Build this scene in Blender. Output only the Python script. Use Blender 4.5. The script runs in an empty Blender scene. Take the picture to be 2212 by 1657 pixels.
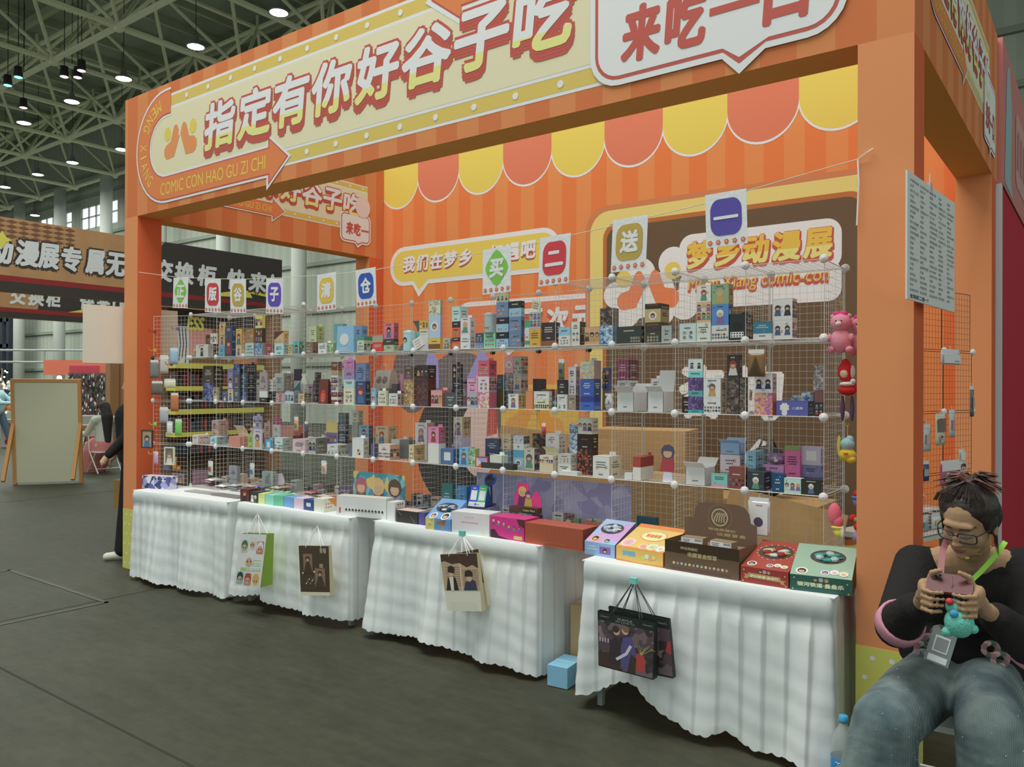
import bpy, bmesh, math, random
from mathutils import Vector, Matrix
random.seed(7)
S = bpy.context.scene
COL = S.collection
PI = math.pi

# ------------------------------------------------------------ camera, world, lights, exposure
EYE = Vector((0.0, 0.0, 1.6076))
YAW, PITCH, ROLL, FPX = 0.6413, 0.0029, 0.0041, 1726.94
F_ = Vector((-math.sin(YAW) * math.cos(PITCH), math.cos(YAW) * math.cos(PITCH), math.sin(PITCH)))
R0 = Vector((math.cos(YAW), math.sin(YAW), 0.0)); U0 = R0.cross(F_)
R_ = R0 * math.cos(ROLL) + U0 * math.sin(ROLL); U_ = -R0 * math.sin(ROLL) + U0 * math.cos(ROLL)
cam_data = bpy.data.cameras.new('camera'); cam = bpy.data.objects.new('camera', cam_data); COL.objects.link(cam)
cam_data.sensor_fit = 'HORIZONTAL'; cam_data.sensor_width = 36.0; cam_data.lens = 36.0 * FPX / 2212.0
cam_data.clip_start = 0.05; cam_data.clip_end = 300
M = Matrix.Identity(4)
for i in range(3):
    M[i][0] = R_[i]; M[i][1] = U_[i]; M[i][2] = -F_[i]; M[i][3] = EYE[i]
cam.matrix_world = M
S.camera = cam

world = bpy.data.worlds.new('hall_daylight'); S.world = world; world.use_nodes = True
bg = world.node_tree.nodes['Background']; bg.inputs[0].default_value = (0.80, 0.90, 0.86, 1); bg.inputs[1].default_value = 0.80

def area_light(name, loc, size, sizey, energy, color=(1, 1, 1), rot=(0, 0, 0)):
    l = bpy.data.lights.new(name, 'AREA'); l.shape = 'RECTANGLE'; l.size = size; l.size_y = sizey; l.energy = energy; l.color = color
    o = bpy.data.objects.new(name, l); o.location = loc; o.rotation_euler = rot; COL.objects.link(o); return o
area_light('ceiling_lamps_near', (-3.6, 0.6, 11.8), 9, 6, 1350, (1.0, 0.99, 0.95))
area_light('ceiling_lamps_left', (-22, 9, 11.8), 16, 14, 2600, (0.95, 1.0, 0.95))
area_light('ceiling_lamps_far', (-46, 8, 11.8), 30, 22, 7000, (0.95, 1.0, 0.95))
S.view_settings.view_transform = 'Standard'; S.view_settings.look = 'None'
S.view_settings.exposure = -0.08; S.view_settings.gamma = 1.0; S.view_settings.use_curve_mapping = False

# ------------------------------------------------------------ helpers
def lin(c):
    c = c / 255.0
    return c / 12.92 if c <= 0.04045 else ((c + 0.055) / 1.055) ** 2.4
ALB = 1.30
def alb(rgb, k=ALB):
    v = [lin(x) * k for x in rgb]; g_ = .3 * v[0] + .6 * v[1] + .1 * v[2]
    v = [min(0.86, max(0.01, x * .90 + g_ * .10)) for x in v]
    return (v[0], v[1], v[2], 1)

MATS = {}
def mat(rgb, rough=0.6, metal=0.0, k=ALB, alpha=1.0, bump=0.0, bscale=60.0, mottle=0.0, mscale=4.0, trans=0.0, spec=0.4, emis=None, es=1.0):
    key = (tuple(rgb), rough, metal, k, alpha, bump, bscale, mottle, mscale, trans, spec, emis, es)
    if key in MATS: return MATS[key]
    m = bpy.data.materials.new('m_%d_%d_%d' % tuple(int(x) for x in rgb)); m.use_nodes = True
    nt = m.node_tree; b = nt.nodes['Principled BSDF']
    c = alb(rgb, k)
    b.inputs['Base Color'].default_value = c; b.inputs['Roughness'].default_value = rough
    b.inputs['Metallic'].default_value = metal; b.inputs['Specular IOR Level'].default_value = spec if rough < .78 else .12
    if alpha < 1: b.inputs['Alpha'].default_value = alpha
    if trans > 0: b.inputs['Transmission Weight'].default_value = trans; b.inputs['IOR'].default_value = 1.2
    if emis: b.inputs['Emission Color'].default_value = (*emis, 1); b.inputs['Emission Strength'].default_value = es
    if bump or mottle:
        tc = nt.nodes.new('ShaderNodeTexCoord')
        if bump:
            n = nt.nodes.new('ShaderNodeTexNoise'); n.inputs['Scale'].default_value = bscale; n.inputs['Detail'].default_value = 4
            bp = nt.nodes.new('ShaderNodeBump'); bp.inputs['Strength'].default_value = bump; bp.inputs['Distance'].default_value = 0.01
            nt.links.new(tc.outputs['Object'], n.inputs['Vector']); nt.links.new(n.outputs['Fac'], bp.inputs['Height']); nt.links.new(bp.outputs['Normal'], b.inputs['Normal'])
        if mottle:
            n2 = nt.nodes.new('ShaderNodeTexNoise'); n2.inputs['Scale'].default_value = mscale; n2.inputs['Detail'].default_value = 5
            mp = nt.nodes.new('ShaderNodeMapRange'); mp.inputs['From Min'].default_value = 0.3; mp.inputs['From Max'].default_value = 0.7
            mp.inputs['To Min'].default_value = 1 - mottle; mp.inputs['To Max'].default_value = 1 + mottle
            mx = nt.nodes.new('ShaderNodeMix'); mx.data_type = 'RGBA'; mx.blend_type = 'MULTIPLY'; mx.inputs[0].default_value = 1
            mx.inputs[6].default_value = c
            nt.links.new(tc.outputs['Object'], n2.inputs['Vector']); nt.links.new(n2.outputs['Fac'], mp.inputs['Value'])
            nt.links.new(mp.outputs['Result'], mx.inputs[7]); nt.links.new(mx.outputs[2], b.inputs['Base Color'])
    MATS[key] = m
    return m

def art_mat(cols, scale=45.0, rough=0.45):
    """printed artwork: patches of flat colour, as a blurred illustration on packaging"""
    key = ('art', tuple(tuple(c) for c in cols), scale, rough)
    if key in MATS: return MATS[key]
    m = bpy.data.materials.new('m_print_%d_%d_%d' % tuple(int(x) for x in cols[0])); m.use_nodes = True
    nt = m.node_tree; b = nt.nodes['Principled BSDF']; b.inputs['Roughness'].default_value = rough
    tc = nt.nodes.new('ShaderNodeTexCoord')
    n = nt.nodes.new('ShaderNodeTexNoise'); n.inputs['Scale'].default_value = scale * 0.7; n.inputs['Detail'].default_value = 2
    ad = nt.nodes.new('ShaderNodeMix'); ad.data_type = 'RGBA'; ad.blend_type = 'LINEAR_LIGHT'; ad.inputs[0].default_value = 0.035
    v = nt.nodes.new('ShaderNodeTexVoronoi'); v.inputs['Scale'].default_value = scale
    sp = nt.nodes.new('ShaderNodeSeparateColor'); r = nt.nodes.new('ShaderNodeValToRGB'); r.color_ramp.interpolation = 'CONSTANT'
    nt.links.new(tc.outputs['Object'], n.inputs['Vector']); nt.links.new(tc.outputs['Object'], ad.inputs[6]); nt.links.new(n.outputs['Color'], ad.inputs[7])
    nt.links.new(ad.outputs[2], v.inputs['Vector']); nt.links.new(v.outputs['Color'], sp.inputs[0]); nt.links.new(sp.outputs[0], r.inputs[0])
    nt.links.new(r.outputs[0], b.inputs['Base Color'])
    e = r.color_ramp.elements
    while len(e) < len(cols): e.new(0.5)
    for i, c in enumerate(cols):
        e[i].position = i / len(cols); e[i].color = alb(c)
    MATS[key] = m
    return m

def stripe_mat(name, c1, c2, width, axis='xy', rough=0.45, off=0.0, k=ALB):
    if name in MATS: return MATS[name]
    m = bpy.data.materials.new(name); m.use_nodes = True; nt = m.node_tree; b = nt.nodes['Principled BSDF']; b.inputs['Roughness'].default_value = rough; b.inputs['Specular IOR Level'].default_value = .12
    g = nt.nodes.new('ShaderNodeNewGeometry'); s = nt.nodes.new('ShaderNodeSeparateXYZ'); nt.links.new(g.outputs['Position'], s.inputs[0])
    a = nt.nodes.new('ShaderNodeMath'); a.operation = 'ADD'
    if axis == 'xy': nt.links.new(s.outputs[0], a.inputs[0]); nt.links.new(s.outputs[1], a.inputs[1])
    else: nt.links.new(s.outputs['XYZ'.index(axis)], a.inputs[0]); a.inputs[1].default_value = 0
    d = nt.nodes.new('ShaderNodeMath'); d.operation = 'MULTIPLY_ADD'; d.inputs[1].default_value = 1.0 / width; d.inputs[2].default_value = 1000 + off; nt.links.new(a.outputs[0], d.inputs[0])
    md = nt.nodes.new('ShaderNodeMath'); md.operation = 'MODULO'; md.inputs[1].default_value = 2; nt.links.new(d.outputs[0], md.inputs[0])
    gt = nt.nodes.new('ShaderNodeMath'); gt.operation = 'GREATER_THAN'; gt.inputs[1].default_value = 1; nt.links.new(md.outputs[0], gt.inputs[0])
    mx = nt.nodes.new('ShaderNodeMix'); mx.data_type = 'RGBA'; mx.inputs[6].default_value = alb(c1, k); mx.inputs[7].default_value = alb(c2, k)
    nt.links.new(gt.outputs[0], mx.inputs[0])
    nz = nt.nodes.new('ShaderNodeTexNoise'); nz.inputs['Scale'].default_value = 1.3; nt.links.new(g.outputs['Position'], nz.inputs['Vector'])
    bp = nt.nodes.new('ShaderNodeBump'); bp.inputs['Strength'].default_value = 0.25; bp.inputs['Distance'].default_value = 0.03
    nt.links.new(nz.outputs['Fac'], bp.inputs['Height']); nt.links.new(bp.outputs['Normal'], b.inputs['Normal'])
    nt.links.new(mx.outputs[2], b.inputs['Base Color']); MATS[name] = m
    return m

def tag(o, label=None, cat=None, group=None, kind=None):
    if label: o['label'] = label
    if cat: o['category'] = cat
    if group: o['group'] = group
    if kind: o['kind'] = kind
    return o
def thing(name, label, cat, loc=(0, 0, 0), rz=0.0, group=None):
    o = bpy.data.objects.new(name, None); o.empty_display_size = 0.1; COL.objects.link(o)
    o.location = loc; o.rotation_euler = (0, 0, rz)
    return tag(o, label, cat, group)
def copy_thing(o, parent=None):
    c = o.copy(); COL.objects.link(c)
    if parent: c.parent = parent
    for ch in list(o.children): copy_thing(ch, c)
    return c

class MB:
    """collects faces; build() links them as ONE mesh object"""
    def __init__(s): s.v = []; s.f = []; s.m = []; s.mats = []
    def mi(s, m):
        if m not in s.mats: s.mats.append(m)
        return s.mats.index(m)
    def add(s, vs, fs, m):
        b = len(s.v); s.v += [tuple(v) for v in vs]; k = s.mi(m)
        for f in fs: s.f.append(tuple(b + i for i in f)); s.m.append(k)
    def box(s, x0, y0, z0, x1, y1, z1, m, M=None, skip=()):
        vs = [Vector(p) for p in ((x0, y0, z0), (x1, y0, z0), (x1, y1, z0), (x0, y1, z0), (x0, y0, z1), (x1, y0, z1), (x1, y1, z1), (x0, y1, z1))]
        if M: vs = [M @ v for v in vs]
        fs = {'bottom': (3, 2, 1, 0), 'top': (4, 5, 6, 7), 'front': (0, 1, 5, 4), 'right': (1, 2, 6, 5), 'back': (2, 3, 7, 6), 'left': (3, 0, 4, 7)}
        s.add(vs, [f for n, f in fs.items() if n not in skip], m)
    def tube(s, pts, r, m, n=6, cap=True):
        pts = [Vector(p) for p in pts]; rs = r if isinstance(r, (list, tuple)) else [r] * len(pts)
        vs = []; prev = None
        for i, p in enumerate(pts):
            t = (pts[min(i + 1, len(pts) - 1)] - pts[max(i - 1, 0)]).normalized()
            a = prev if prev else (Vector((0, 0, 1)) if abs(t.z) < 0.9 else Vector((1, 0, 0)))
            u = (a - t * a.dot(t)).normalized(); w = t.cross(u); prev = u
            for j in range(n):
                q = 2 * PI * j / n; vs.append(p + (u * math.cos(q) + w * math.sin(q)) * rs[i])
        fs = []
        for i in range(len(pts) - 1):
            for j in range(n):
                a = i * n + j; b = i * n + (j + 1) % n; fs.append((a, b, b + n, a + n))
        if cap: fs.append(tuple(range(n - 1, -1, -1))); fs.append(tuple(range((len(pts) - 1) * n, len(pts) * n)))
        s.add(vs, fs, m)
    def lathe(s, prof, m, n=16, c=(0, 0, 0), M=None, cap=True):
        vs = []
        for r, z in prof:
            for j in range(n):
                q = 2 * PI * j / n; p = Vector((c[0] + r * math.cos(q), c[1] + r * math.sin(q), c[2] + z)); vs.append(M @ p if M else p)
        fs = []
        for i in range(len(prof) - 1):
            for j in range(n): a = i * n + j; b = i * n + (j + 1) % n; fs.append((a, b, b + n, a + n))
        if cap: fs.append(tuple(range(n - 1, -1, -1))); fs.append(tuple(range((len(prof) - 1) * n, len(prof) * n)))
        s.add(vs, fs, m)
    def ball(s, c, r, m, n=10, k=7, M=None):
        rx, ry, rz = r if isinstance(r, (tuple, list)) else (r, r, r)
        vs = []; c = Vector(c)
        for i in range(1, k):
            a = PI * i / k
            for j in range(n): q = 2 * PI * j / n; vs.append(Vector((rx * math.sin(a) * math.cos(q), ry * math.sin(a) * math.sin(q), rz * math.cos(a))))
        vs.append(Vector((0, 0, rz))); vs.append(Vector((0, 0, -rz)))
        vs = [(M @ v if M else v) + c for v in vs]
        fs = []
        for i in range(k - 2):
            for j in range(n): a = i * n + j; b = i * n + (j + 1) % n; fs.append((a + n, b + n, b, a))
        T = (k - 1) * n
        for j in range(n): fs.append((T, j, (j + 1) % n)); fs.append((T + 1, (k - 2) * n + (j + 1) % n, (k - 2) * n + j))
        s.add(vs, fs, m)
    def build(s, name, parent=None, smooth=False, loc=None, rot=None, world=False):
        me = bpy.data.meshes.new(name); vs = s.v
        if world and parent is not None:
            L = Vector(parent.location)
            q = parent
            vs = [tuple(Vector(v) - L) for v in vs]
        me.from_pydata(vs, [], s.f)
        for m in s.mats: me.materials.append(m)
        me.polygons.foreach_set('material_index', s.m)
        if smooth: me.polygons.foreach_set('use_smooth', [True] * len(s.f))
        me.update(); o = bpy.data.objects.new(name, me); COL.objects.link(o)
        if parent is not None: o.parent = parent
        if loc is not None: o.location = loc
        if rot is not None: o.rotation_euler = rot
        return o

class Plane:
    """a flat surface: u to the right, v up, d towards the viewer of the print"""
    def __init__(s, o, u, n): s.o = Vector(o); s.u = Vector(u); s.n = Vector(n); s.w = Vector((0, 0, 1))
    def P(s, u, v, d=0.0): return s.o + s.u * u + s.w * v + s.n * d

# ---- flat print: polygons and lettering laid on a plane
def poly2(mb, pl, pts, d, m):
    """filled simple polygon (concave allowed) via tessellation"""
    from mathutils.geometry import tessellate_polygon
    tris = tessellate_polygon([[Vector((p[0], p[1], 0)) for p in pts]])
    mb.add([pl.P(p[0], p[1], d) for p in pts], [tuple(t) for t in tris], m)
def circle_pts(u, v, r, n=20, ry=None): return [(u + r * math.cos(2 * PI * i / n), v + (ry or r) * math.sin(2 * PI * i / n)) for i in range(n)]
def rrect(u0, v0, u1, v1, r, n=6):
    out = []
    for cx, cy, a0 in ((u1 - r, v0 + r, -PI / 2), (u1 - r, v1 - r, 0), (u0 + r, v1 - r, PI / 2), (u0 + r, v0 + r, PI)):
        for i in range(n + 1): a = a0 + PI / 2 * i / n; out.append((cx + r * math.cos(a), cy + r * math.sin(a)))
    return out
def strip2(mb, pl, pts, w, d, m):
    """ribbon of width w along a polyline"""
    L = []; Rr = []
    for i, p in enumerate(pts):
        a = Vector(pts[max(i - 1, 0)]); b = Vector(pts[min(i + 1, len(pts) - 1)]); t = (b - a).normalized(); nn = Vector((-t.y, t.x))
        q = Vector(p); L.append(q + nn * w / 2); Rr.append(q - nn * w / 2)
    vs = [pl.P(p.x, p.y, d) for p in L] + [pl.P(p.x, p.y, d) for p in Rr]; n = len(pts)
    mb.add(vs, [(i, n + i, n + i + 1, i + 1) for i in range(n - 1)], m)

TXT = {}
def glyphs(text, bold=0.0, shear=0.0, space=1.0, res=3):
    key = (text, bold, shear, space)
    if key in TXT: return TXT[key]
    cu = bpy.data.curves.new('lettering', 'FONT'); cu.body = text; cu.offset = bold; cu.shear = shear; cu.space_character = space
    cu.resolution_u = res; cu.fill_mode = 'FRONT' if hasattr(cu, 'fill_mode') else cu.fill_mode
    o = bpy.data.objects.new('lettering', cu); COL.objects.link(o)
    dg = bpy.context.evaluated_depsgraph_get(); me = bpy.data.meshes.new_from_object(o.evaluated_get(dg))
    vs = [(v.co.x, v.co.y) for v in me.vertices]; fs = [tuple(p.vertices) for p in me.polygons]
    bpy.data.objects.remove(o); bpy.data.curves.remove(cu); bpy.data.meshes.remove(me)
    if vs:
        x0 = min(v[0] for v in vs); x1 = max(v[0] for v in vs); y0 = min(v[1] for v in vs); y1 = max(v[1] for v in vs)
    else: x0 = y0 = 0; x1 = y1 = 1
    TXT[key] = (vs, fs, x0, y0, x1, y1); return TXT[key]
def text2(mb, pl, text, u0, v0, u1, v1, d, m, bold=0.0, shear=0.0, m2=None, split=0.0, grow=0.0, rot=0.0, space=1.0, ref=None):
    # heavy strokes come from overlaid shifted copies of the glyph (bold is a fraction of the em)
    if bold > 0.012:
        e = (v1 - v0) * bold * 1.0; n = 8
        w = min(e, (u1 - u0) * .3)
        for i in range(n):
            a = 2 * PI * (i + .5) / n
            text2(mb, pl, text, u0 + w * (1 + math.cos(a)) - (grow and 0), v0 + e * (1 + math.sin(a)), u1 - w * (1 - math.cos(a)), v1 - e * (1 - math.sin(a)), d + .00003 * i, m, 0.0, shear, m2, (split * (v1 - v0) - e * (1 + math.sin(a))) / max(v1 - v0 - 2 * e, 1e-6) if m2 else 0, 0, rot)
        return
    bold = 0.0; ref = None
    """lettering fitted in a rectangle; ref = bold value whose box is used for fitting so that outlines register"""
    vs, fs, x0, y0, x1, y1 = glyphs(text, bold, shear, space)
    if ref is not None: _, _, x0, y0, x1, y1 = glyphs(text, ref, shear, space)
    sx = (u1 - u0) / max(x1 - x0, 1e-6); sy = (v1 - v0) / max(y1 - y0, 1e-6)
    cu, cv = (u0 + u1) / 2, (v0 + v1) / 2
    def T(x, y):
        u = u0 + (x - x0) * sx; v = v0 + (y - y0) * sy
        if rot: c, s_ = math.cos(rot), math.sin(rot); du, dv = u - cu, v - cv; u, v = cu + du * c - dv * s_, cv + du * s_ + dv * c
        return u, v
    pts = [T(x, y) for x, y in vs]
    if m2 is None: mb.add([pl.P(u, v, d) for u, v in pts], fs, m); return
    bm = bmesh.new(); bv = [bm.verts.new((u, v, 0)) for u, v in pts]
    for f in fs:
        try: bm.faces.new([bv[i] for i in f])
        except ValueError: pass
    zc = v0 + (v1 - v0) * split
    bmesh.ops.bisect_plane(bm, geom=bm.verts[:] + bm.edges[:] + bm.faces[:], plane_co=(0, zc, 0), plane_no=(0, 1, 0))
    bm.verts.ensure_lookup_table(); bm.verts.index_update()
    V = [pl.P(v.co.x, v.co.y, d) for v in bm.verts]
    up = []; dn = []
    for f in bm.faces:
        c = f.calc_center_median(); (up if c.y > zc else dn).append(tuple(v.index for v in f.verts))
    mb.add(V, up, m); mb.add(V, dn, m2); bm.free()

WHITE = mat((214, 216, 212), 0.55)
BLACK = mat((40, 42, 40), 0.5)
SKIN = mat((196, 160, 125), 0.55)
PRN_DARK = mat((55, 50, 50), 0.5)
# ============================================================ THE HALL
def struct(name, mb, **k):
    o = mb.build(name, **k); o['kind'] = 'structure'; return o
def floor_mat():
    m = bpy.data.materials.new('polished_concrete'); m.use_nodes = True; nt = m.node_tree; b = nt.nodes['Principled BSDF']
    g = nt.nodes.new('ShaderNodeNewGeometry')
    n1 = nt.nodes.new('ShaderNodeTexNoise'); n1.inputs['Scale'].default_value = 0.9; n1.inputs['Detail'].default_value = 8; n1.inputs['Roughness'].default_value = 0.65
    n2 = nt.nodes.new('ShaderNodeTexNoise'); n2.inputs['Scale'].default_value = 14; n2.inputs['Detail'].default_value = 6
    mp = nt.nodes.new('ShaderNodeMapping'); mp.inputs['Scale'].default_value = (0.5, 2.2, 1); mp.inputs['Rotation'].default_value = (0, 0, 0.5)
    n3 = nt.nodes.new('ShaderNodeTexNoise'); n3.inputs['Scale'].default_value = 5; n3.inputs['Detail'].default_value = 8; n3.inputs['Roughness'].default_value = 0.8
    nt.links.new(g.outputs['Position'], n1.inputs['Vector']); nt.links.new(g.outputs['Position'], n2.inputs['Vector']); nt.links.new(g.outputs['Position'], mp.inputs['Vector']); nt.links.new(mp.outputs[0], n3.inputs['Vector'])
    a = nt.nodes.new('ShaderNodeMath'); a.operation = 'ADD'; nt.links.new(n1.outputs['Fac'], a.inputs[0]); nt.links.new(n3.outputs['Fac'], a.inputs[1])
    a2 = nt.nodes.new('ShaderNodeMath'); a2.operation = 'MULTIPLY_ADD'; a2.inputs[1].default_value = 0.35; nt.links.new(n2.outputs['Fac'], a2.inputs[0]); nt.links.new(a.outputs[0], a2.inputs[2])
    r = nt.nodes.new('ShaderNodeValToRGB'); r.color_ramp.elements[0].position = 0.85; r.color_ramp.elements[1].position = 1.5
    e = r.color_ramp.elements; e[0].color = (0.036, 0.040, 0.027, 1); e[1].color = (0.088, 0.090, 0.064, 1)
    mr = nt.nodes.new('ShaderNodeMapRange'); mr.inputs['From Min'].default_value = 0.8; mr.inputs['From Max'].default_value = 1.55; nt.links.new(a2.outputs[0], mr.inputs['Value'])
    e[0].position = 0.0; e[1].position = 1.0
    nt.links.new(mr.outputs['Result'], r.inputs[0]); nt.links.new(r.outputs[0], b.inputs['Base Color'])
    rr = nt.nodes.new('ShaderNodeMapRange'); rr.inputs['To Min'].default_value = 0.42; rr.inputs['To Max'].default_value = 0.66; b.inputs['Specular IOR Level'].default_value = 0.09; nt.links.new(n1.outputs['Fac'], rr.inputs['Value']); nt.links.new(rr.outputs['Result'], b.inputs['Roughness'])
    bp = nt.nodes.new('ShaderNodeBump'); bp.inputs['Strength'].default_value = 0.08; bp.inputs['Distance'].default_value = 0.004; nt.links.new(n2.outputs['Fac'], bp.inputs['Height']); nt.links.new(bp.outputs['Normal'], b.inputs['Normal'])
    return m
FLOOR = floor_mat()
mb = MB(); mb.add([(-75, -12, 0), (14, -12, 0), (14, 22, 0), (-75, 22, 0)], [(0, 1, 2, 3)], FLOOR)
floor = struct('floor', mb)
# saw-cut joints in the slab, and the steel hatch frame flush in the floor at the left
mb = MB(); jm = mat((52, 53, 46), 0.8)
for x in range(-66, 12, 6):
    if x != 0: mb.box(x - .006, -12, 0.0003, x + .006, 22, 0.0012, jm)
for y in (-6.2, 1.9, 10.2, 18.2): mb.box(-75, y - .006, 0.0003, 14, y + .006, 0.0012, jm)
struct('trim_1', mb)
mb = MB(); hx0, hx1, hy0, hy1 = -7.6, -5.9, 1.95, 2.95
for a in ((hx0, hy0, hx1, hy0 + .03), (hx0, hy1 - .03, hx1, hy1), (hx0, hy0, hx0 + .03, hy1), (hx1 - .03, hy0, hx1, hy1)): mb.box(a[0], a[1], 0.0013, a[2], a[3], 0.0035, mat((66, 68, 60), 0.6))
struct('trim_2', mb)

# ---- roof: deck, purlins, and a double-layer space frame
STEEL = mat((188, 190, 160), 0.6); DECK = mat((128, 136, 120), 0.8); PURL = mat((150, 156, 130), 0.7)
mb = MB(); mb.box(-75, -12, 16.6, 14, 22.6, 16.8, DECK); struct('ceiling', mb)
mb = MB()
for i in range(0, 45): x = -75 + i * 2.0; mb.box(x, -12, 16.3, x + .12, 22.4, 16.6, PURL)
for y in (-10, -4, 2, 8, 14, 20): mb.box(-75, y, 16.0, 14, y + .2, 16.3, PURL)
struct('trim_3', mb)
def bar(mb, a, b, r, m=STEEL, n=6): mb.tube([a, b], r, m, n, cap=False)
frame = thing('roof_space_frame', 'pale steel space-frame truss of crossing tubes under the dark hall roof', 'roof truss', (-30, 6, 12.6))
G = 4.4; zb_, zt_ = 12.7, 15.6
xs = [-73 + G * i for i in range(20)]; ys = [-9.5 + G * j for j in range(8)]
lo = MB(); hi = MB(); dg_ = MB(); nd = MB()
for i, x in enumerate(xs):
    for j, y in enumerate(ys):
        if i + 1 < len(xs): bar(lo, (x, y, zb_), (xs[i + 1], y, zb_), .10)
        if j + 1 < len(ys): bar(lo, (x, y, zb_), (x, ys[j + 1], zb_), .10)
        nd.ball((x, y, zb_), .2, STEEL, 8, 5)
        tx, ty = x + G / 2, y + G / 2
        if i + 1 < len(xs) and j + 1 < len(ys):
            if i + 2 < len(xs): bar(hi, (tx, ty, zt_), (tx + G, ty, zt_), .09)
            if j + 2 < len(ys): bar(hi, (tx, ty, zt_), (tx, ty + G, zt_), .09)
            for cx, cy in ((x, y), (xs[i + 1], y), (x, ys[j + 1]), (xs[i + 1], ys[j + 1])): bar(dg_, (cx, cy, zb_), (tx, ty, zt_), .065)
            bar(dg_, (tx, ty, zt_), (tx, ty, 16.1), .06)
for m_, n_ in ((lo, 'bottom_chord'), (hi, 'top_chord'), (dg_, 'diagonal_web'), (nd, 'node_joint')):
    o = m_.build(n_, frame, world=True); o['kind'] = 'stuff'
# ---- far wall with window band, girts and white columns
def wall_mat():
    return stripe_mat('ribbed_wall_panels', (150, 156, 143), (144, 150, 137), 0.25, 'X', 0.85)
WALLM = wall_mat()
WW = 22.0
mb = MB(); mb.box(-75, WW, 0, 14, WW + .3, 10.4, WALLM); mb.box(-75, WW, 11.75, 14, WW + .3, 16.6, WALLM)
wins = []
for k in range(0, 17):
    xa = -74.5 + k * 5.3 + 0.5; wins.append((xa, xa + 4.2))
px_ = -75
for a, b_ in wins:
    if px_ < a: mb.box(px_, WW, 10.4, a, WW + .3, 11.75, WALLM)
    px_ = b_
mb.box(px_, WW, 10.4, 14, WW + .3, 11.75, WALLM)
struct('wall_back', mb)
SKY = mat((235, 240, 245), 0.5, emis=(0.80, 0.92, 1.0), es=1.15)
fr = mat((150, 158, 150), 0.5)
for k, (a, b_) in enumerate(wins):
    if b_ < -62 or a > 8: continue
    if a > -14: mb = MB(); mb.box(a, WW, 10.4, b_, WW + .3, 11.75, WALLM); struct('wall_back', mb); continue
    mb = MB(); n = 5; w = (b_ - a) / n
    for i in range(n):
        mb.box(a + w * i + .05, WW + .12, 10.5, a + w * (i + 1) - .05, WW + .14, 11.08, SKY); mb.box(a + w * i + .05, WW + .12, 11.14, a + w * (i + 1) - .05, WW + .14, 11.7, SKY)
    for i in range(n + 1): mb.box(a + w * i - .05, WW + .05, 10.4, a + w * i + .05, WW + .2, 11.75, fr)
    for z in (10.4, 11.07, 11.68): mb.box(a, WW + .05, z, b_, WW + .2, z + .08, fr)
    struct('window_%d' % (k + 1), mb)
mb = MB()
for z in (2.4, 4.6, 6.6, 8.6, 9.9, 12.2, 13.4): mb.box(-75, WW - .14, z, 14, WW, z + .16, mat((118, 126, 112), 0.6))
struct('trim_4', mb)
colm = mat((172, 176, 168), 0.8)
for k, x in enumerate((-53.1, -47.8, -42.5, -37.2, -31.9, -26.6, -21.3, -16.0, -10.7, -5.4, -0.1, 5.2)):
    mb = MB(); mb.lathe([(.31, 0), (.31, 12.6)], colm, 14, (x, 21.0, 0)); o = struct('trim_%d' % (5 + k), mb, smooth=True)
mb = MB(); mb.box(-75.2, -12, 0, -75, 22, 16.6, mat((84, 92, 88), 0.8)); struct('wall_left', mb)
# dark steel stair tower against the far wall, left edge
mb = MB(); dm = mat((40, 48, 56), 0.7)
for x in (-58.5, -57.2, -54.8, -53.9): mb.box(x, 20.6, 0, x + .35, 20.95, 7.6, dm)
for z in (2.2, 3.8, 5.4, 7.2): mb.box(-58.5, 20.6, z, -53.6, 20.9, z + .25, dm)
tag(mb.build('steel_stair_tower'), 'dark steel framed stair tower standing against the far ribbed wall', 'scaffold')

# ---- high-bay lamps hung from the truss
def make_lamp():
    r = thing('high_bay_lamp', 'round high-bay lamp', 'lamp')
    mb = MB(); mb.lathe([(.05, .34), (.09, .30), (.10, .14), (.22, .08), (.30, 0.0), (.29, -.01)], mat((96, 102, 96), 0.4), 14); mb.build('housing', r, True)
    mb = MB(); mb.lathe([(.27, 0.0), (.20, -.03), (0.02, -.04)], mat((250, 250, 245), 0.4, emis=(1.0, 1.0, 0.93), es=14), 14); mb.build('diffuser', r, True)
    mb = MB(); mb.tube([(0, 0, .33), (0, 0, 4.70)], .012, BLACK, 4); mb.build('cable', r)
    return r
lampspots = [(-18.4, 13.8, 'highest lamp, just above the booth sign'), (-22.3, 13.7, 'second lamp of the row above the booth sign'), (-26.6, 13.7, 'lamp beside the upper left corner of the booth sign'),
 (-30.3, 13.7, 'lamp fourth down the long row at the upper left'), (-34.3, 13.7, 'lamp fifth down the long row at the far left'), (-38.6, 17.5, 'small lamp in the second row, above the bright windows'),
 (-34.7, 17.8, 'small lamp touching the left edge of the booth sign'), (-42.2, 17.5, 'small lamp low in the second row at the left'), (-46.3, 17.6, 'small lamp at the far left edge under the truss'), (-51.0, 21.0, 'tiny lamp right against the bright window band')]
L0 = make_lamp()
for i, (x, y, t) in enumerate(lampspots):
    o = L0 if i == 0 else copy_thing(L0)
    o.location = (x, y, 11.9 if y < 20 else 11.6); tag(o, 'lit ' + t, 'lamp', 'high-bay lamps under the roof')
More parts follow.
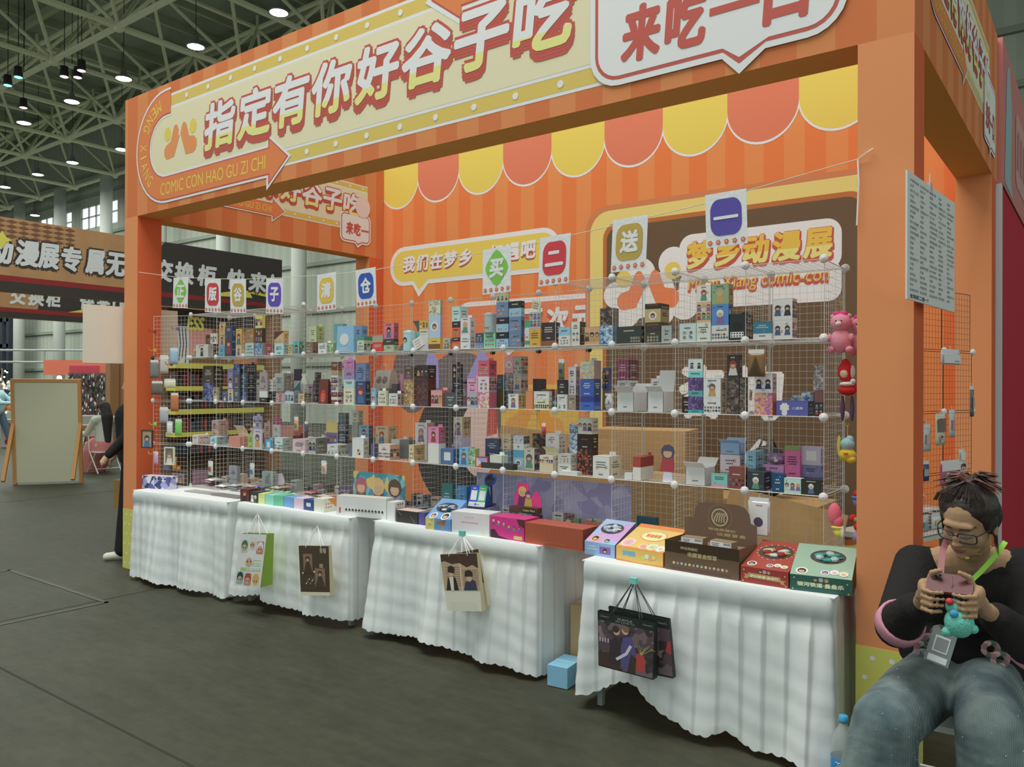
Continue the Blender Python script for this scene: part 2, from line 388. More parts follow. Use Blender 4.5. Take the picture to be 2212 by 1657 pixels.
# coloured stage spots
def spot_lamp(x, y, z, c, lab):
    r = thing('stage_light', lab, 'stage light', (x, y, z), 0, 'coloured stage lights on the truss')
    mb = MB(); mb.lathe([(.12, .35), (.14, .05), (.15, 0)], mat((40, 42, 44), 0.5), 10); mb.build('housing', r, True)
    mb = MB(); mb.lathe([(.13, -.0), (.06, -.03), (.01, -.04)], mat((250, 250, 250), 0.4, emis=c, es=5), 10); mb.build('lens', r, True)
    mb = MB(); mb.tube([(0, 0, .3), (0, 0, 4.65)], .014, BLACK, 5); mb.build('hanger', r)
G1 = (0.1, 0.9, 0.7); P1 = (1.0, 0.55, 0.55)
for x, y, c, l in ((-29.5, 11.6, G1, 'green stage light, upper of the pair at the top left'), (-30.6, 11.7, G1, 'small green stage light left of the brighter green one'), (-27.2, 12.6, P1, 'pink stage light, top one of the three at the upper left'),
                (-28.2, 12.5, P1, 'pink stage light, leftmost of the three at the upper left'), (-27.9, 12.8, P1, 'pink stage light, lowest of the three at the upper left'), (-35.2, 12.2, G1, 'green stage light at the left edge beneath the other greens'), (-32.6, 13.0, P1, 'bright pink stage light crossing a truss tube at the left')):
    spot_lamp(x, y, 11.95, c, l)
# ============================================================ THE BOOTH
XL, XR, YF, YB, ZB, ZT, PW = -6.93, -0.637, 3.586, 6.516, 3.06, 4.10, 0.218
ORF = stripe_mat('orange_striped_fabric', (202, 110, 58), (208, 128, 72), 0.165, rough=0.8)
ORB = stripe_mat('orange_striped_fabric_back', (226, 114, 48), (228, 130, 64), 0.165, off=0.4, rough=0.75)
ORP = mat((228, 124, 72), 0.5, bump=0.1, bscale=3); ORD = mat((196, 88, 44), 0.55); UND = mat((240, 156, 70), 0.8)
CREAM = mat((214, 204, 168), 0.8); YEL = mat((224, 190, 70), 0.8); YELD = mat((206, 178, 74), 0.5)
RED = mat((186, 76, 62), 0.5); WPR = mat((222, 224, 224), 0.8); ARW = mat((214, 122, 66), 0.8)
booth = thing('exhibition_booth', 'large orange striped exhibition booth frame with square pillars and lettered fascia', 'booth', (-3.78, 5.05, 0))
def bpart(name, mb, parent=booth, **k):
    # parts live in the booth's space; sub-parts too (their parents sit at the booth's origin)
    off = Vector((-3.78, 5.05, 0)); mb.v = [tuple(Vector(v) - off) for v in mb.v]
    return mb.build(name, parent, **k)
# pillars with a polka-dotted green foot
GRN = mat((196, 196, 80), 0.5)
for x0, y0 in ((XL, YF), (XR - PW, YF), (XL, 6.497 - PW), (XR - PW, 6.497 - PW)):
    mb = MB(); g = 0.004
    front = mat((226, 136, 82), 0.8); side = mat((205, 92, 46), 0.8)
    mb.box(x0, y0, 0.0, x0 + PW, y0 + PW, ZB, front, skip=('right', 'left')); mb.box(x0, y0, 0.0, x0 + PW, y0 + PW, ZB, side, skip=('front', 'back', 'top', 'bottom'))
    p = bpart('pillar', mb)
    mb = MB(); e = .0015; mb.box(x0 - e, y0 - e, 0.002, x0 + PW + e, y0 + PW + e, .52, GRN)
    pl = Plane((x0, y0 - e, 0), (1, 0, 0), (0, -1, 0))
    for i in range(3):
        for j in range(6): poly2(mb, pl, circle_pts(.035 + i * .075 + (j % 2) * .03, .05 + j * .085, .011, 8), .0008, WPR)
    pl = Plane((x0 + PW + e, y0, 0), (0, 1, 0), (1, 0, 0))
    for i in range(3):
        for j in range(6): poly2(mb, pl, circle_pts(.035 + i * .075 + (j % 2) * .03, .05 + j * .085, .011, 8), .0008, WPR)
    bpart('polka_dot_foot', mb, p)

BOOTS = ([(-.030, .05), (-.02, .10), (-.046, .143), (-.07, .15), (-.095, .13), (-.14, .02), (-.205, .0), (-.235, -.03), (-.235, -.08), (-.21, -.112), (-.183, -.118), (-.088, -.108), (-.004, .055)],
         [(.004, .062), (.03, .13), (.055, .15), (.09, .13), (.132, .02), (.20, .01), (.235, -.02), (.24, -.07), (.215, -.11), (.18, -.122), (.08, -.119)])
def fascia_print(pl, ua, ub, s, d0, parent, mini=False):
    """arrow-framed panel with lettering; s scales the design, panel from ua to ub"""
    vc = 3.585
    def V(v): return vc + (v - vc) * s
    mb = MB()
    r = .40 * s; uc = ua + r + .02
    def stad(grow): # left-rounded panel outline
        pts = []
        for i in range(17): a = PI / 2 + PI * i / 16; pts.append((uc + (r + grow) * math.cos(a), vc + (r + grow) * math.sin(a)))
        return pts + [(ub, vc - r - grow), (ub, vc + r + grow)]
    poly2(mb, pl, stad(.02 * s), d0 + .001, WPR)
    poly2(mb, pl, stad(0), d0 + .0016, YELD)
    poly2(mb, pl, stad(-.085 * s), d0 + .0022, WPR)
    poly2(mb, pl, stad(-.105 * s), d0 + .0028, CREAM)
    n = int((ub - ua - r) / (.30 * s))
    for i in range(n):
        u = uc + .3 * s + i * .30 * s
        if u < ub - .05: 
            poly2(mb, pl, circle_pts(u, vc + r - .042 * s, .021 * s, 10), d0 + .0034, WPR)
            if u > ua + 1.75 * s: poly2(mb, pl, circle_pts(u, vc - r + .042 * s, .021 * s, 10), d0 + .0034, WPR)
    # the curved arrow
    R1 = r - .045 * s
    def arc(off): 
        P_ = [(uc + .07 * s, vc + R1)]
        P_ += [(uc + R1 * math.cos(PI / 2 + PI * i / 18), vc + R1 * math.sin(PI / 2 + PI * i / 18)) for i in range(19)]
        P_ += [(ua + 1.85 * s, vc - R1)]
        return P_
    A = arc(0)
    ah = ua + 1.98 * s
    strip2(mb, pl, A, .235 * s, d0 + .004, WPR); poly2(mb, pl, [(ah - .21 * s, vc - R1 - .21 * s), (ah + .07 * s, vc - R1), (ah - .21 * s, vc - R1 + .21 * s)], d0 + .0041, WPR)
    strip2(mb, pl, A, .20 * s, d0 + .0046, RED); poly2(mb, pl, [(ah - .19 * s, vc - R1 - .175 * s), (ah + .04 * s, vc - R1), (ah - .19 * s, vc - R1 + .175 * s)], d0 + .0047, RED)
    strip2(mb, pl, A, .18 * s, d0 + .0052, ARW); poly2(mb, pl, [(ah - .175 * s, vc - R1 - .155 * s), (ah + .025 * s, vc - R1), (ah - .175 * s, vc - R1 + .155 * s)], d0 + .0053, ARW)
    if s == 1.0:
        u = ua + 3.40
        for g, dd, m in ((.045, .004, WPR), (.012, .0046, RED), (0, .0052, ARW)):
            poly2(mb, pl, [(u - g * 1.5, vc + R1), (u + .22 + g * .4, vc + R1 + .165 + g * 1.3), (u + .22 + g * .4, vc + R1 + .09 + g), (ub, vc + R1 + .09 + g), (ub, vc + R1 - .09 - g), (u + .22 + g * .4, vc + R1 - .09 - g), (u + .22 + g * .4, vc + R1 - .165 - g * 1.3)], d0 + dd, m)
    bpart('arrow_panel_print', mb, parent)
    mb = MB()
    # lettering along the arrow
    word = 'MENG XIANG '
    for i, ch in enumerate(word):
        if ch == ' ': continue
        a = PI / 2 + .32 + i * (PI * .80) / len(word)
        cu, cv = uc + R1 * math.cos(a), vc + R1 * math.sin(a); h = .05 * s
        text2(mb, pl, ch, cu - h * (.6 if ch != 'I' else .15), cv - h, cu + h * (.6 if ch != 'I' else .15), cv + h, d0 + .006, YEL, .01, rot=a + PI / 2)
    text2(mb, pl, 'COMIC CON HAO GU ZI CHI', uc - .08 * s, vc - R1 - .05 * s, ah - .22 * s, vc - R1 + .05 * s, d0 + .006, YEL, .01)
    # emblem: two slanting boots and two dots
    mu, mv = ua + .42 * s, vc - .02 * s
    mu = ua + .63 * s
    for B in BOOTS: poly2(mb, pl, [(mu + x * s, mv + .02 * s + y * s) for x, y in B], d0 + .004, mat((226, 132, 64), 0.5))
    for x in (-.185, .185): poly2(mb, pl, circle_pts(mu + x * s, mv + .11 * s, .05 * s, 16, .058 * s), d0 + .004, YEL)
    bpart('lettering', mb, parent)
    # the big slogan
    mb = MB(); t = '指定有你好谷子吃'
    u0, u1, v0, v1 = (ua + .97 * s, ua + 4.42 * s, V(3.435), V(3.80)) if s == 1.0 else (ua + .09, ua + 2.29, V(3.42), V(3.82))
    n = len(t); w = (u1 - u0) / n
    for i, ch in enumerate(t):
        x0, x1 = u0 + w * i, u0 + w * (i + 1)
        q = .018 * s; x0, x1 = x0 + .010 * s, x1 - .008 * s
        for k in range(3): text2(mb, pl, ch, x0 - q, v0 - q - k * .02 * s, x1 + q, v1 + q - k * .02 * s, d0 + .0060 - k * .0004, RED, .085, .10)
        text2(mb, pl, ch, x0, v0, x1, v1, d0 + .0075, WPR, .038, .10, m2=mat((226, 210, 120), 0.5), split=.27)
    bpart('slogan_lettering', mb, parent)

fas = []
for (a, b, n_) in (((XL, YF, ZB), (XR, YF + PW, ZT), 0), ((XL, YF + PW, ZB), (XL + PW, 6.497, ZT), 1), ((XR - PW, YF + PW, ZB), (XR, 6.497, ZT), 2), ((XL, 6.518, ZB), (XR, 6.60, ZT), 3)):
    mb = MB(); mb.box(*a, *b, ORF, skip=('bottom', 'back' if n_ == 0 else 'xx')); mb.box(*a, *b, UND, skip=('top', 'left', 'right', 'front') + (('back',) if n_ else ()))
    fas.append(bpart('fascia', mb))
PLF = Plane((0, YF, 0), (1, 0, 0), (0, -1, 0)); PLL = Plane((XL + PW, 0, 0), (0, 1, 0), (1, 0, 0)); PLR = Plane((XR, 0, 0), (0, 1, 0), (1, 0, 0))
fascia_print(PLF, -6.68, -1.2, 1.0, 0, fas[0])
fascia_print(PLL, 3.86, 6.25, .62, 0, fas[1])
fascia_print(PLR, 3.80, 6.1, .62, 0, fas[2])
def bubble(pl, u0, v0, u1, v1, r, tail, d, text, tr, parent, fill=WPR, rim=RED, out=WPR, tcol=RED, bold=.04, s=1.0):
    mb = MB()
    for g, dd, m in ((.03 * s, 0, out), (.0, .0007, rim), (-.018 * s, .0014, fill)):
        pts = rrect(u0 - g, v0 - g, u1 + g, v1 + g, r + g)
        k = min(range(len(pts)), key=lambda i: (abs(pts[i][1] - (v0 - g)) > 1e-4, abs(pts[i][0] - (u0 + r))))
        poly2(mb, pl, pts, d + dd, m)
        tu, tv = tail
        poly2(mb, pl, [(tu - .10 * s - g, v0 + .02), (tu - .0, tv - g * 1.6), (tu + .16 * s + g, v0 + .02)], d + dd + .0001, m)
    bpart('speech_bubble_print', mb, parent)
    n = len(text); w = (tr[2] - tr[0]) / n
    for i, ch in enumerate(text):
        if ch == ' ': continue
        mb = MB()
        if ch == '一': text2(mb, pl, ch, tr[0] + w * i, tr[1] + (tr[3] - tr[1]) * .42, tr[0] + w * (i + 1), tr[1] + (tr[3] - tr[1]) * .55, d + .003, tcol, bold, .1); bpart('printed_character', mb, parent); continue
        text2(mb, pl, ch, tr[0] + w * i + w * .04, tr[1], tr[0] + w * (i + 1) - w * .04, tr[3], d + .003, tcol, bold, .1); bpart('printed_character', mb, parent)
bubble(PLF, -2.14, 3.17, -.92, 3.98, .14, (-1.37, 3.10), .009, '来吃一口', (-2.0, 3.235, -1.03, 3.52), fas[0])
bubble(PLL, 5.86, 3.20, 6.275, 3.50, .05, (6.1, 3.165), .006, '来吃一', (5.92, 3.27, 6.26, 3.41), fas[1], s=.6)
bubble(PLR, 5.80, 3.20, 6.4, 3.62, .05, (6.1, 3.165), .006, '来吃一口', (5.86, 3.27, 6.34, 3.45), fas[2], s=.6)
# cartoon head on the side banner reduced to a plain pale round with hair tone
mb = MB(); poly2(mb, PLL, circle_pts(6.17, 3.60, .11, 20, .12), .010, mat((214, 196, 196), 0.5)); bpart('round_print', mb, fas[1])

# back wall of striped fabric with the printed awning, bubbles and the brown board
BW = YB - .02 - PW
BWY = 6.502
mb = MB(); mb.box(XL, BWY, 0, XR, BWY + .012, ZT - .01, ORB); wallp = bpart('back_wall_fabric', mb)
PB = Plane((0, BWY, 0), (1, 0, 0), (0, -1, 0))
mb = MB(); u = -6.77; k = 0; AWY = mat((214, 190, 70), 0.8); AWO = mat((210, 114, 82), 0.8)
while u < XR - PW - .1:
    a, b = max(u, XL + PW + .001), min(u + .597, XR - PW - .001)
    for g, d, m in ((.022, .001, WPR), (0, .0016, AWY if k % 2 == 0 else AWO)):
        pts = []
        for i in range(21):
            t = PI * i / 20; uu = u + .2985 - (.2985 + g * .5) * math.cos(t); vv = 3.93 - (.30 + g) * math.sin(t)
            pts.append((min(max(uu, XL + PW + .001), XR - PW - .001), vv))
        poly2(mb, PB, [(a if g == 0 else max(a, u), ZT - .012)] + pts + [(b, ZT - .012)], d + k * .00004, m)
    u += .597; k += 1
bpart('awning_print', mb, wallp)
# yellow bubble
bubble(PB, -6.57, 2.76, -4.30, 3.14, .185, (-6.15, 2.64), .003, '我们在梦乡 相遇吧', (-6.40, 2.865, -4.55, 3.05), wallp, fill=YEL, rim=WPR, out=WPR, tcol=RED, bold=.11)
mb = MB()
t = '我们在梦乡 相遇吧'; w = (6.40 - 4.55) / len(t)
for i, ch in enumerate(t):
    if ch != ' ': text2(mb, PB, ch, -6.40 + w * i + w * .04, 2.88, -6.40 + w * (i + 1) - w * .04, 3.06, .008, WPR, .045, .1)
bpart('lettering', mb, wallp)
bubble(PB, -5.6, 2.02, -3.72, 2.46, .17, (-4.9, 1.96), .003, '  二次元', (-5.35, 2.10, -3.86, 2.36), wallp, fill=mat((236, 112, 56), 0.5), rim=WPR, out=WPR, tcol=RED, bold=.12)
mb = MB()
for i, ch in enumerate('  二次元'):
    if ch != ' ': text2(mb, PB, ch, -5.35 + .298 * i + .012, 2.12, -5.35 + .298 * (i + 1) - .012, 2.38, .008, WPR, .05, .1)
bpart('lettering', mb, wallp)
# brown board with golden rim
mb = MB(); bx0, bx1, bz0, bz1 = -3.93, -1.33, .25, 3.24
poly2(mb, PB, rrect(bx0 - .05, bz0 - .05, bx1 + .02, bz1 + .05, .22), .010, mat((196, 118, 66), 0.5)); poly2(mb, PB, rrect(bx0, bz0, bx1, bz1, .2), .0108, mat((222, 194, 104), 0.5))
poly2(mb, PB, rrect(bx0 + .14, bz0 + .14, bx1 - .14, bz1 - .12, .14), .0116, mat((178, 100, 34), 0.5)); poly2(mb, PB, rrect(bx0 + .18, bz0 + .18, bx1 - .18, bz1 - .16, .12), .0124, mat((98, 76, 50), 0.55))
bpart('brown_board_print', mb, wallp)
mb = MB(); # cloud outline of the event emblem, then boots, dots and words
for cx, cy, rr in ((-3.55, 2.30, .16), (-3.40, 2.62, .15), (-3.66, 2.45, .12), (-3.24, 2.45, .18), (-3.08, 2.70, .14), (-3.42, 2.42, .2), (-2.97, 2.33, .14), (-3.20, 2.28, .14)): poly2(mb, PB, circle_pts(cx, cy, rr, 24), .0132 + cx * -.00002, WPR)
poly2(mb, PB, rrect(-3.02, 2.52, -1.66, 2.93, .12), .0133, WPR); poly2(mb, PB, rrect(-3.02, 2.28, -1.66, 2.60, .10), .01335, WPR)
BO = mat((236, 112, 52), 0.5); s = 1.3; mu, mv = -3.33, 2.46
for B in BOOTS:
    poly2(mb, PB, [(mu + x * s, mv + y * s) for x, y in B], .0142, BO)
for x, y in ((-.185, .10), (.19, .13)): poly2(mb, PB, circle_pts(mu + x * s, mv + y * s, .06 * s), .0142, YEL)
t = '梦乡动漫展'; w = (2.96 - 1.72) / 5
for i, ch in enumerate(t):
    a, b = -2.96 + w * i + .012, -2.96 + w * (i + 1) - .006
    for k in range(3): text2(mb, PB, ch, a - .006, 2.61 - k * .01, b + .014, 2.87 - k * .01, .0142 - k * .0002, RED, .09, .08)
    text2(mb, PB, ch, a, 2.625, b, 2.865, .0152, mat((226, 176, 44), 0.5), .045, .08, m2=mat((230, 206, 110), 0.5), split=.4)
for k in range(3): text2(mb, PB, 'Meng Xiang comic-con', -2.94, 2.40 - k * .006, -1.75, 2.54 - k * .006, .0140 - k * .0001, RED, .07, .15)
text2(mb, PB, 'Meng Xiang comic-con', -2.94, 2.41, -1.75, 2.55, .0150, mat((228, 186, 60), 0.5), .012, .15)
bpart('emblem_lettering', mb, wallp)
for ch, a, b, c, d in (('咨', -3.02, 1.33, -2.60, 1.80), ('询', -2.52, 1.33, -2.10, 1.80), ('台', -2.47, .72, -2.05, 1.18)): mb = MB(); text2(mb, PB, ch, a, b, c, d, .0136, WPR, .055, .05); bpart('printed_character', mb, wallp)
# plain stand-in for the mascot print: dark hair mass, lilac ears, pale face and red ribbon
mb = MB(); HG = mat((104, 96, 98), 0.5); HK = mat((52, 50, 48), 0.5); LIL = mat((150, 140, 206), 0.5); PNK = mat((216, 184, 176), 0.5)
poly2(mb, PB, circle_pts(-6.25, 1.72, .30, 24, .42), .0020, HG); poly2(mb, PB, circle_pts(-5.55, 1.55, .50, 28, .42), .0024, HG)
poly2(mb, PB, [(-6.10, 1.55), (-6.0, 2.02), (-5.86, 1.9), (-5.84, 1.55)], .003, LIL); poly2(mb, PB, [(-5.5, 1.6), (-5.25, 2.02), (-5.06, 1.75), (-5.02, 1.4)], .003, LIL)
poly2(mb, PB, circle_pts(-5.70, .95, .48, 28, .62), .0034, HK); poly2(mb, PB, circle_pts(-5.28, 1.05, .26, 24, .40), .0040, PNK); poly2(mb, PB, circle_pts(-4.98, 1.15, .16, 20, .45), .0030, HG)
poly2(mb, PB, [(-5.15, 1.5), (-5.05, 1.5), (-5.04, 1.12), (-5.18, 1.08)], .0046, RED)
bpart('figure_print', mb, wallp)
mb = MB(); poly2(mb, PB, rrect(-4.99, .86, -4.05, 1.62, .02), .0050, mat((228, 172, 50), 0.5))
for B in BOOTS:
    poly2(mb, PB, [(-4.58 + x * 1.5, 1.28 + y * 1.5) for x, y in B], .0057, mat((220, 148, 40), 0.5))
for x in (-.22, .27): poly2(mb, PB, circle_pts(-4.58 + x, 1.45, .07), .0057, mat((220, 148, 40), 0.5))
bpart('yellow_poster_print', mb, wallp)

# right neighbouring booth: magenta wall and pink fascia behind ours
nb = thing('neighbour_booth', 'magenta walled booth with pink fascia directly behind the right end of the orange booth', 'booth', (-1.0, 9.5, 0))
MG = mat((178, 34, 56), 0.8, bump=.1, bscale=2)
mb = MB(); mb.box(-6.5, 6.62, 0, XR + .02, 6.66, 3.05, WPR); mb.box(XR - .02, 6.66, 0, XR + .02, 12.4, 3.05, MG); mb.build('side_wall', nb, world=True)
mb = MB(); mb.box(-1.2, 6.62, 3.06, XR + .03, 12.4, 4.10, mat((190, 110, 104), 0.5)); pf = mb.build('fascia', nb, world=True)
PN = Plane((XR + .03, 0, 0), (0, 1, 0), (1, 0, 0)); mb = MB()
poly2(mb, PN, rrect(7.6, 3.25, 9.4, 3.85, .1), .003, mat((196, 140, 138), 0.5)); poly2(mb, PN, [(6.75, 3.10), (6.9, 3.95), (7.1, 4.05), (7.3, 3.7), (7.2, 3.2), (7.4, 3.08)], .002, mat((140, 168, 172), 0.5))
for i in range(6): poly2(mb, PN, [(7.7 + i * .27, 3.4), (7.75 + i * .27, 3.72), (7.9 + i * .27, 3.72), (7.85 + i * .27, 3.4)], .005, mat((176, 104, 104), 0.5))
mb.build('fascia_print', pf, world=False).location = tuple(-Vector(nb.location))
mb = MB(); mb.box(XR - .03, 6.57, 0, XR + .03, 6.63, 3.05, mat((196, 200, 204), 0.5)); mb.build('corner_post', nb, world=True)
# ============================================================ TABLES, CLOTHS, WIRE RACKS
TOP = 0.734
CLOTH = mat((208, 214, 213), 0.85, bump=0.22, bscale=9)
def table(p0, p1, depth, label):
    a = Vector((*p0, 0)); b = Vector((*p1, 0)); L = (b - a).length; ang = math.atan2(b.y - a.y, b.x - a.x)
    t = thing('folding_table', label, 'table', a, ang)
    mb = MB(); mb.box(0.02, 0.02, TOP - .04, L - .02, depth, TOP - .006, mat((190, 188, 180), 0.5)); mb.build('tabletop', t)
    gm = mat((150, 158, 160), 0.35, metal=.4)
    for x in (.07, L - .07):
        for y in (.08, depth - .08):
            mb = MB(); mb.box(x - .014, y - .014, 0.001, x + .014, y + .014, TOP - .04, gm); mb.build('leg', t)
    return t, L, ang
def cloth(p0, p1, depth, label, hemf, seed, flare=.045):
    """fitted skirt: smooth band under the edge, knife pleats below, scalloped hem"""
    a = Vector((*p0, 0)); b = Vector((*p1, 0)); L = (b - a).length; ang = math.atan2(b.y - a.y, b.x - a.x)
    rnd = random.Random(seed)
    per = []; r = .035; st = .0062
    def seg(x0, y0, x1, y1, nx, ny):
        n = max(2, int(math.hypot(x1 - x0, y1 - y0) / st))
        for i in range(n): t = i / n; per.append((x0 + (x1 - x0) * t, y0 + (y1 - y0) * t, nx, ny))
    def arc(cx, cy, a0, a1):
        for i in range(8): q = a0 + (a1 - a0) * i / 8; per.append((cx + r * math.cos(q), cy + r * math.sin(q), math.cos(q), math.sin(q)))
    seg(0, depth, 0, r, -1, 0); arc(r, r, PI, 1.5 * PI); seg(r, 0, L - r, 0, 0, -1); arc(L - r, r, 1.5 * PI, 2 * PI); seg(L, r, L, depth, 1, 0)
    n = len(per); s_acc = [0]
    for i in range(1, n): s_acc.append(s_acc[-1] + math.hypot(per[i][0] - per[i - 1][0], per[i][1] - per[i - 1][1]))
    rows = [TOP + .0005, TOP - .006, TOP - .03, TOP - .085, TOP - .09] + [TOP - .11 - (TOP - .11) * (k / 22) for k in range(23)]
    f1 = [rnd.uniform(3, 5) for _ in range(3)]; ph = [rnd.uniform(0, 6) for _ in range(6)]
    vs = []; front0 = depth + 0.0
    for k, z in enumerate(rows):
        t = 0 if k < 5 else (k - 4) / (len(rows) - 5)
        for i, (x, y, nx, ny) in enumerate(per):
            s_ = s_acc[i]
            if k <= 1: off = 0 if k == 0 else .004
            elif k < 4: off = .009 + (.0025 * math.sin(s_ * 9 + ph[0]))
            else:
                q = (s_ / .105 + .12 * math.sin(s_ * 3 + ph[1])) % 1.0
                saw = (q if q < .93 else (1 - q) * 13.3)
                fade = max(0.35, 1 - t * .55)
                off = .002 + .028 * saw * fade * min(1, .12 + t * 9) + t * flare + t * .034 * math.sin(s_ * 11 + ph[2] + .9 * math.sin(s_ * 4 + ph[3])) + t * .010 * math.sin(s_ * 27 + ph[4])
                wr = math.sin(s_ * 14 + z * 22 + ph[5] + 2 * math.sin(s_ * 3)) * math.sin(z * 31 - s_ * 5 + ph[1])
                off += .0035 * wr * min(1, t * 2)
            if abs(nx) > .7: off *= .28
            zz = z
            if k >= 5:
                hem = hemf(s_ - depth) + .010 * math.sin(s_ * 11 + ph[2])
                zz = (TOP - .11) - (TOP - .11 - hem) * t
                if k == len(rows) - 1: zz += .011 * (1 - abs(math.sin(s_ * PI / .052))) 
                elif k == len(rows) - 2: zz += .004
            vs.append((x + nx * off, y + ny * off, zz))
    fs = []
    for k in range(len(rows) - 1):
        for i in range(n - 1): q = k * n + i; fs.append((q, q + n, q + n + 1, q + 1))
    mb = MB(); mb.add(vs, fs, CLOTH)
    o = mb.build('tablecloth', None, True, loc=(a.x, a.y, 0), rot=(0, 0, ang))
    m2 = MB(); m2.box(.001, .001, TOP - .004, L - .001, depth, TOP + .0006, CLOTH)
    tag(o, label, 'tablecloth', None); t = m2.build('cloth_top', o)
    return o
TB = [((-6.46, 3.42), (-5.235, 3.495)), ((-5.185, 3.535), (-3.99, 3.575)), ((-3.80, 3.60), (-2.48, 3.575)), ((-2.12, 3.43), (-0.905, 3.445))]
LAB = ['leftmost white-skirted table beside the left pillar', 'second white-skirted table from the left', 'third white-skirted table from the left, wide middle one', 'rightmost white-skirted table beside the right pillar']
CL = ['white pleated table skirt with scalloped hem, leftmost beside the left pillar', 'white pleated skirt carrying the green bag and the small dark bag', 'white pleated skirt carrying the paper bag with two suited figures', 'white pleated skirt carrying the black bag, rightmost, with the hem rising at its left']
HEM = [lambda s: .035, lambda s: .06 + .03 * math.exp(-((s - .25) / .15) ** 2), lambda s: .045 + .02 * math.sin(s * 3), lambda s: .03 + .17 * math.exp(-((s - .27) / .20) ** 2) + .05 * math.exp(-((s - .75) / .07) ** 2)]
for i, (a, b) in enumerate(TB):
    table(a, b, .66, 'pale folding table under the ' + LAB[i]); cloth(a, b, .66, CL[i], HEM[i], 11 + i)

# ---- wire cube racks: every panel is a wire grid, every joint a white plastic disc connector
WIRE = mat((206, 210, 206), 0.4, metal=0.1); WIREB = mat((50, 44, 36), 0.5)
CW, CH, X0R, Y0R = 0.3701, 0.365, -6.229, 3.79
Z0R = TOP + .004
def panel_mesh(name, m, w=.352, h=.352, n=9, r=.0018, ri=.00068):
    mb = MB()
    def w_(a, b, rr): mb.tube([a, b], rr, m, 4, cap=False)
    for x in (0, w): w_((x, 0, 0), (x, 0, h), r)
    for z in (0, h): w_((0, 0, z), (w, 0, z), r)
    for i in range(1, n + 1): x = w * i / (n + 1); w_((x, 0, 0), (x, 0, h), ri); z = h * i / (n + 1); w_((0, .001, z), (w, .001, z), ri)
    me = bpy.data.meshes.new(name); me.from_pydata(mb.v, [], mb.f); me.materials.append(m); return me
PM = panel_mesh('wire_panel', WIRE); PMB = panel_mesh('wire_panel_dark', WIREB)
def conn_mesh(m):
    mb = MB(); mb.ball((0, 0, 0), .012, m, 10, 6); Mx = Matrix.Rotation(PI / 2, 4, 'X')
    mb.lathe([(.008, -.015), (.019, -.012), (.0212, -.004), (.0212, .001), (.012, .008)], m, 14, M=Mx.inverted() @ Matrix.Rotation(PI, 4, 'X'))
    me = bpy.data.meshes.new('connector'); me.from_pydata(mb.v, [], mb.f); me.materials.append(m)
    me.polygons.foreach_set('use_smooth', [True] * len(me.polygons)); return me
CN = conn_mesh(mat((240, 242, 236), 0.4, k=1.6)); CNB = conn_mesh(mat((52, 50, 46), 0.5))
def put(me, name, parent, loc, rot=(0, 0, 0)):
    o = bpy.data.objects.new(name, me); COL.objects.link(o); o.parent = parent; o.location = Vector(loc) - Vector(parent.location); o.rotation_euler = rot; return o
rack = thing('wire_grid_rack', 'long white wire-grid cube rack with round white connectors standing on the tables', 'rack', (X0R + 7 * CW, Y0R + .18, Z0R))
g = .009
for c in range(14):
    x = X0R + c * CW + g
    for l in range(4): put(PM, 'wire_panel', rack, (x, Y0R + CW, Z0R + l * CH + g))                       # backs
    for l in (1, 2, 3): put(PM, 'wire_panel', rack, (x, Y0R + g, Z0R + l * CH + .0015), (-PI / 2, 0, 0))  # shelves
    if c < 4 or c >= 10: put(PM, 'wire_panel', rack, (x, Y0R + g, Z0R + 4 * CH), (-PI / 2, 0, 0))
for c in range(15):
    x = X0R + c * CW
    for l in range(4):
        if l == 3 and not (c <= 4 or c >= 10): continue
        put(PM, 'wire_panel', rack, (x, Y0R + g, Z0R + l * CH + g), (0, 0, PI / 2))
for c in range(15):
    for l in range(1, 5):
        for k in (0, 1):
            if l == 4 and k == 0 and not (c <= 4 or c >= 10): continue
            put(CNB if (k == 1 and l == 3 and 5 < c < 11) else CN, 'connector', rack, (X0R + c * CW, Y0R + k * CW, Z0R + l * CH))
# side wings: left end angled towards the pillar
wing = thing('wire_grid_wing', 'narrow white wire-grid wing angled in front of the left pillar, hung with small goods', 'rack', (X0R - .01, Y0R - .01, Z0R))
wa = math.atan2(-.10, -.28)
for l in range(4): put(PM, 'wire_panel', wing, (X0R - .012, Y0R - .012, Z0R + l * CH + g * .5), (0, 0, wa))
for l in range(1, 4):
    for q in (0.0, .36):
        put(CNB if (l == 3 and q > 0) else CN, 'connector', wing, (X0R - .012 + math.cos(wa) * q, Y0R - .014 + math.sin(wa) * q, Z0R + l * CH))
hookc = [(150, 50, 48), (120, 110, 160), (226, 160, 40), (150, 210, 60), (226, 190, 50), (180, 60, 60), (230, 130, 40)]
for i, (q, z, dx) in enumerate(((.33, 2.06, 0), (.10, 2.08, 0), (.33, 1.90, 0), (.32, 1.27, 0), (.33, 1.02, 0), (.16, 1.78, 0), (.08, .90, 0))):
    base = Vector((X0R - .012 + math.cos(wa) * q, Y0R - .02 + math.sin(wa) * q, z)); mb = MB(); m = mat(hookc[i], 0.4)
    mb.box(-.012, -.004, -.014, .012, .004, .014, m); mb.tube([(0, -.004, .002), (0, -.05, -.006), (0, -.068, 0), (0, -.072, .018)], .003, m, 6)
    nm = ['dark red', 'lilac', 'amber', 'lime green', 'yellow', 'red', 'orange'][i]
    tag(mb.build('plastic_hook', None, loc=base, rot=(0, 0, wa - PI)), 'small %s plastic hook on the wire wing at the left pillar' % nm, 'hook', 'hooks on the left wire wing')
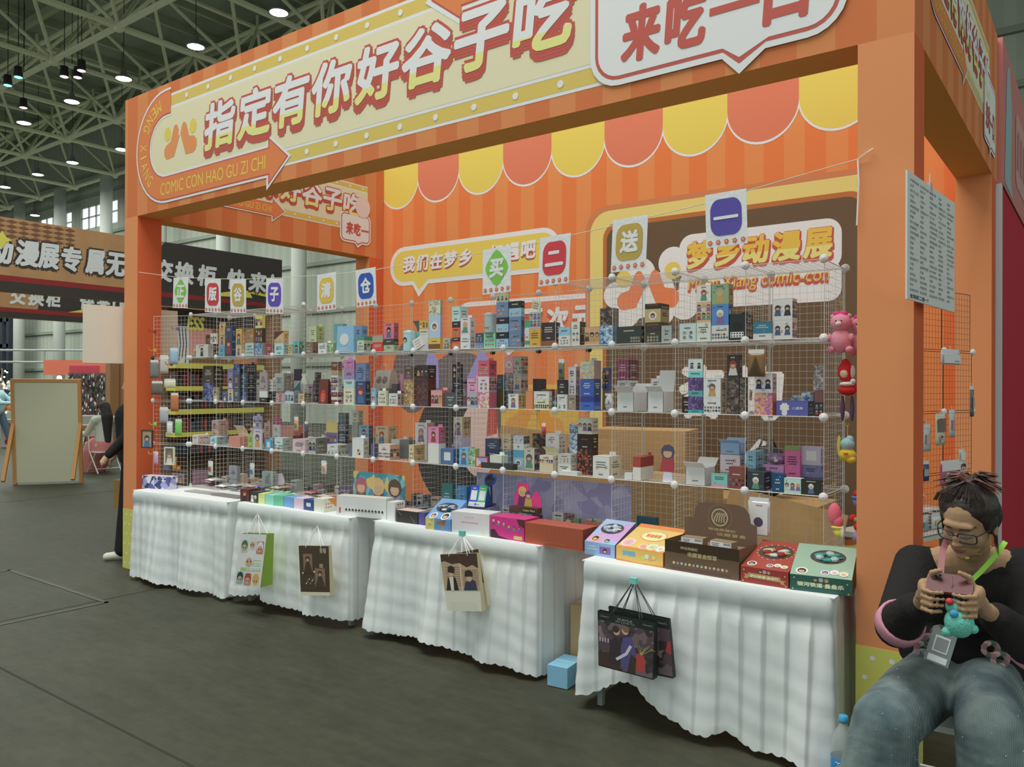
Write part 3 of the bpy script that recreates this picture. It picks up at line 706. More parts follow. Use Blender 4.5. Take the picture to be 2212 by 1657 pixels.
# black grid with hanging goods, seen past the right pillar
PBK0 = Vector((-1.02, 4.84, 0)); 
def at(px, py, X=None, Y=None, Z=None, t=None):
    d = F_ + R_ * ((px - 1106) / FPX) + U_ * ((828.5 - py) / FPX)
    if X is not None: t = X / d.x
    if Y is not None: t = Y / d.y
    if Z is not None: t = (Z - EYE.z) / d.z
    return EYE + d * t
q0 = at(1990, 828, t=4.62); q1 = at(2137, 828, t=5.12)
bdir = (q1 - q0); bdir.z = 0; bang = math.atan2(bdir.y, bdir.x)
brack = thing('black_wire_grid', 'black wire-grid panels hung with small packets behind the right pillar', 'rack', (q0.x, q0.y, Z0R), bang)
for c in range(2):
    for l in range(4):
        o = bpy.data.objects.new('wire_panel', PMB); COL.objects.link(o); o.parent = brack; o.location = (c * .36 - .1, 0 if l < 3 else .01, l * CH)
for c, l in ((0, 4), (1, 3), (2, 3), (1, 2), (2, 2), (1, 1)):
    o = bpy.data.objects.new('connector', CN); COL.objects.link(o); o.parent = brack; o.location = (c * .36 - .1, -.008, l * CH - .005)
mb = MB(); mb.box(-.15, .02, TOP - .03 - Z0R, .75, .45, -.001, mat((190, 190, 184), 0.5))
for x in (-.1, .7): mb.box(x - .015, .2, -Z0R + .001, x + .015, .23, TOP - .03 - Z0R, mat((150, 150, 146), 0.5))
mb.build('stand_shelf', brack)
# ============================================================ SMALL GOODS ON THE SHELVES
HAIRS = [(70, 56, 50), (48, 46, 50), (150, 110, 70), (120, 60, 56), (90, 84, 110), (190, 160, 110), (60, 70, 96), (110, 92, 86)]
TOPS = [(80, 110, 160), (150, 70, 70), (70, 72, 78), (200, 196, 190), (90, 140, 120), (190, 150, 90), (130, 100, 150)]
PAL = {'blue': [(150, 190, 220), (90, 140, 190), (60, 96, 150), (215, 225, 232), (120, 150, 180)], 'green': [(120, 160, 110), (190, 205, 170), (84, 120, 80), (150, 180, 130)],
 'cream': [(206, 206, 176), (178, 170, 140), (150, 130, 110), (216, 214, 196)], 'dark': [(60, 54, 52), (96, 84, 74), (140, 120, 96), (44, 44, 48), (84, 70, 70)], 'navy': [(52, 62, 110), (80, 84, 150), (40, 44, 70), (150, 120, 170), (90, 140, 180)],
 'tan': [(160, 124, 80), (186, 150, 100), (130, 96, 62), (206, 176, 130)], 'wine': [(96, 52, 46), (80, 42, 40), (120, 72, 60), (70, 60, 84)], 'pink': [(226, 130, 158), (240, 190, 200), (200, 90, 120), (230, 210, 170)],
 'grey': [(150, 156, 158), (110, 118, 120), (186, 190, 186), (90, 92, 98), (160, 130, 120)], 'multi': [(190, 190, 170), (120, 170, 190), (220, 190, 90), (170, 150, 140)], 'purple': [(104, 78, 148), (80, 60, 110), (130, 110, 170), (70, 60, 80)],
 'sunset': [(228, 146, 116), (200, 110, 150), (236, 176, 120), (170, 100, 160)], 'ice': [(160, 178, 206), (196, 206, 222), (110, 130, 170), (90, 100, 130)], 'fire': [(56, 42, 38), (40, 34, 34), (190, 84, 56), (70, 50, 44)], 'lilac': [(196, 196, 222), (150, 150, 200), (214, 210, 226)]}
def blobhead(mb, pl, u, v, r, d, rnd, hair=None):
    h = mat(hair or rnd.choice(HAIRS)); 
    poly2(mb, pl, circle_pts(u, v, r, 9), d, h)
    poly2(mb, pl, circle_pts(u, v - r * .22, r * .66, 8, r * .60), d + .0002, SKIN)
    poly2(mb, pl, [(u - r * .7, v + r * .1), (u + r * .7, v + r * .1), (u + r * .45, v + r * .75), (u - r * .45, v + r * .75)], d + .0004, h)
def person_print(mb, pl, u, v0, hgt, d, rnd, hair=None, top=None):
    r = hgt * .26; t = mat(top or rnd.choice(TOPS))
    poly2(mb, pl, [(u - r * 1.15, v0), (u + r * 1.15, v0), (u + r * .75, v0 + hgt * .52), (u - r * .75, v0 + hgt * .52)], d, t)
    blobhead(mb, pl, u, v0 + hgt * .68, r * .98, d + .0003, rnd, hair)
def lines(mb, pl, u0, v0, u1, v1, n, d, col, rnd):
    m = mat(col); n = max(n, min(4, int((v1 - v0) / .011))); h = min((v1 - v0) / (n * 1.9), .006)
    st_ = (v1 - v0) / n
    for i in range(n):
        v = v1 - (i + 1) * st_ + h * .3; w = (u1 - u0) * rnd.uniform(.45, 1); uu = u0 + ((u1 - u0) - w) / 2; k = max(2, min(9, int(w / (h * 1.3))))
        for j in range(k): a = uu + w * j / k; poly2(mb, pl, [(a, v), (a + w / k * .72, v), (a + w / k * .72, v + h), (a, v + h)], d, m)
def contrast(c): return (60, 56, 58) if sum(c) > 330 else (206, 200, 190)
def decorate(mb, pl, w, h, kind, col, c2, rnd, side=False):
    if kind.split(':')[0] in ('text', 'fig', 'figs', 'dots', 'round4', 'men', 'rows') and min(w, h) > .03:
        for i in range(3):
            u, v, r = w * rnd.uniform(.12, .88), h * rnd.uniform(.12, .88), min(w, h) * rnd.uniform(.06, .13); cc = rnd.choice(TOPS + HAIRS); cc = tuple(int(.35 * a + .65 * b) for a, b in zip(cc, col))
            r = min(r, u, w - u, v, h - v); poly2(mb, pl, circle_pts(u, v, r, 7), .0002 + .00005 * i, mat(cc))
    d = .0006; k, _, arg = kind.partition(':')
    if k in ('dots', 'round4', 'cornerdots'):
        n = 2 if k == 'round4' else max(2, min(4, int(w / .022))); m_ = 2 if (h > .05 or k == 'round4') else 1
        u0, u1, v0, v1 = w * .1, w * .9, h * .1, h * .62
        if k == 'cornerdots': u0, u1, v0, v1, n = w * .55, w * .95, h * .06, h * .42, 4
        r = min((u1 - u0) / n, (v1 - v0) / m_) * .42
        for i in range(n):
            for j in range(m_):
                u = u0 + (i + .5) * (u1 - u0) / n; v = v0 + (j + .5) * (v1 - v0) / m_
                poly2(mb, pl, circle_pts(u, v, r, 9), d, mat(rnd.choice([(226, 220, 205), (200, 170, 120), (170, 190, 210)]))); blobhead(mb, pl, u, v, r * .72, d + .0003, rnd)
        if h > .05: lines(mb, pl, w * .2, h * .70, w * .8, h * .88, 1, d, contrast(col), rnd)
    elif k == 'text':
        if arg and not side: text2(mb, pl, arg, w * .15, h * .62, w * .85, h * .82, d, mat((190, 80, 70)) if arg == 'red' else mat((200, 90, 60)), .02) if arg != 'red' else lines(mb, pl, w * .15, h * .6, w * .85, h * .85, 1, d, (190, 60, 66), rnd)
        else: lines(mb, pl, w * .15, h * .45, w * .85, h * .8, 2 if h > .05 else 1, d, contrast(col), rnd)
        if h > .07: lines(mb, pl, w * .25, h * .1, w * .75, h * .25, 1, d, contrast(col), rnd)
    elif k in ('fig', 'pouch'):
        hr = {'red': (160, 60, 50), 'white': (214, 214, 210), 'pink': (190, 120, 140)}.get(arg)
        person_print(mb, pl, w * .5, h * .08, h * .72 if h < w * 1.8 else w * 1.3, d, rnd, hr)
        lines(mb, pl, w * .2, h * .85, w * .8, h * .95, 1, d, contrast(col), rnd)
    elif k == 'figs' or k == 'figs6' or k == 'men':
        n = 2 if k == 'men' else (3 if k == 'figs6' or w > .07 else 2); rows = 2 if k == 'figs6' or (h > w * 1.2 and k != 'men') else 1
        for j in range(rows):
            for i in range(n): person_print(mb, pl, w * (i + .5) / n, h * (.12 + .42 * j) if rows == 2 else h * .2, h * (.38 if rows == 2 else .55), d, rnd, None if k != 'men' else (56, 54, 58), None if k != 'men' else rnd.choice([(80, 96, 130), (56, 60, 76)]))
    elif k == 'round':
        poly2(mb, pl, circle_pts(w / 2, h / 2, min(w, h) * .33, 18), d, mat((222, 222, 216))); blobhead(mb, pl, w / 2, h / 2, min(w, h) * .2, d + .0004, rnd)
    elif k == 'rows':
        n = max(4, int(w / .014)); r = w / n * .42
        for j in range(2):
            for i in range(n): poly2(mb, pl, circle_pts(w * (i + .5) / n, h * (.2 + .2 * j), r, 7), d, mat(rnd.choice(HAIRS + TOPS)))
        lines(mb, pl, w * .2, h * .62, w * .8, h * .82, 1, d, contrast(col), rnd)
    elif k == 'band': poly2(mb, pl, [(0, h * .08), (w, h * .08), (w, h * .5), (0, h * .5)], d, mat((120, 84, 50))); lines(mb, pl, w * .25, h * .65, w * .75, h * .85, 1, d, (60, 50, 40), rnd)
    elif k == 'diag': poly2(mb, pl, [(0, h * .3), (w, h * .95), (w, h), (0, h)], d, mat((98, 62, 52) if not c2 or arg else c2)); decorate(mb, pl, w, h * .4, 'dots', col, None, rnd)
    elif k == 'whitetable':
        poly2(mb, pl, circle_pts(w * .5, h * .55, w * .3, 16), d, BLACK); poly2(mb, pl, [(w * .06, h * .1), (w * .92, h * .1), (w * .92, h * .32), (w * .06, h * .32)], d + .0003, WHITE)
        for i in range(5):
            for j in range(2): poly2(mb, pl, circle_pts(w * (.14 + .18 * i), h * (.16 + .1 * j), w * .05, 6), d + .0006, BLACK)
    elif k == 'win': poly2(mb, pl, rrect(w * .25, h * .25, w * .78, h * .8, w * .03, 2), d, mat((206, 216, 220), .2))
    elif k == 'flower':
        for i in range(6): a = i * 1.05; poly2(mb, pl, circle_pts(w * .6 + w * .12 * math.cos(a), h * .28 + w * .12 * math.sin(a), w * .07, 7), d + i * .0001, mat([(226, 190, 90), (220, 150, 130), (60, 56, 50)][i % 3]))
    elif k == 'holo': poly2(mb, pl, [(w * .06, h * .06), (w * .5, h * .45), (w * .06, h * .92)], d, mat((230, 190, 190), .15)); poly2(mb, pl, [(w * .06, h * .92), (w * .5, h * .45), (w * .94, h * .92)], d, mat((150, 160, 226), .15)); poly2(mb, pl, [(w * .94, h * .92), (w * .5, h * .45), (w * .94, h * .06)], d, mat((205, 160, 190), .15)); poly2(mb, pl, [(w * .94, h * .06), (w * .5, h * .45), (w * .06, h * .06)], d, mat((232, 110, 90), .15))
    elif k == 'mascot' and not side:
        poly2(mb, pl, circle_pts(w * .26, h * .18, h * .20, 14, h * .16), d, WHITE)
        pts = [(w * .26 + (h * (.36 if i % 2 else .28)) * math.cos(i * PI / 8), h * .56 + (h * (.36 if i % 2 else .28)) * math.sin(i * PI / 8)) for i in range(16)]
        poly2(mb, pl, pts, d + .0003, WHITE); text2(mb, pl, '八周年', w * .5, h * .42, w * .85, h * .62, d + .0003, WHITE, .02)
    elif k == 'bagarch' and not side: poly2(mb, pl, circle_pts(w * .5, h * .3, w * .32, 16, h * .28), d, mat((196, 52, 46))); lines(mb, pl, w * .25, h * .12, w * .75, h * .45, 3, d + .0003, (206, 170, 110), rnd)
    elif k == 'bag' and not side:
        poly2(mb, pl, circle_pts(w * .45, h * .5, w * .26, 16, h * .22), d, WHITE); lines(mb, pl, w * .1, h * .06, w * .9, h * .2, 1, d, (226, 226, 220), rnd)

NAMEC = [('white', (218, 218, 212)), ('cream', (210, 198, 165)), ('pale grey', (180, 178, 172)), ('grey', (135, 135, 132)), ('dark grey', (85, 86, 88)), ('black', (50, 48, 48)), ('light blue', (160, 205, 225)), ('blue', (80, 120, 190)), ('navy blue', (58, 66, 110)), ('teal', (80, 165, 165)),
 ('mint green', (165, 212, 190)), ('green', (110, 165, 90)), ('yellow', (224, 190, 80)), ('orange', (230, 130, 60)), ('red', (210, 60, 55)), ('dark red', (115, 55, 50)), ('pink', (220, 130, 165)), ('pale pink', (230, 202, 202)), ('magenta', (180, 50, 110)), ('lilac', (180, 170, 205)), ('purple', (110, 85, 150)), ('brown', (110, 85, 62)), ('tan', (190, 155, 110)), ('dark brown', (74, 60, 50)), ('olive', (100, 104, 66)), ('salmon', (208, 125, 112))]
def cname(c): return min(NAMEC, key=lambda n: sum((a - b) ** 2 for a, b in zip(n[1], c)))[0]
KD = {'plain': 'plain', 'dots': 'with round portraits', 'round4': 'with four round portraits', 'cornerdots': 'with corner dots', 'text': 'with lettering', 'fig': 'with one figure', 'figs': 'with figures', 'figs6': 'with six figures', 'men': 'with two dark-haired figures', 'round': 'with round emblem', 'rows': 'with dotted rows', 'band': 'with dark band', 'diag': 'with diagonal top', 'whitetable': 'with white panel', 'win': 'with pale window', 'flower': 'with corner flower', 'holo': 'with shiny facets', 'mascot': 'with white-haired figure', 'art': 'with colourful artwork', 'bag': 'with white blob', 'bagarch': 'with red arch', 'pouch': 'with figure', 'tote': 'with two roundels', 'tilt': 'plain, tipped over', 'tilt2': 'with lettering, leaning askew', 'open': 'with open flaps', 'open2': 'with tall open flap', 'flap': 'raised flap', 'can': 'ribbed', 'stand': 'figure'}
WORDN = ['one', 'two', 'three', 'four', 'five', 'six', 'seven', 'eight', 'nine', 'ten', 'eleven', 'twelve', 'thirteen', 'fourteen']
def make_box(w, d, h, col, kind, c2, rnd, top, label, cat_group, loc, rz=0.0):
    k = kind.split(':')[0]; name = 'small_box'; cat = 'box'
    body = mat(col, 0.42); side = mat(c2, 0.42) if c2 else body
    if k == 'art': body = art_mat(PAL[kind.split(':')[1]], 30 / max(w, .04) * .06 * 20 / 20 + 40)
    mb = MB(); pf = Plane((-w / 2, -d / 2, 0), (1, 0, 0), (0, -1, 0)); ps = Plane((w / 2, -d / 2, 0), (0, 1, 0), (1, 0, 0))
    parts = []
    if k == 'can':
        name, cat = 'round_tin', 'tin'; r = min(w, max(d, w * .8)) / 2
        mb.lathe([(r * .97, 0), (r, .004), (r, h * .86), (r * 1.03, h * .87), (r * 1.03, h * .96), (r * .98, h)], mat(col, .3, metal=.2), 20)
        lid = MB(); lid.lathe([(r * .9, h), (r * .85, h + .004)], mat(col, .3, metal=.2), 20); parts.append(('lid', lid))
        if ':' in kind: p2 = Plane((0, -r - .0006, 0), (1, 0, 0), (0, -1, 0)); text2(mb, p2, kind.split(':')[1], -r * .5, h * .2, r * .5, h * .3, 0, BLACK, .01)
        else: p2 = Plane((0, -r - .0006, 0), (1, 0, 0), (0, -1, 0)); poly2(mb, p2, circle_pts(0, h * .55, r * .42, 14), 0, mat((60, 50, 60))); poly2(mb, p2, circle_pts(0, h * .5, r * .3, 14), .0004, SKIN)
    elif k in ('bag', 'bagarch', 'tote'):
        name, cat = 'gift_bag', 'bag'; t = .72
        vs = [(-w / 2, -d / 2, 0), (w / 2, -d / 2, 0), (w / 2, d / 2, 0), (-w / 2, d / 2, 0), (-w * .46, -d * .18, h), (w * .46, -d * .18, h), (w * .46, d * .18, h), (-w * .46, d * .18, h)]
        mb.add(vs, [(3, 2, 1, 0), (0, 1, 5, 4), (2, 3, 7, 6), (3, 0, 4, 7)], body); mb.add(vs, [(1, 2, 6, 5)], side)
        class SP(Plane):
            def P(s, u, v, dd=0.0): q = min(1, v / h); return Vector((-w / 2 + u * (1 - .0), -d / 2 + d * .32 * q - dd - .0006, v))
        sp = SP((0, 0, 0), (1, 0, 0), (0, -1, 0)); 
        if k == 'tote':
            for u in (.32, .68): poly2(mb, sp, circle_pts(w * u, h * .45, w * .16, 16), .0004, mat((124, 104, 100)))
        else: decorate(mb, sp, w, h, kind, col, c2, rnd)
        hd = MB(); hd.tube([(-w * .2, -d * .18, h), (-w * .18, -d * .18, h + .03), (0, -d * .18, h + .045), (w * .18, -d * .18, h + .03), (w * .2, -d * .18, h)], .0025, mat((206, 190, 190)), 5); parts.append(('handle', hd))
    elif k in ('open', 'open2'):
        t = .0015
        for a in ((-w / 2, -d / 2, 0, w / 2, -d / 2 + t, h), (-w / 2, d / 2 - t, 0, w / 2, d / 2, h), (-w / 2, -d / 2, 0, w / 2, d / 2, t)): mb.box(*a, body)
        for a in ((-w / 2, -d / 2, 0, -w / 2 + t, d / 2, h), (w / 2 - t, -d / 2, 0, w / 2, d / 2, h)): mb.box(*a, side)
        lines(mb, pf, w * .3, h * .2, w * .7, h * .35, 1, .0006, (90, 88, 88), rnd)
        for nm, M4, L in (('flap', Matrix.Translation((-w / 2, -d / 2, h)) @ Matrix.Rotation(-.5, 4, 'X'), d * .45), ('flap', Matrix.Translation((-w / 2, d / 2, h)) @ Matrix.Rotation(-1.5 if k == 'open2' else -.3, 4, 'X'), d * (.9 if k == 'open2' else .5))):
            fm = MB(); s_ = -1 if 'x' else 1
            y0, y1 = (0, L) if M4.translation.y < 0 else (-.001, .0005)
            if M4.translation.y > 0: fm.box(0, -.001, 0, w, .0005, L, body, Matrix.Translation((-w / 2, d / 2, h)) @ Matrix.Rotation(-.15 if k == 'open2' else -.9, 4, 'X'))
            else: fm.box(0, 0, 0, w, .0012, L * .8, body, Matrix.Translation((-w / 2, -d / 2, h)) @ Matrix.Rotation(.9, 4, 'X'))
            parts.append((nm, fm))
    elif k == 'flap':
        name = 'open_lid_card'
        vs = []; n = 6
        for i in range(n + 1): t = i / n; y = .03 - .05 * t * t; z = h * t; vs += [(-w * .45, y, z), (w * .45, y, z)]
        mb.add(vs, [(2 * i, 2 * i + 1, 2 * i + 3, 2 * i + 2) for i in range(n)], body); vs2 = [(x, y + .0015, z) for x, y, z in vs]; mb.add(vs2, [(2 * i + 2, 2 * i + 3, 2 * i + 1, 2 * i) for i in range(n)], body)
        cat = 'card'
    elif k in ('tilt', 'tilt2'):
        a = -.42 if k == 'tilt' else .30; hh = h * (.72 if k == 'tilt' else .68); ww = w * .8
        off = ww / 2 * abs(math.sin(a))
        M4 = Matrix.Translation((0, 0, off + .001)) @ Matrix.Rotation(a, 4, 'Y')
        mb.box(-ww / 2, -d * .3, 0, ww / 2, d * .3, hh, body, M4)
        for i in range(3): mb.box(-ww * .35, -d * .3 - .001, hh * (.2 + .25 * i), ww * .25, -d * .3, hh * (.26 + .25 * i), mat((96, 84, 74)) if k == 'tilt2' else mat((206, 150, 120)), M4)
    elif k == 'stand':
        name, cat = 'acrylic_figure_stand', 'figurine'
        mb.lathe([(w * .4, 0), (w * .4, .004)], mat((220, 220, 226), .2), 14); p2 = Plane((-w / 2, 0, 0), (1, 0, 0), (0, -1, 0))
        for s_ in (1, -1):
            p2 = Plane((-w / 2, -.0015 * s_, 0), (1, 0, 0), (0, -s_, 0))
            poly2(mb, p2, [(w * .1, .004), (w * .9, .004), (w * .75, h * .5), (w * .6, h * .75), (w * .4, h * .75), (w * .25, h * .5)], 0, mat((200, 196, 214))); person_print(mb, p2, w * .5, h * .25, h * .72, .0004, rnd, (84, 80, 100), (170, 60, 70))
    elif k == 'pouch':
        name, cat = 'foil_pouch', 'packet'
        mb.ball((0, 0, h * .46), (w * .48, d * .4, h * .46), mat(col, .25, metal=.25), 10, 6); mb.box(-w * .45, -.001, h * .86, w * .45, .001, h, mat(col, .25, metal=.25))
        p2 = Plane((-w / 2, -d * .42, 0), (1, 0, 0), (0, -1, 0)); 
        for i in range(5): poly2(mb, p2, circle_pts(w * rnd.uniform(.35, .65), h * rnd.uniform(.3, .6), w * .07, 6), i * .0002, mat(rnd.choice(TOPS)))
    else:
        mb.box(-w / 2, -d / 2, 0, w / 2, d / 2, h, body, skip=('right', 'top')); mb.box(-w / 2, -d / 2, 0, w / 2, d / 2, h, side, skip=('front', 'back', 'left', 'bottom', 'top'))
        mb.box(-w / 2, -d / 2, 0, w / 2, d / 2, h, body, skip=('front', 'back', 'left', 'bottom', 'right'))
        decorate(mb, pf, w, h, kind, col, c2, rnd)
        if d > .03 and k not in ('plain', 'art', 'holo'): decorate(mb, ps, d, h, rnd.choice(['dots', 'text', 'figs'] if k != 'text' else ['text', 'dots']), c2 or col, None, rnd, True)
        if top and h > .03:
            lid = MB(); e = .0007; lid.box(-w / 2 - e, -d / 2 - e, h, w / 2 + e, d / 2 + e, h + .0016, body)
            if rnd.random() < .3: lid.box(-w * .2, d / 2 - .002, h + .0016, w * .2, d / 2, h + .018, body)
            parts.append(('lid', lid))
    o = mb.build(name, None, loc=loc, rot=(0, 0, rz)); tag(o, label, cat, cat_group)
    for n_, m_ in parts: m_.build(n_, o)
    return o
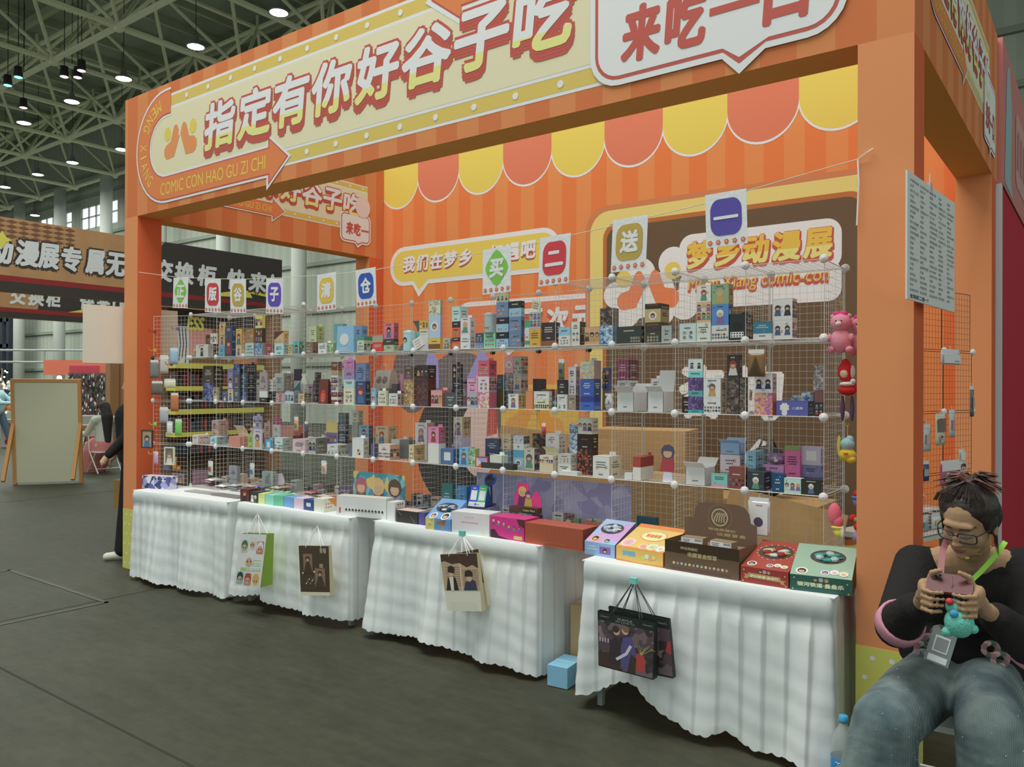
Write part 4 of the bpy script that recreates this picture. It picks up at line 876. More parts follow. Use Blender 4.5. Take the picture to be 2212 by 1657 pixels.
STACKS = [
  [1, -6.223, -6.135, 3.81, 0.11, [(0.024, (206, 192, 190), 'dots', (196, 170, 172)), (0.048, (208, 200, 196), 'text', (205, 180, 180))]],
  [1, -6.221, -6.116, 3.99, 0.093, [(0.06, (150, 140, 130), 'plain'), (0.131, (204, 176, 166), 'text', (190, 160, 150))]],
  [1, -5.961, -5.864, 3.81, 0.091, [(0.071, (168, 208, 218), 'text', (132, 170, 170))]],
  [1, -5.749, -5.688, 3.96, 0.043, [(0.091, (110, 110, 110), 'plain'), (0.103, (72, 72, 76), 'round')]],
  [1, -5.74, -5.589, 3.84, 0.106, [(0.081, (202, 134, 116), 'plain'), (0.089, (208, 202, 170), 'flap')]],
  [1, -5.484, -5.411, 3.84, 0.059, [(0.111, (154, 184, 98), 'text')]],
  [1, -5.484, -5.403, 3.99, 0.017, [(0.075, (150, 130, 120), 'plain'), (0.119, (188, 154, 144), 'text', (160, 130, 120))]],
  [1, -5.389, -5.28, 3.82, 0.012, [(0.154, (198, 188, 200), 'fig'), (0.101, (152, 144, 180), 'figs')]],
  [1, -5.368, -5.285, 3.99, 0.023, [(0.077, (160, 160, 156), 'plain'), (0.105, (212, 210, 214), 'text'), (0.046, (202, 84, 142), 'figs')]],
  [1, -5.282, -5.129, 4.01, 0.11, [(0.093, (170, 150, 140), 'plain'), (0.08, (208, 134, 128), 'plain')]],
  [1, -5.216, -5.147, 3.81, 0.025, [(0.077, (86, 168, 218), 'win', (70, 140, 186))]],
  [1, -5.114, -5.034, 3.99, 0.057, [(0.101, (122, 58, 56), 'plain')]],
  [1, -5.103, -5.007, 3.81, 0.092, [(0.097, (192, 218, 218), 'rows', (166, 182, 176))]],
  [1, -4.9, -4.754, 3.82, 0.108, [(0.095, (228, 188, 194), 'text')]],
  [1, -4.722, -4.602, 3.99, 0.084, [(0.061, (130, 130, 136), 'plain'), (0.083, (122, 112, 172), 'figs'), (0.075, (216, 192, 112), 'plain')]],
  [1, -4.704, -4.626, 3.81, 0.101, [(0.113, (184, 184, 174), 'men', (124, 124, 116))]],
  [1, -4.587, -4.506, 3.99, 0.034, [(0.073, (150, 150, 152), 'plain'), (0.082, (54, 64, 84), 'dots'), (0.064, (78, 88, 114), 'dots'), (0.072, (96, 104, 116), 'plain')]],
  [1, -4.499, -4.384, 3.81, 0.098, [(0.039, (196, 196, 192), 'figs', (180, 180, 172)), (0.036, (210, 208, 208), 'text', (180, 180, 172))]],
  [1, -4.45, -4.383, 4.0, 0.047, [(0.111, (140, 140, 132), 'plain'), (0.12, (152, 152, 142), 'plain'), (0.081, (192, 192, 172), 'text')]],
  [1, -4.355, -4.251, 3.98, 0.041, [(0.105, (100, 110, 120), 'plain'), (0.105, (132, 168, 202), 'fig', (90, 110, 130))]],
  [1, -4.312, -4.283, 3.85, 0.03, [(0.093, (110, 110, 126), 'plain')]],
  [1, -4.236, -4.121, 3.81, 0.05, [(0.133, (228, 228, 218), 'flower', (196, 194, 184))]],
  [1, -4.194, -4.066, 3.99, 0.09, [(0.081, (80, 70, 110), 'plain'), (0.127, (206, 172, 134), 'fig:red')]],
  [1, -4.049, -4.013, 3.81, 0.03, [(0.099, (100, 96, 130), 'plain')]],
  [1, -4.003, -3.921, 3.96, 0.099, [(0.125, (194, 198, 198), 'plain', (152, 168, 168))]],
  [1, -3.974, -3.863, 3.81, 0.089, [(0.101, (236, 202, 194), 'rows', (206, 162, 128))]],
  [1, -3.911, -3.821, 3.95, 0.063, [(0.125, (120, 120, 120), 'plain')]],
  [1, -3.795, -3.684, 3.98, 0.074, [(0.105, (210, 206, 200), 'plain'), (0.14, (226, 216, 216), 'fig:pink', (210, 160, 150))]],
  [1, -3.689, -3.643, 3.81, 0.104, [(0.109, (214, 190, 140), 'round4', (196, 164, 96))]],
  [1, -3.527, -3.435, 3.82, 0.069, [(0.129, (214, 212, 208), 'plain'), (0.102, (214, 132, 172), 'fig', (186, 96, 118))]],
  [1, -3.459, -3.381, 3.99, 0.087, [(0.095, (190, 190, 200), 'plain'), (0.069, (196, 196, 220), 'art:lilac'), (0.128, (222, 206, 182), 'fig', (198, 168, 128))]],
  [1, -3.433, -3.329, 3.84, 0.078, [(0.095, (80, 112, 162), 'win')]],
  [1, -3.263, -3.188, 3.82, 0.066, [(0.113, (118, 178, 218), 'fig')]],
  [1, -3.19, -3.079, 3.99, 0.08, [(0.054, (90, 96, 110), 'plain'), (0.108, (72, 84, 114), 'text')]],
  [1, -3.187, -3.132, 3.82, 0.04, [(0.109, (150, 190, 120), 'art:green')]],
  [1, -3.122, -3.026, 3.81, 0.016, [(0.065, (192, 62, 82), 'holo')]],
  [1, -3.078, -3.002, 4.01, 0.055, [(0.101, (120, 140, 160), 'plain'), (0.093, (212, 186, 148), 'text')]],
  [1, -3.018, -2.927, 3.82, 0.064, [(0.031, (228, 230, 228), 'plain'), (0.047, (206, 214, 200), 'plain')]],
  [1, -2.893, -2.815, 3.89, 0.062, [(0.069, (140, 186, 206), 'round'), (0.044, (86, 160, 190), 'plain'), (0.037, (206, 210, 214), 'round'), (0.046, (190, 200, 214), 'round4', (90, 100, 100))]],
  [1, -2.849, -2.756, 4.03, 0.065, [(0.125, (110, 100, 90), 'plain'), (0.08, (78, 62, 52), 'art:dark')]],
  [1, -2.813, -2.735, 3.89, 0.052, [(0.127, (192, 192, 170), 'fig', (92, 88, 108))]],
  [1, -2.745, -2.647, 4.02, 0.069, [(0.115, (200, 196, 190), 'plain'), (0.096, (226, 216, 220), 'text:red')]],
  [1, -2.65, -2.555, 3.82, 0.066, [(0.051, (210, 196, 164), 'plain'), (0.048, (214, 204, 186), 'rows'), (0.049, (214, 204, 170), 'flap')]],
  [1, -2.523, -2.436, 3.82, 0.067, [(0.06, (202, 202, 194), 'text'), (0.052, (190, 190, 184), 'dots')]],
  [1, -2.49, -2.436, 3.89, 0.022, [(0.097, (170, 180, 200), 'plain'), (0.051, (158, 176, 206), 'art:ice'), (0.132, (162, 178, 206), 'art:ice')]],
  [1, -2.427, -2.332, 3.88, 0.067, [(0.143, (58, 44, 38), 'art:fire'), (0.085, (54, 40, 38), 'text:red'), (0.089, (202, 198, 184), 'figs')]],
  [1, -2.285, -2.18, 3.81, 0.131, [(0.115, (226, 226, 206), 'text', (212, 206, 176))]],
  [1, -2.093, -2.046, 3.82, 0.033, [(0.033, (222, 220, 212), 'plain')]],
  [1, -2.042, -1.995, 3.82, 0.151, [(0.069, (214, 210, 202), 'plain'), (0.052, (170, 66, 58), 'plain', (150, 50, 44))]],
  [1, -1.887, -1.814, 3.82, 0.051, [(0.214, (190, 180, 196), 'stand')]],
  [1, -1.734, -1.628, 3.81, 0.127, [(0.091, (220, 216, 212), 'open')]],
  [1, -1.607, -1.502, 3.95, 0.073, [(0.061, (160, 150, 156), 'plain'), (0.091, (212, 197, 206), 'text'), (0.059, (142, 172, 208), 'open')]],
  [1, -1.596, -1.511, 3.81, 0.012, [(0.012, (222, 150, 180), 'plain'), (0.054, (122, 192, 184), 'text')]],
  [1, -1.505, -1.426, 3.81, 0.055, [(0.105, (132, 72, 66), 'rows')]],
  [1, -1.474, -1.423, 3.96, 0.124, [(0.089, (100, 120, 140), 'plain'), (0.083, (118, 188, 222), 'text', (100, 160, 190))]],
  [1, -1.412, -1.327, 3.81, 0.095, [(0.087, (56, 62, 68), 'fig:white', (46, 50, 56))]],
  [1, -1.382, -1.279, 3.95, 0.072, [(0.077, (80, 96, 140), 'plain'), (0.036, (192, 134, 192), 'text'), (0.057, (140, 110, 150), 'pouch')]],
  [1, -1.294, -1.238, 3.82, 0.039, [(0.085, (22, 78, 118), 'text')]],
  [1, -1.276, -1.201, 3.95, 0.052, [(0.06, (60, 80, 130), 'plain'), (0.131, (216, 102, 162), 'text'), (0.019, (130, 160, 90), 'plain')]],
  [1, -1.233, -1.154, 3.81, 0.055, [(0.069, (178, 218, 204), 'figs')]],
  [1, -1.202, -1.109, 3.97, 0.065, [(0.063, (82, 98, 152), 'art:navy'), (0.059, (120, 120, 170), 'text'), (0.086, (188, 178, 202), 'win')]],
  [1, -1.152, -1.064, 3.81, 0.062, [(0.069, (46, 48, 42), 'fig:white')]],
  [2, -6.132, -5.98, 3.85, 0.088, [(0.151, (66, 64, 118), 'art:navy', (90, 80, 60)), (0.141, (78, 68, 54), 'text', (60, 52, 40))]],
  [2, -5.936, -5.864, 3.82, 0.012, [(0.113, (168, 152, 122), 'fig')]],
  [2, -5.808, -5.735, 3.82, 0.012, [(0.073, (72, 92, 142), 'fig')]],
  [2, -5.728, -5.662, 3.82, 0.012, [(0.097, (216, 202, 182), 'fig:red'), (0.168, (138, 132, 172), 'fig')]],
  [2, -5.638, -5.557, 3.81, 0.012, [(0.097, (82, 92, 106), 'text'), (0.123, (86, 80, 96), 'text'), (0.08, (58, 78, 104), 'art:navy')]],
  [2, -5.59, -5.494, 3.83, 0.093, [(0.077, (56, 84, 96), 'art:navy', (44, 54, 62)), (0.074, (52, 84, 92), 'text', (40, 48, 58)), (0.08, (62, 96, 104), 'text', (44, 52, 62)), (0.066, (50, 56, 66), 'text')]],
  [2, -5.35, -5.338, 3.97, 0.03, [(0.083, (90, 90, 86), 'plain')]],
  [2, -5.336, -5.221, 3.98, 0.095, [(0.083, (110, 108, 100), 'plain'), (0.144, (206, 212, 212), 'text', (152, 152, 146))]],
  [2, -5.298, -5.202, 3.81, 0.012, [(0.037, (50, 48, 50), 'text'), (0.05, (216, 218, 216), 'plain'), (0.146, (164, 152, 152), 'text')]],
  [2, -5.233, -5.176, 3.84, 0.037, [(0.085, (56, 58, 54), 'text', (50, 52, 50)), (0.09, (216, 216, 210), 'dots')]],
  [2, -5.108, -4.999, 3.82, 0.076, [(0.075, (192, 152, 162), 'fig:red')]],
  [2, -5.082, -5.001, 3.97, 0.013, [(0.075, (90, 80, 90), 'plain'), (0.093, (60, 120, 138), 'diag', (170, 170, 160)), (0.088, (60, 50, 70), 'plain')]],
  [2, -4.982, -4.879, 3.81, 0.063, [(0.085, (178, 198, 228), 'figs', (150, 160, 180))]],
  [2, -4.828, -4.754, 3.81, 0.058, [(0.073, (194, 174, 134), 'text', (92, 92, 66)), (0.148, (188, 184, 172), 'pouch')]],
  [2, -4.798, -4.761, 3.94, 0.03, [(0.23, (76, 52, 50), 'fig')]],
  [2, -4.601, -4.498, 3.81, 0.036, [(0.179, (108, 52, 46), 'bagarch', (92, 42, 38))]],
  [2, -4.458, -4.383, 3.81, 0.035, [(0.03, (124, 62, 62), 'dots'), (0.021, (212, 206, 200), 'plain'), (0.033, (124, 62, 62), 'text'), (0.119, (206, 210, 208), 'figs', (190, 196, 192)), (0.036, (184, 154, 112), 'dots'), (0.057, (124, 58, 46), 'text')]],
  [2, -4.327, -4.218, 3.81, 0.012, [(0.117, (228, 216, 180), 'round4'), (0.058, (178, 216, 232), 'text'), (0.063, (166, 138, 182), 'text', (140, 110, 160)), (0.07, (216, 122, 190), 'dots', (152, 78, 124))]],
  [2, -4.25, -4.085, 4.01, 0.116, [(0.115, (120, 120, 118), 'plain'), (0.129, (180, 166, 156), 'tote')]],
  [2, -4.215, -4.113, 3.82, 0.044, [(0.164, (70, 76, 124), 'fig:red', (60, 70, 80)), (0.124, (112, 138, 178), 'text')]],
  [2, -4.057, -4.013, 3.82, 0.036, [(0.115, (152, 182, 212), 'fig')]],
  [2, -4.003, -3.953, 3.96, 0.055, [(0.145, (102, 94, 100), 'plain')]],
  [2, -3.979, -3.903, 3.81, 0.021, [(0.099, (222, 212, 190), 'dots')]],
  [2, -3.951, -3.917, 3.99, 0.039, [(0.095, (120, 60, 90), 'plain'), (0.118, (196, 132, 164), 'plain')]],
  [2, -3.877, -3.795, 3.81, 0.059, [(0.081, (222, 217, 212), 'dots', (190, 190, 182))]],
  [2, -3.746, -3.664, 3.82, 0.057, [(0.178, (156, 120, 78), 'art:tan'), (0.081, (104, 84, 68), 'fig')]],
  [2, -3.664, -3.643, 3.95, 0.03, [(0.143, (176, 126, 126), 'plain')]],
  [2, -3.633, -3.529, 3.82, 0.076, [(0.182, (94, 54, 46), 'art:wine'), (0.084, (66, 52, 50), 'figs')]],
  [2, -3.504, -3.408, 3.82, 0.086, [(0.105, (232, 152, 152), 'figs', (205, 125, 120))]],
  [2, -3.461, -3.39, 3.98, 0.024, [(0.093, (62, 66, 70), 'plain'), (0.084, (60, 66, 76), 'text'), (0.097, (62, 54, 48), 'figs')]],
  [2, -3.378, -3.28, 3.81, 0.069, [(0.091, (80, 85, 90), 'text')]],
  [2, -3.201, -3.116, 3.82, 0.059, [(0.093, (168, 168, 188), 'figs'), (0.089, (216, 152, 184), 'text')]],
  [2, -3.105, -3.018, 3.81, 0.074, [(0.097, (226, 122, 152), 'art:pink', (195, 95, 125)), (0.095, (240, 198, 212), 'round4', (205, 135, 155)), (0.095, (206, 86, 102), 'dots', (190, 75, 92))]],
  [2, -3.066, -3.023, 3.95, 0.03, [(0.111, (102, 106, 62), 'plain'), (0.092, (88, 106, 122), 'text')]],
  [2, -3.031, -2.962, 3.98, 0.056, [(0.105, (90, 88, 96), 'plain'), (0.112, (165, 152, 140), 'art:grey'), (0.097, (222, 156, 166), 'round')]],
  [2, -2.961, -2.903, 3.98, 0.076, [(0.107, (170, 160, 150), 'plain'), (0.089, (196, 184, 172), 'fig', (180, 168, 158)), (0.12, (168, 168, 154), 'rows', (160, 160, 148))]],
  [2, -2.893, -2.874, 3.82, 0.03, [(0.107, (82, 82, 98), 'dots')]],
  [2, -2.872, -2.797, 3.81, 0.068, [(0.087, (216, 220, 220), 'fig', (204, 182, 104))]],
  [2, -2.751, -2.699, 3.82, 0.012, [(0.105, (228, 132, 88), 'plain', (206, 88, 62))]],
  [2, -2.685, -2.578, 3.81, 0.031, [(0.058, (226, 214, 182), 'rows'), (0.045, (232, 226, 206), 'text')]],
  [2, -2.523, -2.456, 3.81, 0.012, [(0.045, (228, 222, 216), 'figs'), (0.043, (236, 212, 208), 'text'), (0.08, (56, 56, 56), 'text')]],
  [2, -2.454, -2.403, 3.82, 0.041, [(0.085, (158, 142, 132), 'dots', (120, 104, 100)), (0.06, (200, 192, 206), 'dots'), (0.098, (226, 206, 216), 'text', (190, 165, 175))]],
  [2, -2.369, -2.279, 3.81, 0.077, [(0.048, (62, 102, 194), 'text'), (0.03, (50, 66, 140), 'plain'), (0.097, (58, 92, 174), 'text', (60, 76, 110)), (0.1, (182, 184, 168), 'art:multi', (168, 138, 136))]],
  [2, -2.325, -2.284, 3.98, 0.03, [(0.109, (150, 130, 90), 'plain'), (0.129, (98, 104, 168), 'figs')]],
  [2, -2.235, -2.163, 3.99, 0.12, [(0.111, (206, 206, 202), 'plain'), (0.058, (206, 212, 216), 'text'), (0.118, (152, 56, 106), 'text', (92, 48, 60))]],
  [2, -2.23, -2.17, 3.82, 0.042, [(0.097, (192, 192, 190), 'pouch')]],
  [2, -2.132, -2.031, 3.805, 0.156, [(0.103, (226, 228, 224), 'open')]],
  [2, -2.028, -1.974, 4.0, 0.038, [(0.111, (210, 208, 200), 'plain'), (0.066, (216, 218, 220), 'text')]],
  [2, -1.948, -1.858, 3.805, 0.128, [(0.109, (218, 218, 214), 'open2')]],
  [2, -1.783, -1.732, 3.87, 0.045, [(0.081, (58, 42, 42), 'text')]],
  [2, -1.722, -1.643, 3.81, 0.012, [(0.018, (72, 162, 170), 'text'), (0.067, (104, 78, 148), 'art:purple'), (0.028, (72, 162, 170), 'text'), (0.067, (104, 78, 148), 'art:purple'), (0.032, (120, 204, 202), 'text'), (0.06, (202, 228, 212), 'men', (120, 150, 120))]],
  [2, -1.637, -1.548, 3.81, 0.075, [(0.079, (226, 224, 214), 'rows', (190, 184, 170)), (0.097, (226, 224, 216), 'fig', (190, 184, 172))]],
  [2, -1.528, -1.465, 3.84, 0.044, [(0.183, (74, 66, 62), 'art:dark'), (0.109, (62, 52, 54), 'fig:red')]],
  [2, -1.463, -1.431, 3.84, 0.03, [(0.182, (62, 82, 82), 'art:dark')]],
  [2, -1.378, -1.289, 3.81, 0.06, [(0.107, (228, 146, 116), 'art:sunset', (205, 120, 95)), (0.092, (208, 208, 214), 'men', (190, 180, 176))]],
  [2, -1.269, -1.121, 3.805, 0.093, [(0.069, (88, 94, 168), 'mascot', (66, 66, 92))]],
  [2, -1.258, -1.156, 3.99, 0.071, [(0.095, (132, 168, 188), 'art:blue')]],
  [2, -1.143, -1.096, 3.96, 0.033, [(0.113, (90, 80, 80), 'plain'), (0.125, (142, 162, 168), 'art:grey')]],
  [2, -1.096, -1.057, 3.82, 0.03, [(0.065, (46, 42, 46), 'figs'), (0.055, (112, 76, 76), 'plain')]],
  [3, -6.224, -6.181, 3.82, 0.012, [(0.073, (205, 205, 195), 'fig')]],
  [3, -6.224, -6.22, 3.93, 0.1, [(0.119, (150, 145, 130), 'plain'), (0.078, (150, 125, 85), 'dots', (92, 76, 54))]],
  [3, -6.201, -6.106, 3.96, 0.012, [(0.117, (120, 110, 95), 'plain'), (0.091, (205, 210, 202), 'figs')]],
  [3, -6.178, -5.997, 3.81, 0.12, [(0.107, (208, 206, 198), 'fig')]],
  [3, -5.987, -5.918, 3.81, 0.045, [(0.107, (152, 142, 128), 'dots', (62, 60, 54))]],
  [3, -5.854, -5.775, 3.82, 0.012, [(0.089, (92, 165, 195), 'text'), (0.096, (200, 172, 112), 'fig'), (0.092, (205, 176, 118), 'fig')]],
  [3, -5.757, -5.658, 3.81, 0.032, [(0.24, (60, 72, 94), 'fig', (40, 70, 120))]],
  [3, -5.623, -5.549, 3.82, 0.012, [(0.081, (210, 192, 150), 'fig'), (0.137, (218, 170, 64), 'fig')]],
  [3, -5.484, -5.375, 3.81, 0.032, [(0.101, (168, 206, 226), 'dots', (190, 178, 190)), (0.109, (165, 118, 62), 'dots')]],
  [3, -5.352, -5.265, 3.81, 0.028, [(0.097, (188, 202, 226), 'art:blue', (160, 160, 158)), (0.115, (74, 64, 52), 'figs', (72, 66, 50)), (0.101, (226, 206, 110), 'figs')]],
  [3, -5.237, -5.147, 3.82, 0.063, [(0.083, (150, 60, 66), 'text')]],
  [3, -5.114, -5.001, 3.81, 0.046, [(0.087, (176, 214, 232), 'text', (165, 195, 205)), (0.092, (200, 170, 120), 'diag:dark', (205, 175, 120))]],
  [3, -4.959, -4.906, 3.82, 0.037, [(0.065, (196, 172, 120), 'dots')]],
  [3, -4.93, -4.843, 3.99, 0.078, [(0.097, (110, 100, 84), 'plain'), (0.123, (200, 214, 176), 'text', (166, 196, 96))]],
  [3, -4.898, -4.831, 3.82, 0.053, [(0.095, (86, 184, 172), 'fig', (80, 170, 158))]],
  [3, -4.744, -4.663, 3.81, 0.05, [(0.085, (128, 108, 86), 'dots', (140, 120, 96))]],
  [3, -4.604, -4.511, 3.81, 0.067, [(0.075, (226, 212, 212), 'text')]],
  [3, -4.599, -4.502, 3.95, 0.042, [(0.22, (100, 168, 168), 'plain')]],
  [3, -4.508, -4.452, 3.82, 0.041, [(0.073, (150, 180, 140), 'art:green')]],
  [3, -4.409, -4.226, 3.81, 0.026, [(0.189, (132, 182, 232), 'bag')]],
  [3, -4.387, -4.306, 3.96, 0.057, [(0.197, (116, 158, 208), 'dots')]],
  [3, -4.202, -4.133, 3.82, 0.088, [(0.083, (192, 205, 176), 'dots', (185, 200, 172)), (0.027, (70, 150, 130), 'plain')]],
  [3, -4.038, -3.936, 3.81, 0.012, [(0.063, (226, 56, 48), 'text'), (0.046, (172, 160, 140), 'plain')]],
  [3, -3.928, -3.832, 3.81, 0.044, [(0.042, (176, 186, 148), 'text'), (0.04, (66, 70, 62), 'text'), (0.106, (218, 112, 134), 'fig', (190, 90, 110))]],
  [3, -3.789, -3.681, 3.82, 0.076, [(0.131, (168, 208, 214), 'can')]],
  [3, -3.765, -3.699, 3.91, 0.046, [(0.131, (132, 192, 182), 'plain'), (0.073, (120, 125, 120), 'flap')]],
  [3, -3.695, -3.613, 3.91, 0.057, [(0.107, (226, 226, 220), 'plain'), (0.037, (216, 206, 196), 'text'), (0.059, (218, 168, 62), 'figs')]],
  [3, -3.65, -3.546, 3.805, 0.029, [(0.095, (224, 222, 216), 'tilt')]],
  [3, -3.518, -3.417, 3.81, 0.024, [(0.075, (220, 180, 62), 'band:dark'), (0.148, (170, 194, 228), 'round', (190, 170, 205)), (0.094, (204, 208, 178), 'art:cream', (170, 165, 130))]],
  [3, -3.518, -3.456, 3.95, 0.043, [(0.085, (226, 212, 188), 'dots')]],
  [3, -3.318, -3.253, 3.81, 0.078, [(0.047, (232, 92, 42), 'dots'), (0.024, (60, 52, 48), 'text'), (0.063, (232, 92, 42), 'dots'), (0.038, (60, 50, 46), 'text'), (0.093, (176, 212, 216), 'text')]],
  [3, -3.249, -3.169, 3.81, 0.047, [(0.091, (218, 228, 230), 'text', (205, 210, 205)), (0.102, (226, 202, 208), 'fig')]],
  [3, -3.135, -3.073, 3.82, 0.043, [(0.036, (104, 134, 192), 'dots'), (0.056, (66, 82, 104), 'dots')]],
  [3, -3.062, -2.971, 3.81, 0.012, [(0.091, (138, 208, 168), 'dots'), (0.118, (164, 180, 180), 'can:ONE PIECE')]],
  [3, -2.965, -2.874, 3.81, 0.012, [(0.053, (142, 188, 222), 'dots'), (0.039, (44, 46, 50), 'text'), (0.049, (142, 188, 222), 'dots'), (0.038, (44, 46, 50), 'text'), (0.092, (106, 132, 174), 'dots'), (0.051, (178, 188, 152), 'figs')]],
  [3, -2.869, -2.779, 3.81, 0.035, [(0.085, (106, 132, 174), 'dots', (96, 118, 158)), (0.096, (106, 132, 174), 'dots', (96, 118, 158)), (0.05, (142, 188, 222), 'dots'), (0.039, (46, 48, 52), 'text')]],
  [3, -2.767, -2.734, 3.83, 0.03, [(0.014, (226, 228, 222), 'text'), (0.022, (66, 166, 122), 'plain'), (0.036, (226, 228, 222), 'text'), (0.041, (226, 228, 222), 'plain'), (0.04, (66, 166, 122), 'plain')]],
  [3, -2.718, -2.64, 3.81, 0.012, [(0.105, (236, 166, 54), 'text'), (0.097, (166, 182, 190), 'figs', (150, 170, 150)), (0.077, (204, 198, 168), 'tilt2')]],
  [3, -2.639, -2.541, 3.82, 0.047, [(0.032, (146, 92, 52), 'plain'), (0.103, (66, 52, 52), 'text', (60, 48, 46))]],
  [3, -2.515, -2.437, 3.81, 0.012, [(0.058, (216, 216, 210), 'dots'), (0.046, (142, 192, 226), 'text')]],
  [3, -2.435, -2.378, 3.82, 0.063, [(0.133, (212, 210, 200), 'dots', (70, 70, 62))]],
  [3, -2.342, -2.244, 3.81, 0.073, [(0.099, (208, 162, 118), 'figs')]],
  [3, -2.243, -2.163, 3.81, 0.067, [(0.103, (96, 152, 192), 'art:blue'), (0.093, (122, 118, 108), 'art:dark')]],
  [3, -2.138, -1.988, 3.81, 0.034, [(0.091, (60, 64, 60), 'cornerdots', (50, 52, 50))]],
  [3, -1.973, -1.882, 3.82, 0.102, [(0.063, (70, 66, 52), 'dots', (120, 104, 70)), (0.045, (62, 60, 52), 'text:HUNTER'), (0.07, (188, 168, 110), 'round', (150, 130, 90)), (0.028, (50, 48, 44), 'text:HUNTER')]],
  [3, -1.873, -1.814, 3.81, 0.06, [(0.087, (168, 172, 172), 'text', (120, 122, 120))]],
  [3, -1.771, -1.68, 3.81, 0.012, [(0.093, (192, 212, 222), 'round4')]],
  [3, -1.677, -1.601, 3.81, 0.053, [(0.095, (206, 220, 202), 'text'), (0.102, (206, 174, 132), 'figs6'), (0.083, (216, 212, 202), 'fig:red')]],
  [3, -1.597, -1.508, 3.81, 0.062, [(0.077, (206, 206, 202), 'rows'), (0.104, (78, 134, 198), 'fig:white', (60, 100, 150)), (0.099, (134, 166, 124), 'fig', (170, 140, 100))]],
  [3, -1.504, -1.424, 3.81, 0.106, [(0.127, (44, 48, 48), 'whitetable', (38, 40, 40))]],
  [3, -1.385, -1.293, 3.81, 0.012, [(0.028, (220, 218, 210), 'text'), (0.055, (52, 126, 152), 'text')]],
  [3, -1.292, -1.199, 3.82, 0.072, [(0.089, (218, 218, 222), 'men', (222, 200, 190)), (0.101, (218, 218, 222), 'men', (222, 200, 190))]],
]
TN = {3: 'top shelf', 2: 'middle shelf', 1: 'lower shelf'}
LABELS = set()
def place_stacks():
    rnd = random.Random(3); per = {}
    for st in STACKS:
        tier, x0, x1, y, d, items = st
        bay = min(13, max(0, int(((x0 + x1) / 2 - X0R) / CW))); key = (tier, bay); per[key] = per.get(key, 0) + 1; si = per[key]
        z = Z0R + tier * CH + .0035
        for i, it in enumerate(items):
            h, col, kind = it[0], it[1], it[2]; c2 = it[3] if len(it) > 3 else None
            w = max(.012, x1 - x0 - .001); dd = max(.006, d)
            n = len(items); pos = '' if n == 1 else ('bottom of ' if i == 0 else ('top of ' if i == n - 1 else ['', 'second', 'third', 'fourth', 'fifth'][min(i, 4)] + ' up '))
            k = kind.split(':')[0]; noun = {'can': 'tin', 'bag': 'gift bag', 'bagarch': 'gift bag', 'tote': 'tote bag', 'pouch': 'pouch', 'flap': 'card', 'stand': 'acrylic stand'}.get(k, 'box')
            desc = KD[k]
            lab = ('%s %s %s, %sstack %s, bay %s, %s' % (cname(col), noun, desc, pos, WORDN[si - 1], WORDN[bay], TN[tier])) if desc != 'plain' else ('plain %s %s, %sstack %s, bay %s, %s' % (cname(col), noun, pos, WORDN[si - 1], WORDN[bay], TN[tier]))
            make_box(w, dd, h, col, kind, c2, rnd, i == n - 1, lab, 'goods on the %s of the white rack' % TN[tier], ((x0 + x1) / 2, y + d / 2, z))
            z += h + .0006 + (.0016 if False else 0)
            if k == 'can': z += .004
            if k == 'tilt': z += .0
place_stacks()

# densely packed goods at the back of the shelves, too hidden to be told apart: one object per shelf
def fillers():
    rnd = random.Random(77); FC = [(190, 186, 178), (150, 160, 176), (110, 104, 110), (196, 170, 160), (90, 96, 110), (170, 190, 190), (206, 196, 170), (130, 90, 86), (176, 140, 170), (150, 170, 140), (70, 66, 70), (206, 206, 202)]
    for tier, rng, hm in ((1, range(0, 10), .15), (2, range(0, 10), .19), (3, range(0, 3), .10), (0, range(0, 11), .11)):
        mb = MB(); z = Z0R + tier * CH + (.0035 if tier else .001)
        for bay in rng:
            for side in (0, 1):
                x = X0R + bay * CW + .012
                while x < X0R + (bay + 1) * CW - .06:
                    w = rnd.uniform(.045, .09); 
                    if x + w > X0R + (bay + 1) * CW - .01: break
                    free = True
                    h = rnd.uniform(.05, hm) if rnd.random() < .85 else 0; y0 = Y0R + CW - .035 - (.06 if side else 0)
                    if side == 1 or h == 0: x += w; continue
                    blocked = any(t == tier and a - .004 < x + w and b + .004 > x and yy + dd > y0 - .05 for t, a, b, yy, dd, _ in STACKS)
                    if not blocked:
                        m = mat(rnd.choice(FC), .5); mb.box(x, y0 - .04, z, x + w - .003, y0 + .02, z + h, m)
                        pl = Plane((x, y0 - .0404, z), (1, 0, 0), (0, -1, 0)); c = rnd.choice(FC)
                        if h > .05: poly2(mb, pl, circle_pts(w * .45, h * .45, min(w, h) * .28, 8), 0, mat(c)); poly2(mb, pl, [(w * .15, h * .78), (w * .8, h * .78), (w * .8, h * .86), (w * .15, h * .86)], 0, mat((70, 66, 70)))
                    x += w
        if mb.v: tag(mb.build('shelf_goods'), 'dim back row of mixed small boxes on the %s of the white rack' % (TN.get(tier, 'tabletop')), 'boxes', None, 'stuff')
fillers()
